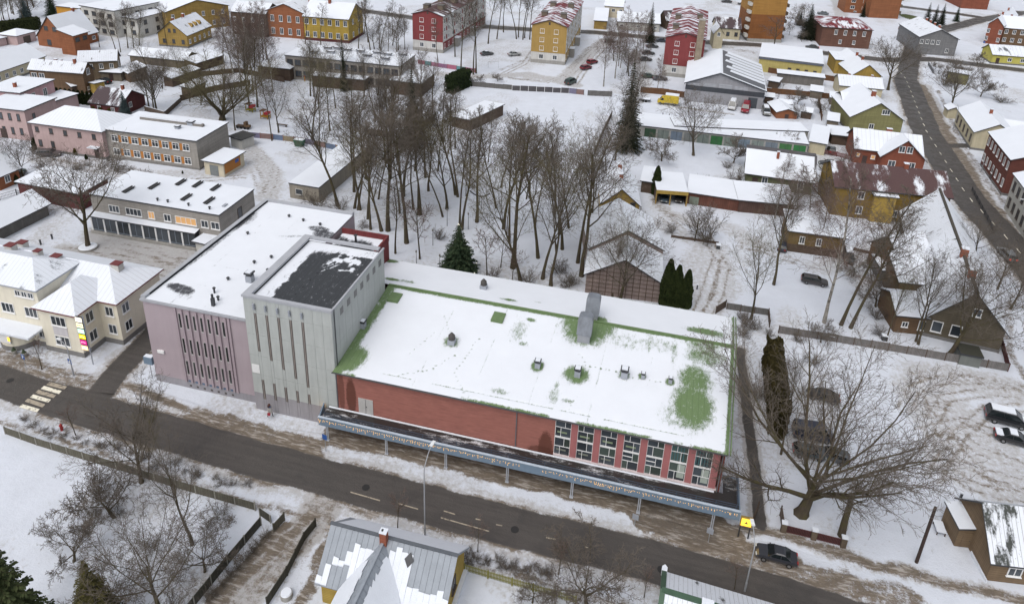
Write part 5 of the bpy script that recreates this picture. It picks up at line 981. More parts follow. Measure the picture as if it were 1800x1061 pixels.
r, L, D = H('shop_wing', 'cream front wing with hipped snowy roof behind the lit sign mast', w_(-77.1, 61.95), w_(-71.2, 61.95), 7.5, 6.7, 'hy', 2.3, CR, R_SHOP, edge=REDE, ov=.5, plinth=SHP, wins=(('F', 1, 5.1, 2.3, 1.5, .5, .5, '3'), ('F', 1, 2.0, 2.3, 1.5, .5, .5, '3'), ('R', 1, 5.1, 1.3, 1.6, .24, .28), ('R', 1, 2.2, 1.3, 1.6, .24, .28)), cat='building')
b = MB(); b.box(L*.31, L*.69, -.04, 0, 2.85, 4.2); b.build('blank_panel', paint('pale_lilac', (.52, .50, .52), .8, .05), r)
r, L, D = H('shop_wing', 'taller cream wing with grey roof, attic window row and round entrance bay', w_(-100, 62.4), w_(-77.2, 62.4), 7.0, 8.9, 'hx', 2.0, CR, R_SHOPG, edge=GREYM, ov=.35, plinth=SHP, wins=(('F', 3, 7.9, .9, .9, .865, .955, '2'), ('F', 3, 5.2, 2.0, 1.5, .6, .93, '3'), ('F', 1, 2.0, 1.2, 1.2, .97, .975)), cat='building', chim=((.75,.9,.9,.8,.9,LGREY),(.55,.9,1.2,1.0,1.0,LGREY)))
b = MB(); b.cyl(L*.80, .3, -.2, .7, 2.5, 20, 1); b.cyl(L*.80, .3, .7, 2.9, 2.4, 20, 0); o = b.build('entrance_bay', [CR, SHP[1]], r)
b = MB(); b.box(L*.66, L*1.0, -2.6, -.02, 2.95, 3.25); b.build('entrance_roof', SNOWM, o)
b = MB(); b.box(L*.76, L*.84, -2.2, -2.08, 1.3, 2.5); b.build('bay_window', WHITE, o); b = MB(); b.box(L*.825, L*.84, -2.23, -2.19, 1.7, 2.3); b.build('lit_poster', emis('amber_poster', (1, .6, .05), 1.6), o)
for x in (.86, .93): b = MB(); b.cyl(L*x, -2.4, -.1, .55, .28, 10, r1=.36); b.cyl(L*x, -2.4, .55, 1.1, .3, 8, 1, r1=.05); b.build('planter', [CONC, plain('box_bush', (.03, .045, .02))], r)
# sign mast with six lit boxes
g = G(164, 640); r = thing('sign_mast', 'tall mast with six glowing sign boxes at the corner of the cream building', 'sign', g)
hs_ = hgt((164,640), (145,555)); b = MB(); b.tube([(0,0,-.2), (0,0,hs_)], .07, 8); b.box(-.12, .12, -.12, .12, 2.2, 2.6); b.build('mast', GREYM, r)
cols6 = (((1,.93,.78),2.2,None),((1,.92,.62),1.9,(1,.75,.05)),((.62,.95,.80),1.5,(.95,1,.95)),((1,.80,.02),1.6,(1,.93,.35)),((.80,.02,.30),1.1,(1,.45,.7)),((1,.72,.42),1.8,(1,.9,.75)))
for k, (c, s, c2) in enumerate(cols6):
    z1 = hs_-.25-k*.86; b = MB(); b.box(-1.15, -.08, -.12, .12, z1-.78, z1); o = b.build('sign_box', DARKM, r)
    b = MB(); b.box(-1.1, -.13, -.14, .14, z1-.73, z1-.05); b.build('sign_face', emis('sign_face_%d' % k, c, s*.5), o)
    if c2:
        b = MB(); z = z1-.4
        for q in range(3): b.box(-.98+q*.25, -.82+q*.25, -.155, -.14, z-.1+.05*(q % 2), z+.08+.05*(q % 2))
        b.build('sign_marks', emis('sign_mark_%d' % k, c2, s*.75), o)
# ---------------------------------------------------------------- yellow house with grey standing seam roof (bottom)
OY = paint('ochre_board', (.36, .255, .06), .8, .15, lines=('z', .22)); SEAMG = paint('grey_seam_sheet', (.25, .275, .31), .5, .10, .5, spec=.45, streak=.2)
HX, HY, HL, HD, HE, HR = -25.6, 40.2, 11.4, 6.4, 3.0, 3.0
r = thing('seam_roof_house', 'ochre house with grey standing seam roof and sliding snow at the bottom', 'house', (HX, HY, 0))
wall_solid('gx', HL, HD, HE, HR).build('wall', OY, r)
b = MB(); b.box(HL, HL+.4, -.2, HD+.2, -.3, .35); b.build('snow_ledge', SNOWM, r)
zs = lambda y: HE+HR*(y/(HD/2) if y < HD/2 else (HD-y)/(HD/2)); o_ = .4
def slab(name, P, t, mat, parent):
    b = MB(); n = len(P); T = [(p[0], p[1], p[2]+t) for p in P]; b.poly(T); b.poly(P[::-1])
    for k in range(n): j = (k+1) % n; b.quad(P[k], P[j], T[j], T[k])
    return b.build(name, mat, parent)
n = 22; rn = random.Random(9)
for k in range(n):
    x0, x1 = -o_+(HL+2*o_)*k/n, -o_+(HL+2*o_)*(k+1)/n
    p = slab('seam_panel', [(x0+.012,-o_,zs(-o_)), (x1-.012,-o_,zs(-o_)), (x1-.012,HD/2,zs(HD/2)), (x0+.012,HD/2,zs(HD/2))], .1, SEAMG, r)
slab('rear_slope', [(-o_,HD/2,zs(HD/2)), (HL+o_,HD/2,zs(HD/2)), (HL+o_,HD+o_,zs(HD+o_)), (-o_,HD+o_,zs(HD+o_))], .1, SEAMG, r)
slab('rear_snow', [(-o_+.5,HD/2+.25,zs(HD/2+.25)+.1), (HL+o_-.1,HD/2+.25,zs(HD/2+.25)+.1), (HL+o_-.05,HD+o_,zs(HD+o_)+.1), (-o_+.9,HD+o_,zs(HD+o_)+.1)], .13, SNOWM, r)
b = MB(); b.box(-o_-.05, HL+o_+.05, HD/2-.16, HD/2+.16, zs(HD/2)+.06, zs(HD/2)+.16); b.build('ridge_cap', paint('dark_ridge', (.10, .11, .125)), r)
def snowpatch(x0, x1, y0, y1, jag=.25, m=5):      # snow left on the front slope, ragged along the top, cut along the seams
    for k in range(n):
        a, c = -o_+(HL+2*o_)*k/n, -o_+(HL+2*o_)*(k+1)/n
        if c <= x0+.1 or a >= x1-.1: continue
        ya = y0+rn.uniform(-jag, jag)*.4; yb = y1+rn.uniform(-jag, jag)
        if yb-ya < .15: continue
        slab('snow_patch', [(a+.0,ya,zs(ya)+.1), (c-.01,ya,zs(ya)+.1), (c-.01,yb+rn.uniform(-.1,.1),zs(yb)+.1), (a+.0,yb,zs(yb)+.1)], .10, SNOWM, r)
snowpatch(2.7, 5.2, .3, 2.45); snowpatch(5.9, 8.0, .2, 2.6, .2); snowpatch(7.6, 12, -.4, .95, .3); snowpatch(-.4, .7, -.35, .5, .4); snowpatch(1.1, 1.9, .9, 1.3, .15); snowpatch(2.1, 2.7, 1.0, 2.0, .2)
b = MB(); sx, sy = 7.6, 2.2; b.quad((sx-.45,sy,zs(sy)+.24), (sx,sy-.45,zs(sy-.45)+.22), (sx+.45,sy,zs(sy)+.24), (sx,sy+.45,zs(sy+.45)+.24)); b.build('skylight', DARKM, r)
# cross gable towards the viewer
cx, ch, cw = 4.9, 2.85, 2.7; y0, y1 = -4.2, HD/2-.05; ze = lambda s: HE+ch*(1-s)
for sgn, nm in ((-1, 'left'), (1, 'right')):
    m2 = 12
    for k in range(m2):
        ya, yb = y0+(y1-y0)*k/m2, y0+(y1-y0)*(k+1)/m2; lim = lambda y: min(1.0, max(.05, 1-(max(0, y)/(HD/2))*1.02)) if y > 0 else 1.12
        q = [(cx,ya+.012,ze(0)), (cx+sgn*cw*lim(ya),ya+.012,ze(lim(ya))), (cx+sgn*cw*lim(yb),yb-.012,ze(lim(yb))), (cx,yb-.012,ze(0))]
        if sgn < 0: q = q[::-1]
        slab('seam_panel', q if sgn > 0 else q, .1, SEAMG, r)
        s0 = .30 if sgn < 0 else .22; la, lb = lim(ya), lim(yb)
        if lb > s0+.1:
            a0, b0 = s0+rn.uniform(-.05,.05), s0+rn.uniform(-.05,.05); q = [(cx+sgn*cw*a0,ya,ze(a0)+.11), (cx+sgn*cw*la*.985,ya,ze(la*.985)+.11), (cx+sgn*cw*lb*.985,yb,ze(lb*.985)+.11), (cx+sgn*cw*b0,yb,ze(b0)+.11)]
            slab('snow_patch', q if sgn > 0 else q[::-1], .12, SNOWM, r)
b = MB(); b.box(cx-.14, cx+.14, y0, y1, HE+ch+.06, HE+ch+.17); b.build('ridge_cap', SEAMG, r)
b = MB(); b.poly([(cx-cw,y0+.4,-.2),(cx+cw,y0+.4,-.2),(cx+cw,y0+.4,HE-.05),(cx,y0+.4,HE+ch-.05),(cx-cw,y0+.4,HE-.05)]); b.quad((cx-cw,0,-.2),(cx-cw,y0+.4,-.2),(cx-cw,y0+.4,HE-.05),(cx-cw,0,HE-.05)); b.quad((cx+cw,y0+.4,-.2),(cx+cw,0,-.2),(cx+cw,0,HE-.05),(cx+cw,y0+.4,HE-.05)); b.build('front_wing_wall', OY, r)
o = chimney(r, cx+.05, HD/2-.35, HE+HR+.2, .62, .55, .95); b = MB(); b.box(cx-.15, cx+.02, HD/2-.45, HD/2-.22, HE+HR+1.25, HE+HR+1.27); b.build('flue_opening', plain('soot', (.01,.01,.01)), o)
add_win(r, 'R', HL, HD, HD*.5, 2.3, 1.1, 1.5, '2', FB)
# ---------------------------------------------------------------- house with green barge boards (bottom right)
GB = paint('green_board', (.055, .10, .065), .6, .15)
r, L, D = H('tin_roof_house', 'snow covered tin roofed house with green barge boards at the bottom edge', w_(4.3, 42.0), w_(19, 41.2), 7.5, 2.4, 'gx', 2.6, GB, snowroof('ribbed_tin_snow', (.09, .09, .085), .2, seam=.4, thin=.1, sc=.8, seamk=1.0), edge=GB, ov=.4, chim=((.22,.44,.9,.9,.9,PLAST),))
b = MB(); b.prism([(-.62,-.5),(-.30,-.5),(-.30,D/2),(-.62,D/2)], 2.6, 2.85)
b = MB()
for y0_, y1_, z0_, z1_ in ((-.45, D/2, 2.12, 5.03), (D/2, D+.45, 5.03, 2.12)):
    b.quad((-.75,y0_,z0_+.28), (-.3,y0_,z0_+.28), (-.3,y1_,z1_+.28), (-.75,y1_,z1_+.28)); b.quad((-.75,y0_,z0_-.1), (-.75,y0_,z0_+.28), (-.75,y1_,z1_+.28), (-.75,y1_,z1_-.1)); b.quad((-.3,y1_,z1_-.1), (-.3,y1_,z1_+.28), (-.3,y0_,z0_+.28), (-.3,y0_,z0_-.1))
b.build('barge_board', GB, r); b = MB(); b.box(-.6, L, D/2-.22, D/2+.22, 5.08, 5.3); b.build('ridge_board', GB, r)
b = MB(); b.prism([(-.78,D+.05),(-.28,D+.05),(-.28,D+.75),(-.53,D+1.0),(-.78,D+.75)], 2.1, 2.5); b.build('snow_cushion', SNOWM, r)
# ---------------------------------------------------------------- timber house with porch (bottom right corner)
WT = WOODB('warm_timber', (.165, .115, .07))
r, L, D = H('timber_house', 'brown timber house with rib marked snow roof in the bottom right corner', w_(34.6, 59.4), w_(52, 61.8), 7.0, 2.7, 'gx', 3.3, WT, snowroof('corrugated_snow', (.06, .065, .06), .36, seam=.42, thin=.1, sc=.7, seamk=1.7), ov=.35, wins=(('F', 3, 1.5, 1.3, 1.1, .13, .7, '2'),))
b = MB(); b.box(-.12, -.02, -.3, 2.9, -.1, .3); b.build('snow_ledge', SNOWM, r)
H('porch', 'plank porch with snow lean-to roof on the corner timber house', w_(32.75, 62.75), w_(34.65, 63.0), 3.0, 2.3, 'sr', .35, WT, SNOWM, ov=.2, doors=(('F', .5, .9, 1.9, WT),), cat='porch')
b = MB(); g = G(1662, 948)
r = thing('garden_table', 'small snow covered garden bench by the plank porch', 'bench', (31.3, 63.6, 0)); b.box(0, .9, 0, 1.5, .42, .5); b.build('seat', SNOWM, r)
for x, y in ((.05,.05),(.8,.05),(.05,1.4),(.8,1.4)): b = MB(); b.box(x, x+.08, y, y+.08, -.05, .42); b.build('leg', TIMD, r)
# concrete garages beside the park
H('garage_wall', 'low concrete garages with snow roof running back along the park', (508,322.5), (560,331), (700,262), 3.0, 'flat', 0, paint('stained_concrete', (.25, .225, .185), .85, .2, .5, streak=.4), R_FLAT, ov=.08, wins=(('F', 1, 1.6, 1.5, 1.2, .3, .35, '1', LGREY),), cat='garages')
H('pavilion', 'brown open pavilion with snow roof beside the snowy pitch', (793,205), (826,214), (850,178), 2.5, 'sr', .4, TIMD, R_SN, cat='pavilion')
# ================================================================== TREES AND SHRUBS
def bark(name, col, moss=None):
    m, t, b = new_mat(name); N = NT(t); o = N.coord(); n = N.noise(o, 1.3, 5, .7); n2 = N.noise(N.coord(scale=(6,6,1.2)), 1.0, 3)
    c = N.mix(n2, c4(col, .55), c4(col, 1.45))
    if moss: c = N.mix(N.ramp(n, .42, .62), c, c4(moss))
    t.links.new(c, b.inputs['Base Color']); b.inputs['Roughness'].default_value = .95; b.inputs['Specular IOR Level'].default_value = .1; return m
BARK = bark('mossy_bark', (.076, .061, .046), (.080, .071, .037)); TWIG = bark('grey_brown_twigs', (.120, .102, .086)); TWIGR = bark('reddish_twigs', (.130, .095, .082)); BIRCH = bark('birch_bark', (.30, .28, .25), (.08, .07, .06)); TWIGO = bark('olive_twigs', (.118, .102, .060))
class Tree:
    def __init__(s, seed): s.r = random.Random(seed); s.lim = MB(); s.twg = MB()
    def rv(s): return Vector((s.r.gauss(0,1), s.r.gauss(0,1), s.r.gauss(0,1)))
    def branch(s, p, d, L, r, lvl, maxl, cfg):
        n = 6 if lvl == 0 else 4 if lvl < 3 else 3; pts = [p.copy()]; q = p.copy(); d = d.normalized(); dirs = [d.copy()]
        wob = cfg['wob'][min(lvl, len(cfg['wob'])-1)]; trop = cfg['trop'][min(lvl, len(cfg['trop'])-1)]
        for k in range(n):
            d = (d + s.rv()*wob + Vector((0,0,trop))).normalized(); q = q + d*(L/n); pts.append(q.copy()); dirs.append(d.copy())
        r1 = r*(.30 if lvl == 0 else .25); rad = [max(cfg['rmin'], r+(r1-r)*(k/n)**(.9)) for k in range(n+1)]
        if lvl == 0: rad[0] *= 1.35
        tgt = s.lim if lvl <= 1 or (lvl == 2 and r > .06) else s.twg
        tgt.tube(pts, rad, 7 if lvl == 0 else 5 if lvl == 1 else 3, 0, cap=False)
        if lvl >= maxl: return
        cnt = cfg['n'][lvl]; t0 = cfg['t0'][lvl]; ph = s.r.uniform(0, 6.28)
        for k in range(cnt):
            t = t0+(1-t0)*((k+s.r.uniform(.1,.9))/cnt); f = t*n; i = min(int(f), n-1); u = f-i
            b0 = pts[i].lerp(pts[i+1], u); bd = dirs[i+1]; ax = bd.orthogonal().normalized(); ph += 2.4+s.r.uniform(-.5,.5)
            sd = (ax*math.cos(ph)+bd.cross(ax)*math.sin(ph)); an = math.radians(s.r.gauss(cfg['ang'][lvl], 9))
            cd = bd*math.cos(an)+sd*math.sin(an); tt = (t-t0)/max(1e-3, 1-t0)
            ln = L*cfg['len'][lvl]*(cfg['taper'][lvl][0]*(1-tt)+cfg['taper'][lvl][1]*tt)*s.r.uniform(.75,1.2)
            if lvl == 0: ln = cfg['H']*cfg['len'][0]*(cfg['taper'][0][0]*(1-tt)+cfg['taper'][0][1]*tt)*s.r.uniform(.75,1.2)
            cr = max(cfg['rmin'], rad[min(i,n)]*cfg['rk'][lvl]*s.r.uniform(.7,1.0)); s.branch(b0, cd, ln, cr, lvl+1, maxl, cfg)
CFG = {
 'tall': dict(H=20, trunk=.92, r=.24, n=[16,7,6,3], t0=[.42,.22,.15,.1], ang=[38,36,42,45], len=[.30,.50,.48,.5], taper=[(1.25,.55),(1,.6),(1,.7),(1,.7)], rk=[.58,.68,.62,.7], wob=[.05,.10,.14,.18], trop=[.04,.10,.06,.03], rmin=.013),
 'slim': dict(H=18, trunk=.97, r=.16, n=[16,6,5,3], t0=[.45,.2,.15,.1], ang=[36,34,40,45], len=[.20,.50,.5,.5], taper=[(1.2,.5),(1,.6),(1,.7),(1,.7)], rk=[.5,.6,.6,.7], wob=[.05,.10,.14,.18], trop=[.03,.10,.06,.03], rmin=.012),
 'fork': dict(H=19, trunk=.62, r=.27, n=[9,10,7,3], t0=[.45,.2,.15,.1], ang=[28,38,42,45], len=[.55,.42,.45,.5], taper=[(1,1),(1,.6),(1,.7),(1,.7)], rk=[.66,.58,.6,.7], wob=[.05,.09,.14,.18], trop=[.03,.08,.05,.03], rmin=.012),
 'oak': dict(H=15, trunk=.34, r=.60, n=[14,12,9,5], t0=[.40,.22,.12,.1], ang=[42,33,38,42], len=[.80,.44,.44,.48], taper=[(1,.95),(1,.6),(1,.7),(1,.7)], rk=[.60,.56,.52,.65], wob=[.05,.12,.16,.2], trop=[.02,.06,.05,.03], rmin=.012),
 'round': dict(H=12, trunk=.50, r=.22, n=[12,9,7,4], t0=[.35,.2,.12,.1], ang=[48,40,44,46], len=[.52,.45,.46,.5], taper=[(1,.8),(1,.6),(1,.7),(1,.7)], rk=[.5,.5,.55,.7], wob=[.05,.10,.15,.18], trop=[.03,.07,.04,.02], rmin=.010),
 'apple': dict(H=5.5, trunk=.34, r=.16, n=[8,9,8,5], t0=[.5,.2,.12,.1], ang=[58,46,48,48], len=[.62,.48,.46,.48], taper=[(1,.9),(1,.6),(1,.7),(1,.7)], rk=[.62,.5,.55,.7], wob=[.10,.18,.2,.2], trop=[.05,.03,.03,.04], rmin=.012),
 'birch': dict(H=17, trunk=.97, r=.17, n=[20,8,6,3], t0=[.28,.2,.12,.1], ang=[38,32,36,40], len=[.24,.52,.55,.6], taper=[(1.2,.4),(1,.7),(1,.8),(1,.8)], rk=[.42,.5,.6,.7], wob=[.04,.08,.1,.1], trop=[.03,.05,-.06,-.10], rmin=.010),
 'young': dict(H=4.5, trunk=.8, r=.06, n=[8,6,4], t0=[.4,.2,.1], ang=[42,40,44], len=[.36,.5,.5], taper=[(1.1,.6),(1,.7),(1,.7)], rk=[.5,.6,.7], wob=[.04,.1,.15], trop=[.05,.08,.05], rmin=.010),
 'willow': dict(H=13, trunk=.16, r=.55, n=[16,11,8,4], t0=[.3,.2,.12,.1], ang=[36,30,36,42], len=[.80,.42,.44,.5], taper=[(1,.95),(1,.6),(1,.7),(1,.7)], rk=[.38,.48,.5,.65], wob=[.03,.06,.1,.15], trop=[.02,.05,.05,.04], rmin=.012),
 'bush': dict(H=2.2, trunk=.1, r=.05, n=[12,8,5], t0=[.1,.1,.1], ang=[38,36,40], len=[.85,.5,.5], taper=[(1,1),(1,.7),(1,.7)], rk=[.7,.6,.7], wob=[.05,.14,.2], trop=[.03,.06,.03], rmin=.010),
}
PROTO = {}
def proto(kind, var):
    k = (kind, var)
    if k in PROTO: return PROTO[k]
    c = CFG[kind]; T = Tree(hash((kind, var)) & 0xffff if 0 else sum(map(ord, kind))*31+var*7)
    T.branch(Vector((0,0,-.3)), Vector((T.r.gauss(0,.03), T.r.gauss(0,.03), 1)), c['H']*c['trunk'], c['r'], 0, len(c['n']), c)
    bm = BIRCH if kind == 'birch' else TWIGO if kind == 'bush' and var % 2 else BARK; tm = TWIGR if kind in ('birch',) or (kind == 'young') else TWIGO if kind == 'willow' or (kind in ('oak','fork') and var % 2) else TWIG
    zz = [v[2] for v in T.twg.v] or [v[2] for v in T.lim.v]
    PROTO[k] = (T.lim.mesh('trunk', bm), T.twg.mesh('crown', tm), max(zz)); return PROTO[k]
rt_ = random.Random(21)
def tree(kind, b, ty, label, group=None, var=None, lean=None, hx=1.0, name=None, cat='tree', hmax=None, rz=None):
    var = rt_.randrange(3) if var is None else var; tk, cr, h0 = proto(kind, var)
    h = hgt(b, (b[0], ty)) if isinstance(ty, (int, float)) and ty > -900 else 5.0
    if hmax: h = min(h, hmax)
    s = h/h0; g = G(*b); nm = name or {'birch': 'birch_tree', 'apple': 'apple_tree', 'young': 'sapling', 'bush': 'shrub'}.get(kind, 'bare_tree')
    o = thing(nm, label, cat, (g.x, g.y, -.05), 0, group); o.rotation_euler = ((lean or (0,0))[0], (lean or (0,0))[1], rt_.uniform(0, 6.28) if rz is None else rz); o.scale = (s*hx, s*hx, s)
    link('trunk' if kind != 'bush' else 'stems', tk, o); link('crown' if kind != 'bush' else 'twigs', cr, o); return o
# park grove behind the hall
GR = 'tall bare trees of the park grove'; GL = 'tall bare tree in the left half of the park grove behind the red annex'
for i, (x, y, ty, k) in enumerate(((594,362,165,'tall'),(622.6,366,190,'slim'),(622.6,337,150,'tall'),(629,368.6,205,'slim'),(633.5,368.6,175,'slim'),(646,384.5,210,'slim'),(651.5,403,235,'slim'),(671,405.6,210,'fork'),(682,405,165,'tall'),(695,445,300,'slim'),
    (685.5,314,130,'tall'),(703,375,200,'slim'),(709,345,150,'tall'),(715,426.7,200,'tall'),(726.7,367,185,'slim'),(735,378,190,'slim'),(739.5,377.7,200,'slim'),(748,312,120,'tall'),(753,335.4,140,'fork'),(778.7,381,215,'slim'),(785.8,367,175,'fork'),
    (801,342,170,'tall'),(805,346,175,'slim'),(808,396.5,190,'slim'),(812,402.6,205,'slim'),(838,390,190,'tall'),(872.5,366,190,'slim'),(884.7,402,200,'tall'),(901.3,470.7,195,'tall'),(915,493.6,230,'fork'),(946,453,210,'tall'),(953.4,490,215,'fork'),(968,502,205,'fork'),
    (988.4,437.6,215,'tall'),(1015.4,462,225,'slim'),(1022,485,225,'tall'),(913,291,190,'slim'),(906.4,306,195,'slim'),(858,285,180,'slim'),(685,314.6,160,'slim'),(644,314.6,150,'tall'),(880,330,200,'slim'),(925,350,205,'slim'),(1000,400,215,'fork'),(975,380,220,'slim'),(940,400,215,'slim'),(1040,420,230,'slim'),(895,425,205,'slim'),(665,350,165,'slim'),(730,300,125,'slim'),(700,290,120,'slim'),(770,300,150,'slim'),(660,290,140,'slim'),(1035,360,215,'fork'),(1060,330,215,'slim'))):
    tree(k, (x, y), ty, (GL if x < 760 else 'tall bare tree in the right half of the park grove beyond the Christmas tree'), (GR if x < 760 else 'right half of the park grove'), lean=(rt_.gauss(0,.05), rt_.gauss(0,.05)), hmax=27, hx=rt_.uniform(.85,1.4))
for (x, y, ty) in ((738,454.6,340),(856,483,395),(819,344.6,285),(900,495,430),(880,470,400)): tree('young', (x, y), ty, 'small bare sapling standing under the park grove', 'saplings of the park grove', cat='tree')
for k, (x, y, ty) in enumerate(((930,500,470),(985,480,450),(870,490,462),(770,420,395),(640,400,380),(600,372,345),(560,370,335),(545,350,322),(1005,500,478),(830,330,310))): tree('bush', (x, y), ty, 'low bare shrub on the snow of the park', 'shrubs in the park', cat='shrub')
# named single trees
tree('round', (155,435), 226, 'big bare tree in a round bed in the canteen courtyard', var=0, hx=.95); tree('round', (42,314), 222, 'bare tree beside the red cottage at the left edge', var=1)
tree('willow', (391,211), 70, 'broad many stemmed bare tree behind the school', var=0, hx=1.5)
tree('tall', (413.6,229), 120, 'bare tree by the white hut at the school end'); tree('tall', (439,194.5), 45, 'tall bare tree left of the playground seesaw'); tree('tall', (452.6,188.6), 50, 'tall bare tree close beside its twin near the playground'); tree('fork', (490,232.7), 105, 'bare tree in the kindergarten garden by the low bench'); tree('slim', (478,247), 120, 'thin bare tree at the painted kindergarten fence'); tree('fork', (549,247), 70, 'big dark forked tree at the right end of the painted fence', var=1)
for (x, y, ty) in ((276,197,85),(271,198,100),(262,190,90)): tree('round', (x, y), ty, 'bare tree in the clump between the cottage and the school', 'clump behind the school roof', hx=.8)
for (x, y, ty) in ((203.5,89,12),(212,92,20),(236,88,2),(175,83,15),(225,85,0),(245,80,8)): tree('tall', (x, y), ty, 'bare tree in the clump in front of the white house', 'trees before the white house', hx=.9)
tree('tall', (294,82), 0, 'tall bare tree before the ochre dormered house', hx=.7)
for (x, y, ty) in ((436,164,20),(446,166,10),(425,150,15),(460,150,10),(480,162,30),(410,130,10),(470,120,0),(440,120,0),(395,125,5)): tree('birch', (x, y), ty, 'pale stemmed birch in the thicket left of the kindergarten', 'birches left of the kindergarten')
for (x, y, ty) in ((537,79,10),(564,79,5),(630,87,0),(647,75,-5),(651,88,0),(669,90,10),(690,80,5),(640,60,-10),(690,60,0)): tree('slim', (x, y), ty, 'slim bare tree around the yellow and maroon house', 'trees around the yellow house', hx=1.3)
for (x, y, ty) in ((546,169,60),(552,170,70),(605,150,60),(640,170,75),(665,168,80),(700,178,80),(720,172,90),(590,190,95),(620,200,110),(660,215,110),(740,190,85),(690,230,120),(760,215,100),(580,230,110),(800,260,150)): tree('tall', (x, y), ty, 'bare tree in the kindergarten garden', 'trees of the kindergarten garden', hx=1.0)
for (x, y, ty) in ((810,128,-20),(832,131,-10),(837,129,-25),(858,77,-40),(873,69,-40),(885,57,-40),(908,69,-35),(911,66,-35),(919,70,-40),(922,67,-30),(931,70,-35),(800,100,-10),(850,30,-30),(870,20,-30),(770,110,30)): tree('slim', (x, y), ty, 'slender bare tree between the red and mustard blocks', 'trees between the apartment blocks', hx=1.1, hmax=24)
for (x, y, ty) in ((845,148,130),(875,143,128),(830,146,132)): tree('apple', (x, y), ty, 'small bare fruit tree by the grey fence below the blocks', 'fruit trees by the grey fence')
for (x, y, ty) in ((1061,152,45),(1081,138,30),(1115,121,20),(1100,90,10),(1090,120,40),(1130,95,15),(1070,100,35),(1155,160,95),(1165,165,115)): tree('birch', (x, y), ty, 'birch in the tangle between the mustard and dark red blocks', 'birches between the blocks')
tree('fork', (1081,281), 120, 'bare tree with mossy trunk left of the big spruce'); tree('tall', (1108,262), 110, 'bare tree entwined with the big spruce'); tree('fork', (1065,300), 190, 'brown twiggy tree above the yellow timber house')
tree('round', (1219,273), 150, 'bare tree in front of the garage doors', var=2); tree('apple', (1163,283), 238, 'small bare fruit tree left of the garage tree'); tree('apple', (1289,286), 232, 'small bare fruit tree left of the green cottage'); tree('apple', (1385,262), 232, 'scrubby fruit tree against the green garage doors')
tree('bush', (1290,325), 292, 'dense upright shrub left of the green cottage', cat='shrub'); tree('bush', (1278,296), 280, 'thin pale shrub in the snowy garden', cat='shrub')
tree('fork', (1077,521), 365, 'bare tree against the left of the latticed barn front', hx=.9); tree('round', (1089,529), 370, 'bare tree before the middle of the latticed barn front', hx=1.0)
tree('round', (1221,423), 345, 'bare tree by the low bed in the yard', hx=.8); tree('bush', (1243,422), 365, 'upright bare shrub beside the yard tree', cat='shrub', hx=.8)
tree('fork', (1320,560), 350, 'bare tree rising behind the small fence by the hall corner', hx=.9); tree('tall', (1360,500), 300, 'tall ivy footed bare tree in the back yard', hx=1.0)
tree('birch', (1448.5,567), 275, 'tall pale birch inside the garden fence', hx=1.0); tree('slim', (1478,571), 300, 'thin leaning bare tree beside the tall birch', hx=1.2, lean=(0,.10), rz=0); tree('tall', (1495,576), 330, 'leaning bare tree right of the thin one by the fence', lean=(0,.14), rz=0)
tree('apple', (1443,602), 560, 'twisted little tree at the garden fence'); tree('apple', (1500,485), 445, 'shrubby fruit tree by the parked cars')
tree('fork', (1558,599), 440, 'bare tree left of the rambling house front', hx=.8); tree('tall', (1610,600), 420, 'slim bare tree before the rambling house', hx=.8); tree('fork', (1614,605), 395, 'twin stemmed bare tree before the rambling house', lean=(0,.08), rz=0); tree('round', (1668,624), 410, 'bare tree leaning right across the rambling gable', lean=(0,.22), rz=0, hx=1.0)
for (x, y, ty) in ((1420,410,300),(1400,370,285),(1440,440,310),(1465,350,270),(1375,330,262),(1380,425,330)): tree('birch', (x, y), ty, 'thin birch in front of the plank sheds', 'thin birches by the plank sheds', hx=1.0)
tree('oak', (1409,902), 585, 'huge spreading bare oak at the corner of the car park', var=0, hx=1.0, lean=(0,.16), rz=0, hmax=24)
g = G(1479,940); r = thing('dead_trunk', 'thick topped dead trunk beside the brick pillared fence', 'trunk', g); b = MB(); h = hgt((1479,940), (1470,856)); b.tube([(0,0,-.2), (-.05,.05,h*.4), (.0,.1,h*.75), (-.1,.1,h)], [.42,.33,.28,.2], 8); b.build('trunk', BARK, r); b = MB(); b.tube([(0,.05,h*.55), (-.8,.2,h*.6), (-1.6,.5,h*.85)], [.12,.08,.04], 5); b.tube([(0,.1,h*.7), (.7,.1,h*.85), (1.3,-.2,h*1.0)], [.1,.07,.03], 5); b.build('branches', BARK, r)
tree('tall', (1373,797), 600, 'bare tree standing behind the oak by the tall hedge', hx=.7)
tree('round', (1561,158), 52, 'large bare street tree beside the bright yellow house', var=0, hx=1.1); tree('round', (1669.5,194), 92, 'bare tree across the street by the cream kiosk', var=1, hx=1.1); tree('apple', (1723,170), 122, 'round bare tree on the snowy lawn across the street'); tree('bush', (1660,150), 118, 'brown shrub by the ruined outbuilding', cat='shrub'); tree('bush', (1760,180), 166, 'low brown hedge on the snowy lawn', cat='shrub', hx=2.2)
tree('young', (1355,98), 20, 'feathery birch before the brown brick end wall', hx=1.4, name='birch_tree')
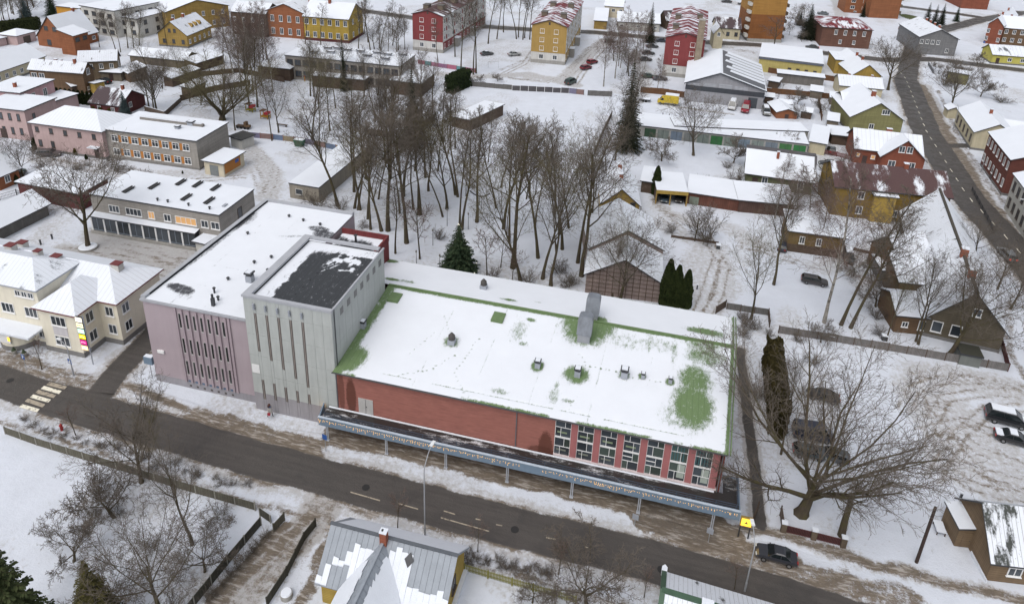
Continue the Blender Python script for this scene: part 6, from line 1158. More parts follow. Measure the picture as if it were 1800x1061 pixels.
# front gardens
tree('apple', (202,909), 812, 'crooked bare apple tree leaning left in the front garden', var=0, lean=(0,-.25), rz=0, hx=1.0); tree('apple', (130,986), 895, 'many stemmed bare apple tree on the snow lower left', var=1); tree('fork', (338,956), 690, 'tall forked bare tree inside the garden fence', var=0, hx=.85); tree('round', (249,847), 668, 'olive twigged tree rising behind the road fence', var=1, hx=.95); tree('fork', (262,842), 690, 'second stem of olive twigs beside the road fence', var=1, hx=.6)
tree('round', (281,1075), 868, 'bare tree with wide arms in the bottom left garden', var=2, hx=.95); tree('apple', (359,1004), 935, 'stunted apple tree near the side fence', var=2); tree('apple', (195,1065), 980, 'bare apple tree beside the small spruce', var=0); tree('bush', (305,1075), 1030, 'shrub at the bottom edge', cat='shrub'); tree('bush', (270,965), 930, 'shrub under the front garden trees', cat='shrub', hx=1.2); tree('bush', (390,905), 880, 'brushwood heap by the fence corner', cat='shrub', hx=1.5)
for (x, y, ty, lb) in ((74,650,586,'sapling by the parking sign near the cream building'),(133,764,706,'sapling on the verge below the crossing'),(202,790,742,'thin sapling on the verge left of the olive trees'),(699,926,868,'sapling beside the road above the grey roof'),(840,969,915,'sapling on the verge right of the grey roof'),(982,1008,940,'sapling on the verge below the canopy middle'),(1132,1049,995,'sapling left of the snowy gable'),(1291,1035,985,'sapling beside the right street lamp')): tree('young', (x, y), ty, 'bare '+lb)
tree('apple', (1033,1062), 962, 'wide bare bush like tree by the yellow picket fence', hx=1.0); tree('apple', (935,1058), 1012, 'low bare bush inside the yellow picket fence')
for i in range(34): 
    t_ = i/33; x = 640+t_*330+rt_.uniform(-6,6); y = 945+t_*62+rt_.uniform(-6,6); tree('bush', (x, y), y-rt_.uniform(8,13), 'stubby clipped shrub on the road verge', 'verge shrubs below the road', cat='shrub', hx=1.4)
for i in range(22): 
    t_ = i/21; x = 40+t_*390+rt_.uniform(-8,8); y = 744+t_*112+rt_.uniform(-8,6); tree('bush', (x, y), y-rt_.uniform(8,13), 'stubby clipped shrub on the verge outside the road fence', 'verge shrubs by the road fence', cat='shrub', hx=1.4)
for i in range(9):
    t_ = i/8; x = 470-t_*105; y = 945+t_*110; tree('bush', (x, y), y-rt_.uniform(14,20), 'brown shrub in the row along the side fence', 'shrubs along the side fence', cat='shrub', hx=1.0)
for (x, y) in ((1300,560),(1315,572),(1330,580),(1305,590),(1350,590),(1075,505),(1045,530),(1180,410),(1545,590),(1540,560),(1560,520),(1400,600),(1430,640),(1330,700),(1500,860),(1000,505),(1240,330),(205,300),(230,310),(250,318),(60,270),(1660,430),(1690,430),(1700,460)): tree('bush', (x, y), y-rt_.uniform(18,30), 'scraggy bare shrub in the gardens', 'scattered garden shrubs', cat='shrub')
# thickets and garden growth farther off
def scatter(n, x0, x1, y0, y1, kinds, hm, label, group, cat='tree'):
    for k in range(n):
        x = rt_.uniform(x0, x1); y = rt_.uniform(y0, y1); kd = rt_.choice(kinds); tk, cr, h0 = None, None, None; hh = rt_.uniform(*hm); g = G(x, y)
        o = tree(kd, (x, y), -999, label, group, cat=cat); s_ = hh/proto(kd, 0)[2]; o.scale = (s_*rt_.uniform(.9,1.2), s_*rt_.uniform(.9,1.2), s_)
scatter(12, 0, 60, 8, 48, ['round','tall'], (9,14), 'dark bare tree in the wood at the top left corner', 'wood at the top left corner')
scatter(4, 395, 500, 90, 165, ['birch','tall'], (12,18), 'pale stemmed birch in the thicket left of the kindergarten', 'birches left of the kindergarten')
scatter(7, 640, 720, 85, 130, ['round','tall'], (8,13), 'bare tree between the yellow house and the red block', 'trees by the red block')
scatter(7, 1060, 1135, 85, 170, ['birch','round'], (8,14), 'birch in the tangle between the mustard and dark red blocks', 'birches between the blocks')
scatter(9, 1340, 1440, 30, 78, ['round','apple'], (4,8), 'scrubby bare tree in the white allotment', 'allotment scrub')
scatter(8, 1640, 1720, 115, 165, ['apple','bush'], (3,5), 'scrub on the snowy lawn across the street', 'lawn scrub', 'shrub')
scatter(6, 250, 380, 120, 185, ['tall','fork'], (9,13), 'bare tree in the gardens below the long plank shed', 'garden trees at upper left')
scatter(6, 1350, 1450, 150, 215, ['apple','young'], (3,5), 'small bare fruit tree in the allotments', 'allotment fruit trees')
scatter(5, 560, 780, 180, 290, ['slim','fork'], (15,22), GL, GR)
scatter(3, 1520, 1600, 385, 600, ['apple','bush','round'], (3,8), 'bare garden growth left of the rambling house', 'growth left of the rambling house')
scatter(4, 1350, 1480, 330, 420, ['birch','bush'], (5,12), 'thin birch in front of the plank sheds', 'thin birches by the plank sheds')
scatter(3, 1690, 1790, 440, 560, ['round'], (7,10), 'bare tree on the street side of the rambling house', 'street side trees of the rambling house')
scatter(8, 20, 180, 290, 320, ['bush'], (1,2), 'low shrub before the canteen yard', 'shrubs before the canteen yard', 'shrub')
scatter(3, 150, 420, 860, 960, ['bush','apple'], (1.2,3.5), 'tangle of shrubs in the front garden', 'front garden tangle', 'shrub')
# ---------------------------------------------------------------- conifers
def foliage(name, c1, c2):
    m, t, b = new_mat(name); N = NT(t); o = N.coord(); n = N.noise(o, 1.6, 4, .7); n2 = N.noise(o, 12, 2)
    t.links.new(N.mix(N.ramp(N.math('ADD', N.math('MULTIPLY', n, .7), N.math('MULTIPLY', n2, .3)), .35, .65), c4(c1), c4(c2)), b.inputs['Base Color']); b.inputs['Roughness'].default_value = .9; b.inputs['Specular IOR Level'].default_value = .15; return m
def spruce_mesh(seed, H, R, dens, droop=.35):
    r = random.Random(seed); lf = MB(); tr = MB(); tr.tube([(0,0,-.3),(0,0,H*.5),(0,0,H*.98)], [H*.018,H*.011,.02], 7)
    nl = int(H*dens)
    for k in range(nl):
        t = k/nl; z = H*(.06+.93*t); rad = R*(1-t)**.85*r.uniform(.8,1.1)+.12; nb = max(4, int(13*(1-t)+4)); ph = r.uniform(0, 6.28)
        for j in range(nb):
            a = ph+6.283*j/nb+r.uniform(-.2,.2); Lb = rad*r.uniform(.7,1.12); ca, sa = math.cos(a), math.sin(a)
            tr.tube([(0,0,z), (ca*Lb*.6,sa*Lb*.6,z-droop*Lb*.35), (ca*Lb,sa*Lb,z-droop*Lb*.45)], [.03,.02,.008], 3, cap=False)
            m = max(3, int(Lb*7))
            for q in range(m):
                u = (q+.6)/m; px, py, pz = ca*Lb*u, sa*Lb*u, z-droop*Lb*.5*u**1.3
                for s in (-1, 1):
                    w = (.18+.30*(1-u*.6))*r.uniform(.7,1.3)*min(1.0, .4+Lb*.35); an = a+s*r.uniform(.6,1.2); dz = -r.uniform(.02,.22)
                    ex, ey = px+math.cos(an)*w, py+math.sin(an)*w; wx, wy = -math.sin(an)*w*.28, math.cos(an)*w*.28
                    lf.quad((px,py,pz+.02), (px+(ex-px)*.5+wx,py+(ey-py)*.5+wy,pz+dz*.4), (ex,ey,pz+dz), (px+(ex-px)*.5-wx,py+(ey-py)*.5-wy,pz+dz*.4-.04))
    return tr.mesh('trunk', BARK), lf.mesh('crown', foliage('spruce_needles_%d' % seed, (.014,.028,.016), (.040,.060,.030))), H
SPR = [spruce_mesh(1, 10, 2.6, 3.4), spruce_mesh(2, 16, 2.8, 2.3, .5), spruce_mesh(3, 9, 2.3, 3.0)]
SPR[2][1].materials[0] = foliage('blue_spruce_needles', (.03,.05,.052), (.075,.10,.105))
SPR.append((SPR[0][0], SPR[0][1].copy(), 10)); SPR[3][1].materials[0] = foliage('brownish_needles', (.038,.036,.014), (.085,.075,.026)); SPR.append((SPR[1][0], SPR[1][1].copy(), 16)); SPR[4][1].materials[0] = foliage('dark_needles', (.012,.017,.011), (.034,.038,.022))
SPR.append((SPR[0][0], SPR[0][1].copy(), 10)); SPR[5][1].materials[0] = foliage('olive_needles', (.022,.032,.014), (.066,.078,.032))
def spruce(i, b, ty, label, hx=1.0, group=None, h=None):
    g = G(*b); hh = h or hgt(b, (b[0], ty)); s = hh/SPR[i][2]; o = thing('spruce_tree', label, 'tree', (g.x, g.y, 0), rt_.uniform(0,6), group); o.scale = (s*hx, s*hx, s); link('trunk', SPR[i][0], o); link('crown', SPR[i][1], o); return o
spruce(0, (805,481), 393, 'bushy Christmas tree with lights behind the hall roof', 1.4)
b = MB(); rr = random.Random(2)
for k in range(24): a = rr.uniform(3.3, 6.1); t_ = rr.random(); R_ = 2.65*(1-t_)**.85; b.box(math.cos(a)*R_-.05, math.cos(a)*R_+.05, math.sin(a)*R_-.05, math.sin(a)*R_+.05, 9.4*t_+.5, 9.4*t_+.6)
o = b.build('tree_lights', emis('pale_bulb', (1, .95, .8), .5), [q for q in bpy.data.objects if q.get('label', '').startswith('bushy Christmas')][0]); o['kind'] = 'stuff'
spruce(4, (1100,262), 104, 'large dark spruce above the yellow timber house', 1.0); spruce(4, (1141,75), 2, 'tall spruce left of the dark red block', .9)
spruce(5, (35,1150), 891, 'big green spruce in the bottom left corner', .85); spruce(3, (175,1105), 965, 'brownish spruce at the bottom edge', 1.0)
spruce(2, (221,207), 157, 'blue grey spruce beside the dark red cottage', 1.0); spruce(2, (46,36), -15, 'blue spruce among the trees at the top left', 1.0); spruce(1, (92,28), -30, 'dark pine like tree at the top left', 1.3)
for (x, y, ty, lb) in ((1625,52,2,'left'),(1640,48,6,'middle'),(1653,44,4,'right')): spruce(4, (x, y), ty, 'dark spruce at the crossroads lawn, %s of the three' % lb, 1.2)
spruce(1, (1680,38), 8, 'dark spruce right of the three on the crossroads lawn', 1.2); spruce(4, (1516,30), 0, 'dark spruce before the brick apartment wing', 1.1); spruce(4, (1418,68), 5, 'dark bushy conifer left of the brown tenement', 1.6); spruce(4, (605,160), 60, 'thin dark larch in front of the kindergarten', .5)
spruce(4, (1405,45), 20, 'small dark conifer in the white allotment', 1.6); spruce(4, (725,255), 120, 'dark evergreen crown in the middle of the park', 1.1)
def thuja_mesh(seed, H, R, n, c1, c2, box=None):
    r = random.Random(seed); lf = MB()
    core = MB(); 
    if box: core.box(-box[0]*.42, box[0]*.42, -box[1]*.42, box[1]*.42, 0, H*.94)
    else: core.cyl(0, 0, 0, H*.5, R*.62, 8, r1=R*.6); core.cyl(0, 0, H*.5, H*.95, R*.6, 8, r1=.05)
    for k in range(n):
        t = r.random()
        if box:
            f = r.randrange(5); x = r.uniform(-.5,.5)*box[0]; y = r.uniform(-.5,.5)*box[1]; z = H*t
            if f == 0: x = -.5*box[0]
            elif f == 1: x = .5*box[0]
            elif f == 2: y = -.5*box[1]
            elif f == 3: y = .5*box[1]
            else: z = H
            j = .10*vnoise(np.array(x*2+z), np.array(y*2+z*1.3), 1.0)*6; nx, ny = (x/box[0], y/box[1]); x *= .85+.35*float(j); y *= .85+.35*float(j)
        else:
            a = r.uniform(0, 6.283); rad = R*(min(1, (1-t)*1.9)**.6)*(.8+.3*float(vnoise(np.array(a*2), np.array(t*H*1.5), 1.0))); x, y, z = math.cos(a)*rad, math.sin(a)*rad, H*t
        w = r.uniform(.10,.2); h = r.uniform(.16,.34); a2 = r.uniform(0, 3.14); dx, dy = math.cos(a2)*w, math.sin(a2)*w; ox, oy = r.uniform(-.12,.12), r.uniform(-.12,.12)
        lf.quad((x-dx,y-dy,z-h*.4), (x+dx,y+dy,z-h*.4), (x+dx*.4+ox,y+dy*.4+oy,z+h), (x-dx*.4+ox,y-dy*.4+oy,z+h))
    fm = foliage('thuja_leaf_%d' % seed, c1, c2); return core.mesh('stem_mass', foliage('thuja_core_%d' % seed, tuple(c*.6 for c in c1), tuple(c*.7 for c in c1))), lf.mesh('foliage', fm)
TH_ = thuja_mesh(4, 7.5, 1.05, 3800, (.016,.026,.008), (.045,.058,.018)); TS_ = thuja_mesh(5, 2.2, .7, 1100, (.05,.048,.012), (.105,.085,.02)); TD_ = thuja_mesh(6, 3.4, .55, 1000, (.014,.022,.008), (.035,.045,.016))
def thuja(M_, b, h, label, hx=1.0, group=None, base=7.5, name='thuja'):
    g = G(*b); s = h/base; o = thing(name, label, 'conifer', (g.x, g.y, -.1), rt_.uniform(0,6), group); o.scale = (s*hx, s*hx, s); link('stem_mass', M_[0], o); link('foliage', M_[1], o); return o
for (b_, t_, lb) in (((1170,534),456,'leftmost and tallest of the three by the barn'),((1186,535),466,'middle of the three by the barn'),((1203,538),474,'rightmost of the three by the barn')): thuja(TH_, b_, hgt(b_, (b_[0]+6, t_)), 'columnar thuja, '+lb)
thuja(TH_, (1152,340), hgt((1152,340),(1157,292)), 'columnar thuja beside the yellow carport', 1.1)
for k in range(9): thuja(TD_, (103+k*7.6, 177+k*1.0), 3.4, 'narrow dark thuja in the row below the brown timber house', 1.0, 'thuja row below the brown timber house', 3.4)
for (b_, h, lb) in (((82,258),2.6,'left round golden thuja before the pale pink house'),((140,270),2.8,'right golden thuja before the pale pink house'),((152,280),1.2,'low dark bush before the pale pink house'),((178,275),2.4,'dark thuja beside the pale pink house door'),((63,262),2.6,'dark thuja at the left corner of the pale pink house'),((28,322),2.2,'round dark bush beside the red cottage'),((165,199),1.7,'left golden bush before the dark red cottage'),((178,201),1.7,'middle golden bush before the dark red cottage'),((193,203),1.7,'right golden bush before the dark red cottage'),((321,305),.7,'tiny thuja before the school wall')): thuja(TS_ if 'golden' in lb else TD_, b_, h, lb, 1.1 if 'golden' in lb else 1.4, None, 2.2 if 'golden' in lb else 3.4, 'thuja' if 'thuja' in lb else 'evergreen_bush')
a = G(1352,640); c = G(1366,770); ln = math.hypot(c.x-a.x, c.y-a.y); HG_ = thuja_mesh(8, 4.6, 1, 9000, (.034,.030,.012), (.080,.066,.026), (ln, 1.9)); o = thing('hedge', 'tall ivy covered hedge wall between hall and car park', 'hedge', ((a.x+c.x)/2, (a.y+c.y)/2, -.1), math.atan2(c.y-a.y, c.x-a.x)); link('stem_mass', HG_[0], o); link('foliage', HG_[1], o)
a = G(788,165); c = G(822,150); ln = math.hypot(c.x-a.x, c.y-a.y); HG2 = thuja_mesh(9, 5.0, 1, 3000, (.014,.024,.010), (.035,.048,.018), (ln, 3)); o = thing('hedge', 'dark green clipped hedge beside the snowy pitch', 'hedge', ((a.x+c.x)/2, (a.y+c.y)/2, -.1), math.atan2(c.y-a.y, c.x-a.x)); link('stem_mass', HG2[0], o); link('foliage', HG2[1], o)
a = G(2,60); c = G(72,50); ln = math.hypot(c.x-a.x, c.y-a.y); HG3 = thuja_mesh(10, 4.0, 1, 3000, (.02,.028,.010), (.045,.05,.02), (ln, 3)); o = thing('hedge', 'tall dark hedge behind the pale garage', 'hedge', ((a.x+c.x)/2, (a.y+c.y)/2, -.1), math.atan2(c.y-a.y, c.x-a.x)); link('stem_mass', HG3[0], o); link('foliage', HG3[1], o)
# ================================================================== VEHICLES
def carpaint(name, col):
    if name in _mc: return _mc[name]
    m, t, b = new_mat(name); N = NT(t); n = N.noise(N.coord(), 3, 4); g = N.n('NewGeometry'); sp = N.n('SeparateXYZ'); t.links.new(N.coord(), sp.inputs[0])
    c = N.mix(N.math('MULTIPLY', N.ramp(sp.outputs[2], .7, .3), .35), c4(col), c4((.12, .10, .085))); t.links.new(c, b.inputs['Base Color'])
    b.inputs['Roughness'].default_value = .32; b.inputs['Coat Weight'].default_value = .4; b.inputs['Coat Roughness'].default_value = .15; _mc[name] = m; return m
TYRE = plain('tyre', (.012, .012, .012), .9); RIM = plain('rim', (.25, .25, .26), .4, .6); CGL = plain('car_glass', (.012, .016, .018), .1); HLM = plain('headlight_glass', (.45, .45, .42), .2); TLM = plain('taillight_red', (.30, .012, .012), .3); AMB = plain('amber_lens', (.55, .20, .01), .3); TLL = emis('taillight_lit', (1, .06, .03), .8)
KIND = {  # length, half width, stations of the shoulder line (x, z), cabin: base x0,x1, roof x0,x1, roof z
 'sedan': (4.5, .88, [(-2.25,.52,.74),(-2.18,.82,.82),(-1.45,.93,.87),(.75,.90,.88),(1.9,.78,.84),(2.18,.62,.76),(2.25,.45,.70)], (-1.55,.95,-.85,.25), 1.42),
 'wagon': (4.6, .89, [(-2.3,.55,.78),(-2.25,.92,.84),(-1.45,.97,.88),(.85,.94,.88),(2.0,.80,.84),(2.24,.64,.76),(2.3,.45,.70)], (-2.2,1.1,-1.85,.35), 1.48),
 'hatch': (4.0, .85, [(-2.0,.55,.74),(-1.95,.90,.80),(-1.2,.95,.84),(.75,.92,.84),(1.7,.80,.80),(1.95,.64,.74),(2.0,.45,.68)], (-1.9,1.0,-1.5,.3), 1.46),
 'mpv': (4.8, .93, [(-2.4,.6,.82),(-2.36,1.05,.88),(-1.5,1.08,.92),(1.0,1.02,.92),(2.05,.90,.86),(2.34,.7,.78),(2.4,.48,.72)], (-2.32,1.6,-2.05,.75), 1.78),
 'van': (5.2, .96, [(-2.6,.7,.90),(-2.58,1.2,.95),(-1.5,1.22,.96),(1.3,1.18,.96),(2.2,.98,.90),(2.55,.75,.82),(2.6,.5,.75)], (-2.57,1.9,-2.5,1.15), 2.2)}
_cm = {}
def car_meshes(kind):
    if kind in _cm: return _cm[kind]
    Lc, hw, st, (c0, c1, r0, r1), zr = KIND[kind]; b = MB(); rings = []
    for x, zs_, w in st:
        w = w*hw/.89; zl = .24 if abs(x) < Lc*.44 else .34
        rings.append([(x,-w*.80,zl),(x,-w,zl+.14),(x,-w*1.02,zs_*.72),(x,-w*.94,zs_),(x,0,zs_+.05),(x,w*.94,zs_),(x,w*1.02,zs_*.72),(x,w,zl+.14),(x,w*.80,zl)])
    for k in range(len(rings)-1):
        for j in range(8): b.quad(rings[k][j], rings[k+1][j], rings[k+1][j+1], rings[k][j+1])
        b.quad(rings[k][8], rings[k+1][8], rings[k+1][0], rings[k][0])
    b.poly(rings[0]); b.poly(rings[-1][::-1])
    body = b.mesh('body', plain('x', (.1,.1,.1))); body.polygons.foreach_set('use_smooth', [True]*len(body.polygons))
    zb = max(s[1] for s in st)-.02; wb, wt = hw*.92, hw*.74
    g = MB(); B = [(c0,-wb,zb),(c1,-wb,zb),(c1,wb,zb),(c0,wb,zb)]; T = [(r0,-wt,zr-.07),(r1,-wt,zr-.07),(r1,wt,zr-.07),(r0,wt,zr-.07)]
    for k in range(4): j = (k+1) % 4; g.quad(B[k], B[j], T[j], T[k])
    glass = g.mesh('windows', CGL)
    p = MB(); e = .02; P = [(r0-.05,-wt-e,zr-.09),(r1+.05,-wt-e,zr-.09),(r1+.05,wt+e,zr-.09),(r0-.05,wt+e,zr-.09)]; Q = [(r0+.15,-wt*.82,zr),(r1-.2,-wt*.82,zr),(r1-.2,wt*.82,zr),(r0+.15,wt*.82,zr)]
    p.quad(*Q); p.quad(*P[::-1])
    for k in range(4): j = (k+1) % 4; p.quad(P[k], P[j], Q[j], Q[k])
    for s in (-1, 1):
        for (xb, xt) in ((c0,r0),(c1,r1),((c0+c1)/2-.1,(r0+r1)/2-.1)): p.tube([(xb,s*wb,zb),(xt,s*wt,zr-.07)], .045, 4)
    if kind in ('van',):
        for s in (-1, 1): p.quad((c0+.02,s*(wb+.005),zb),((c0+c1)*.5+.5,s*(wb+.005),zb),((r0+r1)*.5+.5,s*(wt+.01),zr-.08),(r0,s*(wt+.01),zr-.08))
    roofm = p.mesh('roof', plain('x', (.1,.1,.1)))
    w = MB(); w.tube([(0,-.1,0),(0,.1,0)], .315, 14); wh = w.mesh('wheel', TYRE); w = MB(); w.tube([(0,-.105,0),(0,.105,0)], .19, 10); rim = w.mesh('rim', RIM)
    _cm[kind] = (body, glass, roofm, wh, rim, Lc, hw, st, zr, (r0, r1, wt)); return _cm[kind]
def car(kind, px, py, head, col, label, snow=(), lit=False, s=.9, group=None, world=None, cat='car'):
    """head: direction of travel in degrees, 0 = along +X"""
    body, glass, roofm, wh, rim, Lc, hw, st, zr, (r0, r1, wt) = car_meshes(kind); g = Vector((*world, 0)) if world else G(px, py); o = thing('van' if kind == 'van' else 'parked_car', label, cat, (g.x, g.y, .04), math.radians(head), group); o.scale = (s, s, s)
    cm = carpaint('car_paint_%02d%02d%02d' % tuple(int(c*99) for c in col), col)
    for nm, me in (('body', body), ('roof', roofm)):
        m2 = bpy.data.meshes.get(nm+kind+cm.name) 
        if m2 is None: m2 = me.copy(); m2.name = nm+kind+cm.name; m2.materials.clear(); m2.materials.append(cm)
        link(nm, m2, o)
    link('windows', glass, o)
    for x in (-Lc*.30, Lc*.30):
        for y in (-hw*.93, hw*.93): w = link('wheel', wh, o, (x, y, .31)); link('rim', rim, w)
    for y in (-1, 1):
        b = MB(); yc = y*hw*.62; b.box(Lc/2-.16, Lc/2-.01, yc-.2, yc+.2, .52, .68); b.build('headlight', HLM, o)
        b = MB(); b.box(-Lc/2-.02, -Lc/2+.1, yc-.18, yc+.18, .62, .84); b.build('taillight', TLL if lit else TLM, o)
        b = MB(); b.box(r1+.35, r1+.5, y*(hw+.02)-.09, y*(hw+.02)+.09, .92, 1.05); b.build('mirror', DARKM, o)
    if 'roof' in snow: b = MB(); b.box(r0+.12, r1-.15, -wt*.85, wt*.85, zr-.02, zr+.10); b.build('snow_cover', SNOWM, o)
    if 'hood' in snow: b = MB(); b.box(r1+.85, Lc/2-.25, -hw*.75, hw*.75, .86, 1.0); b.build('snow_cover', SNOWM, o)
    if 'back' in snow: b = MB(); b.box(-Lc/2+.1, r0-.35, -hw*.75, hw*.75, .9, 1.02); b.build('snow_cover', SNOWM, o)
    return o
BLK = (.014,.015,.018); DGR = (.045,.047,.052); NAV = (.018,.024,.045); SIL = (.32,.33,.33); REDC = (.20,.012,.022); GRN2 = (.02,.045,.035)
mx = lambda a, b: ((G(*a).x+G(*b).x)/2, (G(*a).y+G(*b).y)/2)
w = mx((1339,986),(1389,999)); car('sedan', 0, 0, 178, (.030,.032,.040), 'dark grey sedan parked on the slushy road edge at lower right', world=(w[0], w[1]+.75), s=.88)
w = mx((1412,500),(1452,505)); car('wagon', 0, 0, -4, (.040,.036,.036), 'dark brown estate car on the snow behind the garden fence', world=(w[0], w[1]+.8))
car('mpv', 1490, 455, -93, (.05,.06,.07), 'dark people carrier at the end of the ochre brown outbuilding', ('roof',)); car('hatch', 1375, 437, 80, NAV, 'small navy car left of the ochre brown outbuilding')
car('sedan', 1445, 700, 175, BLK, 'black car under the upper branches of the big oak'); car('van', 1428, 768, 5, NAV, 'dark blue van under the oak branches'); car('hatch', 1421, 800, 0, (.03,.045,.05), 'dark teal hatchback below the van under the oak'); car('hatch', 1462, 806, 170, (.06,.07,.08), 'grey hatchback behind the thick oak limbs')
w = mx((1740,742),(1795,756)); car('mpv', 0, 0, -8, BLK, 'black people carrier with snowed windows in the car park', ('roof','hood'), world=(w[0]+.3, w[1]+.85), s=1.0)
w = mx((1760,778),(1805,790)); car('sedan', 0, 0, -8, BLK, 'black saloon under a blanket of snow in the car park', ('roof','hood','back'), world=(w[0]+.2, w[1]+.8), s=.95)
car('wagon', 1769, 452, 95, (.16,.17,.18), 'grey car with red tail lights driving on the right street', lit=True, s=1.0)
car('hatch', 1461, 268, 88, BLK, 'black car parked left of the brick house door', s=1.0); car('sedan', 1456, 291, 182, (.05,.055,.06), 'dark saloon, upper of two beside the ochre tenement', s=.95); car('sedan', 1458, 299, 182, (.34,.34,.31), 'pale silver saloon, lower of two beside the ochre tenement', s=.95)
car('hatch', 1168, 352, -92, (.05,.07,.09), 'blue grey car in the left bay of the carport'); car('hatch', 1193, 352, -92, (.05,.045,.045), 'dark car in the right bay of the carport')
car('hatch', 1041, 112, 55, REDC, 'red hatchback, farther of two by the mustard block', s=1.05); car('hatch', 1030, 122, 55, (.16,.012,.025), 'red hatchback, nearer of two by the mustard block', s=1.05); car('mpv', 1003, 147, 70, GRN2, 'dark green off roader in front of the mustard block', s=1.0)
car('sedan', 904, 98, 40, SIL, 'silver car on the snow left of the mustard block', s=1.0); car('sedan', 856, 97, 40, DGR, 'dark car on the snow right of the red block', s=1.0, snow=('roof',)); car('hatch', 1072, 76, 20, BLK, 'black car at the far end of the mustard block drive', s=1.0)
for k, (x, y, c) in enumerate(((1134,107,DGR),(1139,96,BLK),(1146,84,DGR),(1141,137,(.03,.05,.03)),(1160,141,(.07,.07,.08)))): car('sedan', x, y, 15, c, ('dark car', 'black car', 'grey car', 'dark green car', 'grey hatch')[k]+(' third from the road in the birch parking row', ' second from the road in the birch parking row', ' nearest the road in the birch parking row', ' by the brown fence under the birches', ' by the corner of the dark red block')[k], s=1.0)
car('sedan', 1163, 74, 5, NAV, 'dark blue car on the cross street left of the dark red block', s=1.0); car('sedan', 1427, 86, 178, DGR, 'dark car with red lights on the cross street by the yellow shop', lit=True, s=1.05)
car('sedan', 1277, 5, 175, BLK, 'black car at the top edge, left of three', s=1.1, snow=('roof',)); car('sedan', 1306, 9, 170, DGR, 'dark car at the top edge, middle of three', s=1.1, snow=('roof','hood')); car('sedan', 1319, 12, 170, DGR, 'grey car at the top edge, right of three', s=1.1)
car('hatch', 1585, 52, 60, SIL, 'silver car on the crossroads parking, left one', s=1.1, snow=('roof',)); car('hatch', 1598, 54, 60, DGR, 'dark car on the crossroads parking, right one', s=1.1); car('sedan', 1446, 26, 170, (.1,.12,.14), 'blue grey car beside the white allotment', s=1.1, snow=('roof',)); car('sedan', 1495, 22, 175, SIL, 'pale car before the brick apartment wing', s=1.1, snow=('roof',))
car('wagon', 88, 274, 20, (.06,.055,.06), 'dark grey estate before the pale pink house', s=1.0); car('hatch', 28, 305, 10, (.03,.045,.04), 'dark car beside the red cottage at the left edge', s=1.0, snow=('roof',)); car('sedan', 183, 146, 170, BLK, 'black car beside the yellow plank porch', s=1.05)
car('van', 1287, 190, -98, (.50,.50,.50), 'white van before the grey workshop', ('roof','hood'), s=1.05, cat='van'); car('van', 1310, 195, -98, (.22,.010,.022), 'red van before the grey workshop', s=1.05, cat='van'); car('mpv', 1346, 200, -88, (.16,.16,.15), 'grey pickup with snow beside the red van', ('roof','hood','back'), s=1.05)
g = G(1175, 184); o = thing('box_truck', 'yellow box truck with snow on top by the brown fence', 'truck', (g.x, g.y, .04), math.radians(178)); YT = carpaint('truck_yellow', (.50,.36,.015))
b = MB(); b.box(-2.6, 1.1, -1.05, 1.05, .75, 2.9); b.build('cargo_box', YT, o); b = MB(); b.box(-2.55, 1.05, -1, 1, 2.9, 3.05); b.build('snow_cover', SNOWM, o)
b = MB(); P = [(1.15,.45),(3.0,.45),(3.0,1.15),(2.5,1.25),(1.95,2.1),(1.15,2.15)]; i = 0; b.v = [(x,-.95,z) for x, z in P]+[(x,.95,z) for x, z in P]; n_ = len(P); b.f = [tuple(range(n_)), tuple(reversed(range(n_, 2*n_)))]+[(k, k+n_, (k+1) % n_+n_, (k+1) % n_) for k in range(n_)]; b.m = [0]*len(b.f); b.build('cab', YT, o)
b = MB(); b.quad((2.52,-.8,1.27),(2.52,.8,1.27),(2.0,.75,2.06),(2.0,-.75,2.06)); b.quad((1.4,-.965,1.3),(2.3,-.965,1.3),(1.95,-.965,1.95),(1.4,-.965,1.95)); b.quad((2.3,.965,1.3),(1.4,.965,1.3),(1.4,.965,1.95),(1.95,.965,1.95)); b.build('windows', CGL, o)
car_meshes('sedan')
for x in (-1.6, 2.2):
    for y in (-.95, .95): w = link('wheel', _cm['sedan'][3], o, (x, y, .36)); w.scale = (1.15,1.15,1.15); link('rim', _cm['sedan'][4], w)
g = G(1133, 178); o = thing('trailer', 'low snowed trailer left of the yellow truck', 'trailer', (g.x, g.y, 0)); b = MB(); b.box(-1.6, 1.6, -.8, .8, .5, .75); b.build('bed', DARKM, o); b = MB(); b.box(-1.55, 1.55, -.75, .75, .75, .9); b.build('snow_cover', SNOWM, o)
for x in (-.4, .4): link('wheel', _cm['sedan'][3], o, (x, -.8, .3))
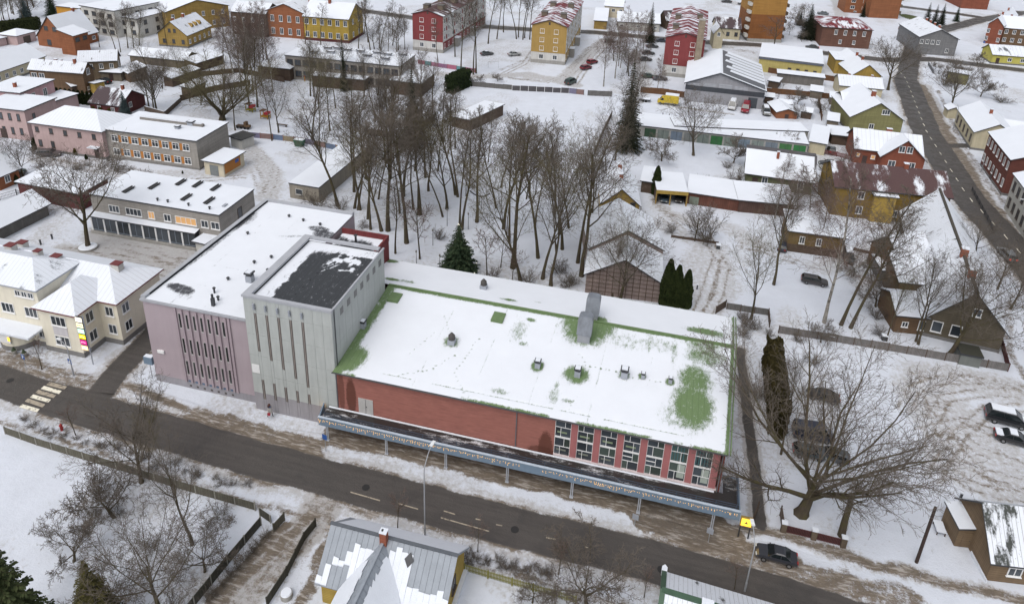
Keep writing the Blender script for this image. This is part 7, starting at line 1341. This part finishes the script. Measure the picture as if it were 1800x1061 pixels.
# ================================================================== FENCES
def fence(label, pts, h, mat, post=None, sec=2.2, style='solid', cap=False, cat='fence', wdt=.06, group=None, z=0, colors=None):
    P = [G(*p) if p[0] != 'w' else Vector((p[1], p[2], 0)) for p in pts]; o = thing('fence', label, cat, (P[0].x, P[0].y, 0), 0, group); base = P[0]; fr_ = random.Random(int(base.x*10)); ci = 0
    for a, c in zip(P[:-1], P[1:]):
        d = c-a; L = math.hypot(d.x, d.y); n = max(1, round(L/sec)); ang = math.atan2(d.y, d.x); s = L/n
        me = None
        for k in range(n):
            q = a+d*(k/n)
            if me is None or style == 'solid':
                b = MB(); ht = h*(fr_.uniform(.95,1.04) if style == 'solid' else 1)
                if style == 'solid': b.box(.05, s-.05, -wdt/2, wdt/2, .02, ht)
                elif style == 'picket':
                    m = max(2, int(s/.14))
                    for j in range(m): x = s*(j+.5)/m; b.box(x-.045, x+.045, -.02, .02, .1, h*fr_.uniform(.92,1.05))
                    b.box(.05, s-.05, .02, .06, h*.25, h*.32); b.box(.05, s-.05, .02, .06, h*.72, h*.79)
                elif style == 'mesh':
                    m = max(2, int(s/.22))
                    for j in range(m): x = s*(j+.5)/m; b.box(x-.014, x+.014, -.014, .014, .1, h)
                    for zz in (.12, .5, .95): b.box(.03, s-.03, -.02, .02, h*zz-.02, h*zz+.02)
                mt = mat if not colors else colors[ci % len(colors)]; ci += 1; me = b.mesh('panel', mt)
            link('panel', me, o, (q.x-base.x, q.y-base.y, z), ang)
        pm = MB(); pm.box(-.06, .06, -.06, .06, -.1, h*1.06); pm = pm.mesh('post', post or mat)
        for k in range(n+1): q = a+d*(k/n); link('post', pm, o, (q.x-base.x, q.y-base.y, 0), ang)
        if cap:
            b = MB(); b.box(0, L, -.09, .09, h*1.0, h*1.0+.07); link('snow_cap', b.mesh('snow_cap', SNOWM), o, (a.x-base.x, a.y-base.y, z), ang)
    return o
GRF = paint('mossy_grey_boards', (.105, .098, .075), .9, .25, 1.2, lines=('x', .3), streak=.5); DKF = paint('dark_mossy_boards', (.055, .052, .040), .9, .25, 1.2, lines=('x', .3), streak=.5); BRF = paint('brown_boards', (.12, .06, .03), .85, .2, lines=('x', .3)); GYF = paint('grey_boards', (.13, .125, .12), .9, .25, 1.0, lines=('x', .25)); YGF = paint('yellow_green_pickets', (.20, .19, .06), .8, .2); POSTC = paint('concrete_post', (.26, .25, .22), .9, .15); RDF = paint('dark_red_rails', (.10, .035, .035), .7, .2)
fence('weathered board fence with pale posts along the road at lower left', [(10,762),(65,782),(147,807),(235,833),(311,857),(449,896)], 1.05, GRF, POSTC, 2.3, cap=False)
fence('dark mossy board fence running to the bottom edge beside the drive', [(459,922),(400,992),(342,1064),(325,1085)], 1.15, DKF, POSTC, 2.6)
fence('low grey concrete panel at the drive gate', [(457,905),(476,918)], 1.0, DKF, POSTC, 1.5); fence('open board gate leaf on the left of the drive', [(481.6,934),(500,914)], 1.1, GRF, GRF, 2.0, cat='gate'); fence('dark board fence on the right of the drive', [(555,925),(535,950),(505,1010),(470,1064)], 1.1, DKF, DKF, 2.4)
fence('yellow green picket fence below the road', [(816,1003),(900,1028),(1012,1060)], 1.0, YGF, YGF, 2.3, 'picket')
fence('long grey garden fence above the car park', [(1368,585),(1470,601),(1560,616),(1660,633),(1771,652)], 1.25, paint('silver_grey_boards', (.155, .145, .140), .9, .2, 1.0, lines=('x', .2), streak=.4), TIMD, 2.6)
fence('dark red board fence at the rambling house street side', [(1771,652),(1757,600)], 1.2, MAROON, MAROON, 2.4)
fence('dark fence with gate by the yard entrance behind the hall', [(1258,551),(1275,540)], 1.3, TIMD, TIMD, 2.0); fence('grey mesh fence with ivy beside the yard entrance', [(1277,543),(1350,554)], 1.1, GYF, TIMD, 2.2); fence('post and board fence joining the ivy hedge', [(1350,554),(1352,575)], 1.2, TIMD, TIMD, 2.0)
r = thing('pillared_fence', 'dark red rail fence between mossy brick pillars by the oak', 'fence', (0, 0, 0)); PB = paint('mossy_brick', (.115, .088, .062), .9, .25, lines=('z', .12)); pp = [G(1376,934), G(1429,947), G(1481,960)]
for q in pp: b = MB(); b.box(q.x-.26, q.x+.26, q.y-.2, q.y+.2, -.1, 1.25); o = b.build('pillar', PB, r); b = MB(); b.box(q.x-.3, q.x+.3, q.y-.24, q.y+.24, 1.25, 1.4); b.build('snow_cap', SNOWM, o)
for a, c in zip(pp[:-1], pp[1:]):
    b = MB(); n = 16; d = c-a
    for k in range(1, n): q = a+d*(.09+.82*k/n); b.box(q.x-.025, q.x+.025, q.y-.025, q.y+.025, .05, 1.0)
    for z in (.15, .95): b.tube([a+d*.09+Vector((0,0,z)), a+d*.91+Vector((0,0,z))], .035, 4)
    b.build('rail_panel', RDF, r)
    b = MB(); q0, q1 = a+d*.1, a+d*.9; b.quad((q0.x,q0.y+.04,.1),(q1.x,q1.y+.04,.1),(q1.x,q1.y+.04,.9),(q0.x,q0.y+.04,.9)); b.build('backing_boards', paint('maroon_backing', (.055, .03, .03)), r)
fence('short dark gate leaf left of the brick pillars', [(1371,905),(1375,932)], 1.3, TIMD, TIMD, 2.0, cat='gate'); fence('dark gate leaf by the lit sign at the canopy end', [(1322,921),(1331,898)], 1.3, TIMD, TIMD, 2.0, cat='gate')
KC = [paint('kids_%d' % k, c, .7, .15) for k, c in enumerate(((.16,.15,.22),(.20,.13,.12),(.12,.16,.24),(.22,.18,.12),(.18,.14,.14)))]
fence('painted kindergarten fence with brick posts', [(436,241),(480,245),(535,252),(610,268)], 1.3, KC[0], BRK, 2.6, 'solid', colors=KC); fence('pink and turquoise painted fence behind the kindergarten', [(735,112),(770,118),(835,128)], 1.3, KC[0], BRK, 2.8, colors=[paint('kp_%d' % k, c, .7, .1) for k, c in enumerate(((.35,.12,.18),(.12,.26,.28),(.30,.14,.20),(.24,.12,.20)))])
fence('grey board fence between the pitch and the blocks, left run', [(823,151),(900,158)], 1.4, GYF, GYF, 2.6); fence('grey board fence with white posts between pitch and blocks', [(900,159),(1000,164)], 1.5, paint('dark_grey_boards', (.085, .08, .085), .9, .2, lines=('x', .3)), WHITE, 2.4); fence('graffiti painted board fence end by the birches', [(1000,164),(1026,167)], 1.5, KC[3], GYF, 2.6, colors=KC); fence('dark board fence right of the graffiti end', [(1033,168),(1075,170)], 1.5, GYF, GYF, 2.6)
fence('brown board fence beside the yellow truck', [(1126,163),(1160,166),(1202,172)], 1.8, BRF, BRF, 2.6); fence('brown board fence along the allotment top', [(1350,128),(1368,131)], 1.7, BRF, BRF, 2.5); fence('brown board fence between allotments and yellow house', [(1449,141),(1477,145)], 1.7, BRF, BRF, 2.5); fence('long brown board fence across the allotments', [(1340,163),(1420,170),(1483,177)], 1.6, BRF, BRF, 2.6); fence('short brown board fence running down the allotment', [(1438,178),(1444,212)], 1.6, BRF, BRF, 2.4)
fence('dull red rail fence between garages and brick house', [(1422,266),(1470,275),(1502,284)], 1.2, paint('dull_red_rails', (.16, .06, .06)), None, 2.4, 'picket'); fence('pink red board fence by the low shed', [(1455,247),(1500,252)], 1.3, paint('pinkred', (.20, .07, .075)), None, 2.4)
fence('dark brick garden wall with snow behind the school', [(255,195),(290,205),(318,180)], 1.3, paint('dark_garden_wall', (.10, .075, .06), .9, .2), None, 3, cap=True); fence('dark board wall in front of the bare tree clump', [(318,178),(380,160),(440,150)], 1.6, TIMD, TIMD, 3); fence('brown garden fence below the tree thicket', [(300,140),(420,128),(500,145)], 1.5, TIMD, TIMD, 3)
fence('brown iron fence by the pitch and park edge', [(1044,275),(1060,235),(1075,205)], 1.5, TIMD, TIMD, 2.4); fence('brown fence through the middle of the park', [(700,262),(745,225),(765,212)], 2.0, TIMD, TIMD, 3); fence('brown fence across the park middle', [(645,237),(690,243)], 1.6, TIMD, TIMD, 3)
fence('thin wire fence in the left garden', [(0,352),(30,343),(58,352)], 1.2, DARKM, DARKM, 2.2, 'mesh'); fence('low bed railing in the yard', [(1180,417),(1262,429)], .5, TIMD, TIMD, 2.0); fence('low iron railing of the ruined outbuilding', [(1631,115),(1640,130),(1668,132)], 1.2, DARKM, DARKM, 1.6, 'mesh')
fence('dark fence along the right street pavement', [(1708,335),(1745,405)], .9, DARKM, DARKM, 2.4, 'mesh'); fence('low brown board kerb fence below the brown shed', [(1500,440),(1530,447)], .6, TIMD, TIMD, 2)
# ================================================================== STREET FURNITURE
LAMP = paint('lamp_steel', (.30, .31, .33), .5, .1); HEADM = paint('lamp_head_white', (.62, .63, .64), .5, .05)
def street_lamp(b_, t_, label, arm=1.2, hd=90):
    g = G(*b_); h = hgt(b_, t_); o = thing('street_lamp', label, 'street lamp', (g.x, g.y, 0), math.radians(hd)); b = MB(); b.tube([(0,0,-.1),(0,0,1.2)], .10, 8); b.tube([(0,0,1.2),(0,0,h*.80),(.1,0,h*.86),(arm*.6,0,h*.96),(arm,0,h)], [.075,.06,.05,.045,.04], 8); b.build('pole', LAMP, o); b = MB(); b.box(arm-.1, arm+.6, -.16, .16, h-.02, h+.1); b.build('lamp_head', HEADM, o); return o
street_lamp((747,941), (752,800), 'tall street lamp above the grey seam roof', 1.4, 80); street_lamp((1309,1038), (1305,935), 'street lamp beside the dark grey sedan', 1.4, 100); street_lamp((130,661), (119,600), 'street lamp beside the crossing and parking sign', 1.0, 170); street_lamp((250,712), (290,672), 'short street lamp in front of the pink block', .8, 20)
for (b_, t_, lb) in (((1675,228),(1687,185),'cream house'),((1724,303),(1731,270),'brick terrace'),((1790,398),(1800,350),'grey plastered house')): street_lamp(b_, t_, 'dark street lamp on the pavement by the '+lb, .6, 180)
for k, (x, y, t_) in enumerate(((732,463,440),(773,470,447),(761,431,403),(786,397,367),(823,403,374),(846,368,345))):
    g = G(x, y); h = hgt((x,y),(x,t_)); o = thing('park_lamp', 'thin park lamp with globe, '+('nearest left','nearest right, beside the Christmas tree','above the nearest left one','far one left of the spruce tip','right of the spruce tip','farthest, by the dark arch')[k], 'lamp', (g.x, g.y, 0)); b = MB(); b.tube([(0,0,-.1),(0,0,h-.3)], [.06,.04], 6); b.build('pole', DARKM, o); b = MB(); b.cyl(0,0,h-.32,h,.17,8,r1=.13); b.build('globe', paint('dull_globe', (.20,.19,.17)), o)
g = G(843,360); o = thing('arch_frame', 'dark curved arch bar hung between park trees', 'sculpture', (g.x, g.y, 0)); b = MB(); zc = hgt((843,360),(843,345)); b.tube([(-2.0+4.0*k/10, 0, zc+.9*((k-5)/5)**2) for k in range(11)], .13, 6); b.build('curved_bar', DARKM, o); b = MB(); b.tube([(0,0,-.1),(0,0,zc)], .06, 6); b.build('post', DARKM, o)
def sign(b_, t_, label, col, shape='sq', mark=None):
    g = G(*b_); h = hgt(b_, t_); o = thing('road_sign', label, 'sign', (g.x, g.y, 0), math.radians(-10)); b = MB(); b.tube([(0,0,-.1),(0,0,h)], .035, 6); b.build('post', LAMP, o); b = MB(); b.box(-.32, .32, -.06, -.035, h-.7, h); pl = b.build('plate', col, o); b = MB()
    if mark == 'P': b.box(-.12,-.03,-.075,-.06,h-.6,h-.1); b.box(-.03,.13,-.075,-.06,h-.18,h-.1); b.box(-.03,.13,-.075,-.06,h-.40,h-.32); b.box(.07,.15,-.075,-.06,h-.34,h-.16)
    elif mark == 'X': b.poly([(-.24,-.07,h-.58),(.24,-.07,h-.58),(0,-.07,h-.12)]); b.box(-.05,.05,-.085,-.075,h-.5,h-.3)
    if mark: b.build('symbol', WHITE, pl)
    return o
SB = plain('sign_blue_plate', (.02,.085,.30)); sign((47,650), (41,622), 'blue parking sign on the verge by the cream building', SB, mark='P'); sign((129,660), (124,630), 'blue pedestrian crossing sign beside the lamp at the crossing', SB, mark='X'); sign((573,793), (571,763), 'blue sign on a thin post beside the first canopy post', SB); sign((1115,925), (1118,903), 'grey sign post by the sixth canopy post', GREYM); sign((1245,951), (1250,928), 'grey sign post by the last canopy post', GREYM); sign((1727,85), (1726,72), 'small blue sign at the grey house corner', SB)
g = G(268,664); h = hgt((268,664),(262,636)); o = thing('box_sign', 'blue box sign on a post beside the pink block corner', 'sign', (g.x, g.y, 0)); b = MB(); b.tube([(0,0,-.1),(0,0,h)], .05, 6); b.build('post', LAMP, o); b = MB(); b.box(-.5,.7,-.35,.25,h-.1,h+.95); b.build('box', BLUE, o); b = MB(); b.box(-.45,.65,-.3,.2,h+.95,h+1.02); b.build('snow_cover', SNOWM, o)
g = G(109,756); o = thing('hydrant', 'red hydrant on the snowy verge below the crossing', 'hydrant', g); b = MB(); b.cyl(0,0,-.1,.75,.16,10); b.cyl(0,0,.75,.95,.19,10,r1=.08); b.tube([(-.28,0,.55),(.28,0,.55)], .07, 8); b.build('body', plain('hydrant_red', (.30,.02,.02)), o)
g = G(1611,987); h = hgt((1611,987),(1641,889)); o = thing('wooden_pole', 'thick brown wooden pole standing alone on the snow', 'pole', g); b = MB(); b.cyl(0,0,-.2,h,.17,10,r1=.14); b.build('shaft', bark('pole_wood', (.055,.04,.036)), o)
g = Vector((11.35, 57.7, -.55)); o = thing('light_box', 'glowing yellow light box sign at the end of the canopy', 'sign', g); b = MB(); b.box(0, .12, 0, .12, -.1, 2.2); b.box(.95, 1.07, 0, .12, -.1, 2.2); b.build('posts', DARKM, o); b = MB(); b.box(-.03, 1.1, -.06, .18, 2.2, 3.35); o2 = b.build('case', YEL, o); b = MB(); b.box(.05, 1.02, -.09, -.06, 2.3, 3.25); b.build('face', emis('yellow_face', (1,.62,.06), 1.1), o2); b = MB(); b.box(.38,.68,-.1,-.09,2.6,2.75); b.box(.48,.58,-.1,-.09,2.75,2.9); b.build('figure', plain('black_figure', (.02,.02,.02)), o2)
ll = bpy.data.lights.new('sign_glow', 'POINT'); ll.energy = 15; ll.color = (1,.7,.25); ll.shadow_soft_size = .3; lo = bpy.data.objects.new('sign_glow', ll); COL.objects.link(lo); lo.parent = o; lo.location = (.5,-.6,2.6)
g = G(504,1048); o = thing('well_ring', 'round concrete well ring topped with snow by the side fence', 'well', g); b = MB(); b.cyl(0,0,-.1,.55,.55,18); b.build('ring', CONC, o); b = MB(); b.cyl(0,0,.55,.68,.52,18,r1=.45); b.build('snow_cap', SNOWM, o)
g = G(155,436); o = thing('tree_bed', 'round raised bed under the courtyard tree', 'planter', g); b = MB(); b.cyl(0,0,-.1,.35,1.5,22); b.build('kerb', CONC, o); b = MB(); b.cyl(0,0,.35,.45,1.4,22,r1=1.2); b.build('snow_cap', SNOWM, o)
g = G(527,256); o = thing('skip', 'green skip shaped container by the painted fence', 'container', (g.x,g.y,0)); b = MB(); P = [(-1.2,1.5),(1.2,1.5),(.8,0),(-.8,0)]; b.v = [(x,-.7,z) for x,z in P]+[(x,.7,z) for x,z in P]; b.f = [(3,2,1,0),(4,5,6,7),(0,1,5,4),(1,2,6,5),(2,3,7,6),(3,0,4,7)]; b.m = [0]*6; b.build('body', plain('skip_green', (.02,.085,.045)), o); b = MB(); b.box(-1.1,1.1,-.6,.6,1.5,1.6); b.build('snow_cover', SNOWM, o)
for (x, y, c, lb) in ((467,208,(.42,.22,.02),'yellow and red wooden play house on the kindergarten lawn'),(441,196,(.30,.26,.03),'olive play box at the foot of the tall trees')):
    g = G(x, y); o = thing('play_house', lb, 'playground toy', (g.x,g.y,0)); b = MB(); b.box(-1,1,-.7,.7,.5,.7); b.box(-1,-.85,-.7,-.55,0,2.0); b.box(.85,1,-.7,-.55,0,1.6); b.box(-1,-.85,.55,.7,0,2.0); b.box(.85,1,.55,.7,0,1.6); b.build('frame', plain('toy_'+str(x), c), o); b = MB(); b.box(.1,1.05,-.75,.75,1.2,1.75); b.build('panel', plain('toy_red', (.35,.02,.03)), o); b = MB(); b.box(-1.1,.1,-.8,.8,2.0,2.15); b.build('roof', plain('toy_brown', (.12,.06,.03)), o)
for k, (x, y) in enumerate(((522,139),(531,139),(536,143))):
    g = G(x, y); o = thing('play_post', 'striped yellow play post before the kindergarten, '+('left','middle','right')[k]+' of three', 'playground toy', (g.x,g.y,0)); h = (2.6,2.2,1.6)[k]
    for q in range(4): b = MB(); b.cyl(0,0,h*q/4,h*(q+1)/4,.16,8); b.build('band', plain('band_yellow', (.45,.33,.02)) if q % 2 == 0 else plain('band_red', (.38,.05,.04)), o)
g = G(433,226); o = thing('toy_tractor', 'brown toy tractor with trailer behind the white hut', 'playground toy', (g.x,g.y,0)); b = MB(); b.box(-2.4,-.6,-.5,.5,.3,.7); b.build('trailer_box', TIMD, o); b = MB(); b.box(-.3,1.0,-.5,.5,.3,.9); b.box(-.3,.3,-.5,.5,.9,1.7); b.build('cab', TIMB, o)
for x in (-2,-1,0,.8): link('wheel', _cm['sedan'][3], o, (x,-.55,.32))
for (x, y) in ((496,222),): g = G(x,y); o = thing('park_bench', 'low snowed bench under the kindergarten tree', 'bench', (g.x,g.y,0)); b = MB(); b.box(-1.4,1.4,-.25,.25,.4,.5); b.build('seat', TIMD, o); b = MB(); b.box(-1.2,-1.0,-.2,.2,0,.4); b.build('leg', TIMD, o); b = MB(); b.box(1.0,1.2,-.2,.2,0,.4); b.build('leg', TIMD, o)
g = G(868,120); o = thing('goal_frame', 'thin goal frame on the snow before the blocks', 'goal', (g.x,g.y,0)); b = MB(); b.tube([(-1.8,0,-.1),(-1.8,0,1.9),(1.2,1.0,1.9),(1.2,1.0,-.1)], .06, 5); b.build('frame', LAMP, o)
for (x, y, lb) in ((1460,597,'dark bin by the middle of the garden fence'),(1553,597,'dark bin at the foot of the bare tree by the fence'),(1262,437,'small black tray at the end of the yard bed'),(1225,508,'snow topped post stump in the yard'),(72,430,'left lawn lantern in the canteen courtyard'),(92,420,'right lawn lantern in the canteen courtyard'),(1688,876,'low post with snowy base near the car park edge'),(1165,203,'small dark post on the garage roof snow, left'),(1176,205,'small dark post on the garage roof snow, right')):
    g = G(x, y); o = thing('bollard' if 'post' in lb or 'lantern' in lb else 'bin', lb, 'bollard' if 'post' in lb or 'lantern' in lb else 'bin', (g.x,g.y,0)); w = .10 if 'lantern' in lb or 'post' in lb else .3; b = MB(); b.box(-w,w,-w,w,-.1,.8); b.build('body', DARKM, o); b = MB(); b.box(-w*1.3,w*1.3,-w*1.3,w*1.3,.8,.9); b.build('cap', DARKM if 'lantern' in lb else SNOWM, o)
# ================================================================== PERSON on the pavement
g = G(475.5, 733); pr = thing('person', 'person in a pale coat with blue scarf and red bag walking on the pavement', 'person', (g.x, g.y, .05), math.radians(10)); pr.scale = (1.08,1.08,1.08)
J = {'pel':(0,0,.95),'spi':(0,0,1.18),'che':(0,0,1.38),'nec':(.01,0,1.50),'hea':(.03,0,1.62),'hed':(.03,0,1.74),'shl':(0,.18,1.42),'ell':(.08,.24,1.16),'hnl':(.20,.22,.95),'shr':(0,-.18,1.42),'elr':(-.08,-.24,1.16),'hnr':(-.02,-.27,.92),'hil':(0,.09,.92),'knl':(.22,.10,.52),'anl':(.20,.10,.10),'tol':(.36,.10,.05),'hir':(0,-.09,.92),'knr':(-.08,-.10,.50),'anr':(-.30,-.10,.13),'tor':(-.18,-.10,.05)}
E_ = [('pel','spi'),('spi','che'),('che','nec'),('nec','hea'),('hea','hed'),('che','shl'),('shl','ell'),('ell','hnl'),('che','shr'),('shr','elr'),('elr','hnr'),('pel','hil'),('hil','knl'),('knl','anl'),('anl','tol'),('pel','hir'),('hir','knr'),('knr','anr'),('anr','tor')]
R_ = {'pel':.14,'spi':.13,'che':.15,'nec':.06,'hea':.10,'hed':.08,'shl':.07,'ell':.05,'hnl':.04,'shr':.07,'elr':.05,'hnr':.04,'hil':.09,'knl':.06,'anl':.045,'tol':.04,'hir':.09,'knr':.06,'anr':.045,'tor':.04}
ks = list(J); me = bpy.data.meshes.new('body'); me.from_pydata([J[k] for k in ks], [(ks.index(a), ks.index(c)) for a, c in E_], []); me.materials.append(plain('dark_trousers_boots', (.02,.022,.03))); bo = link('body', me, pr); sk = bo.modifiers.new('skin', 'SKIN')
me.skin_vertices.new(name='') if not me.skin_vertices else None
for i, k in enumerate(ks): v = me.skin_vertices[0].data[i]; v.radius = (R_[k], R_[k]); v.use_root = (k == 'pel')
bo.modifiers.new('sub', 'SUBSURF').levels = 1; bo.modifiers['sub'].render_levels = 1
b = MB(); b.cyl(0,0,.62,.98,.27,12,r1=.20); b.cyl(0,0,.98,1.25,.20,12,r1=.19); b.cyl(0,0,1.25,1.50,.20,12,r1=.10); b.tube([(0,.19,1.42),(.08,.25,1.16),(.19,.23,.99)], [.085,.065,.055], 8); b.tube([(0,-.19,1.42),(-.08,-.25,1.16),(-.02,-.28,.96)], [.085,.065,.055], 8); b.build('coat', plain('pale_coat', (.42,.40,.38)), pr)
b = MB(); b.cyl(.02,0,1.44,1.55,.13,12,r1=.12); b.box(.08,.16,-.09,.02,1.05,1.48); b.build('scarf', plain('blue_scarf', (.03,.06,.16)), pr)
b = MB(); b.cyl(.01,0,1.60,1.74,.135,12,r1=.13); b.cyl(.01,0,1.74,1.83,.13,12,r1=.06); b.box(-.15,-.02,-.12,.12,1.42,1.72); b.build('hair', plain('brown_hair', (.075,.03,.022)), pr)
b = MB(); b.box(-.14,.16,-.40,-.27,.52,.84); b.tube([(-.08,-.33,.84),(-.02,-.30,1.0),(.1,-.33,.84)], .015, 5); b.build('bag', plain('red_bag', (.30,.02,.035)), pr)
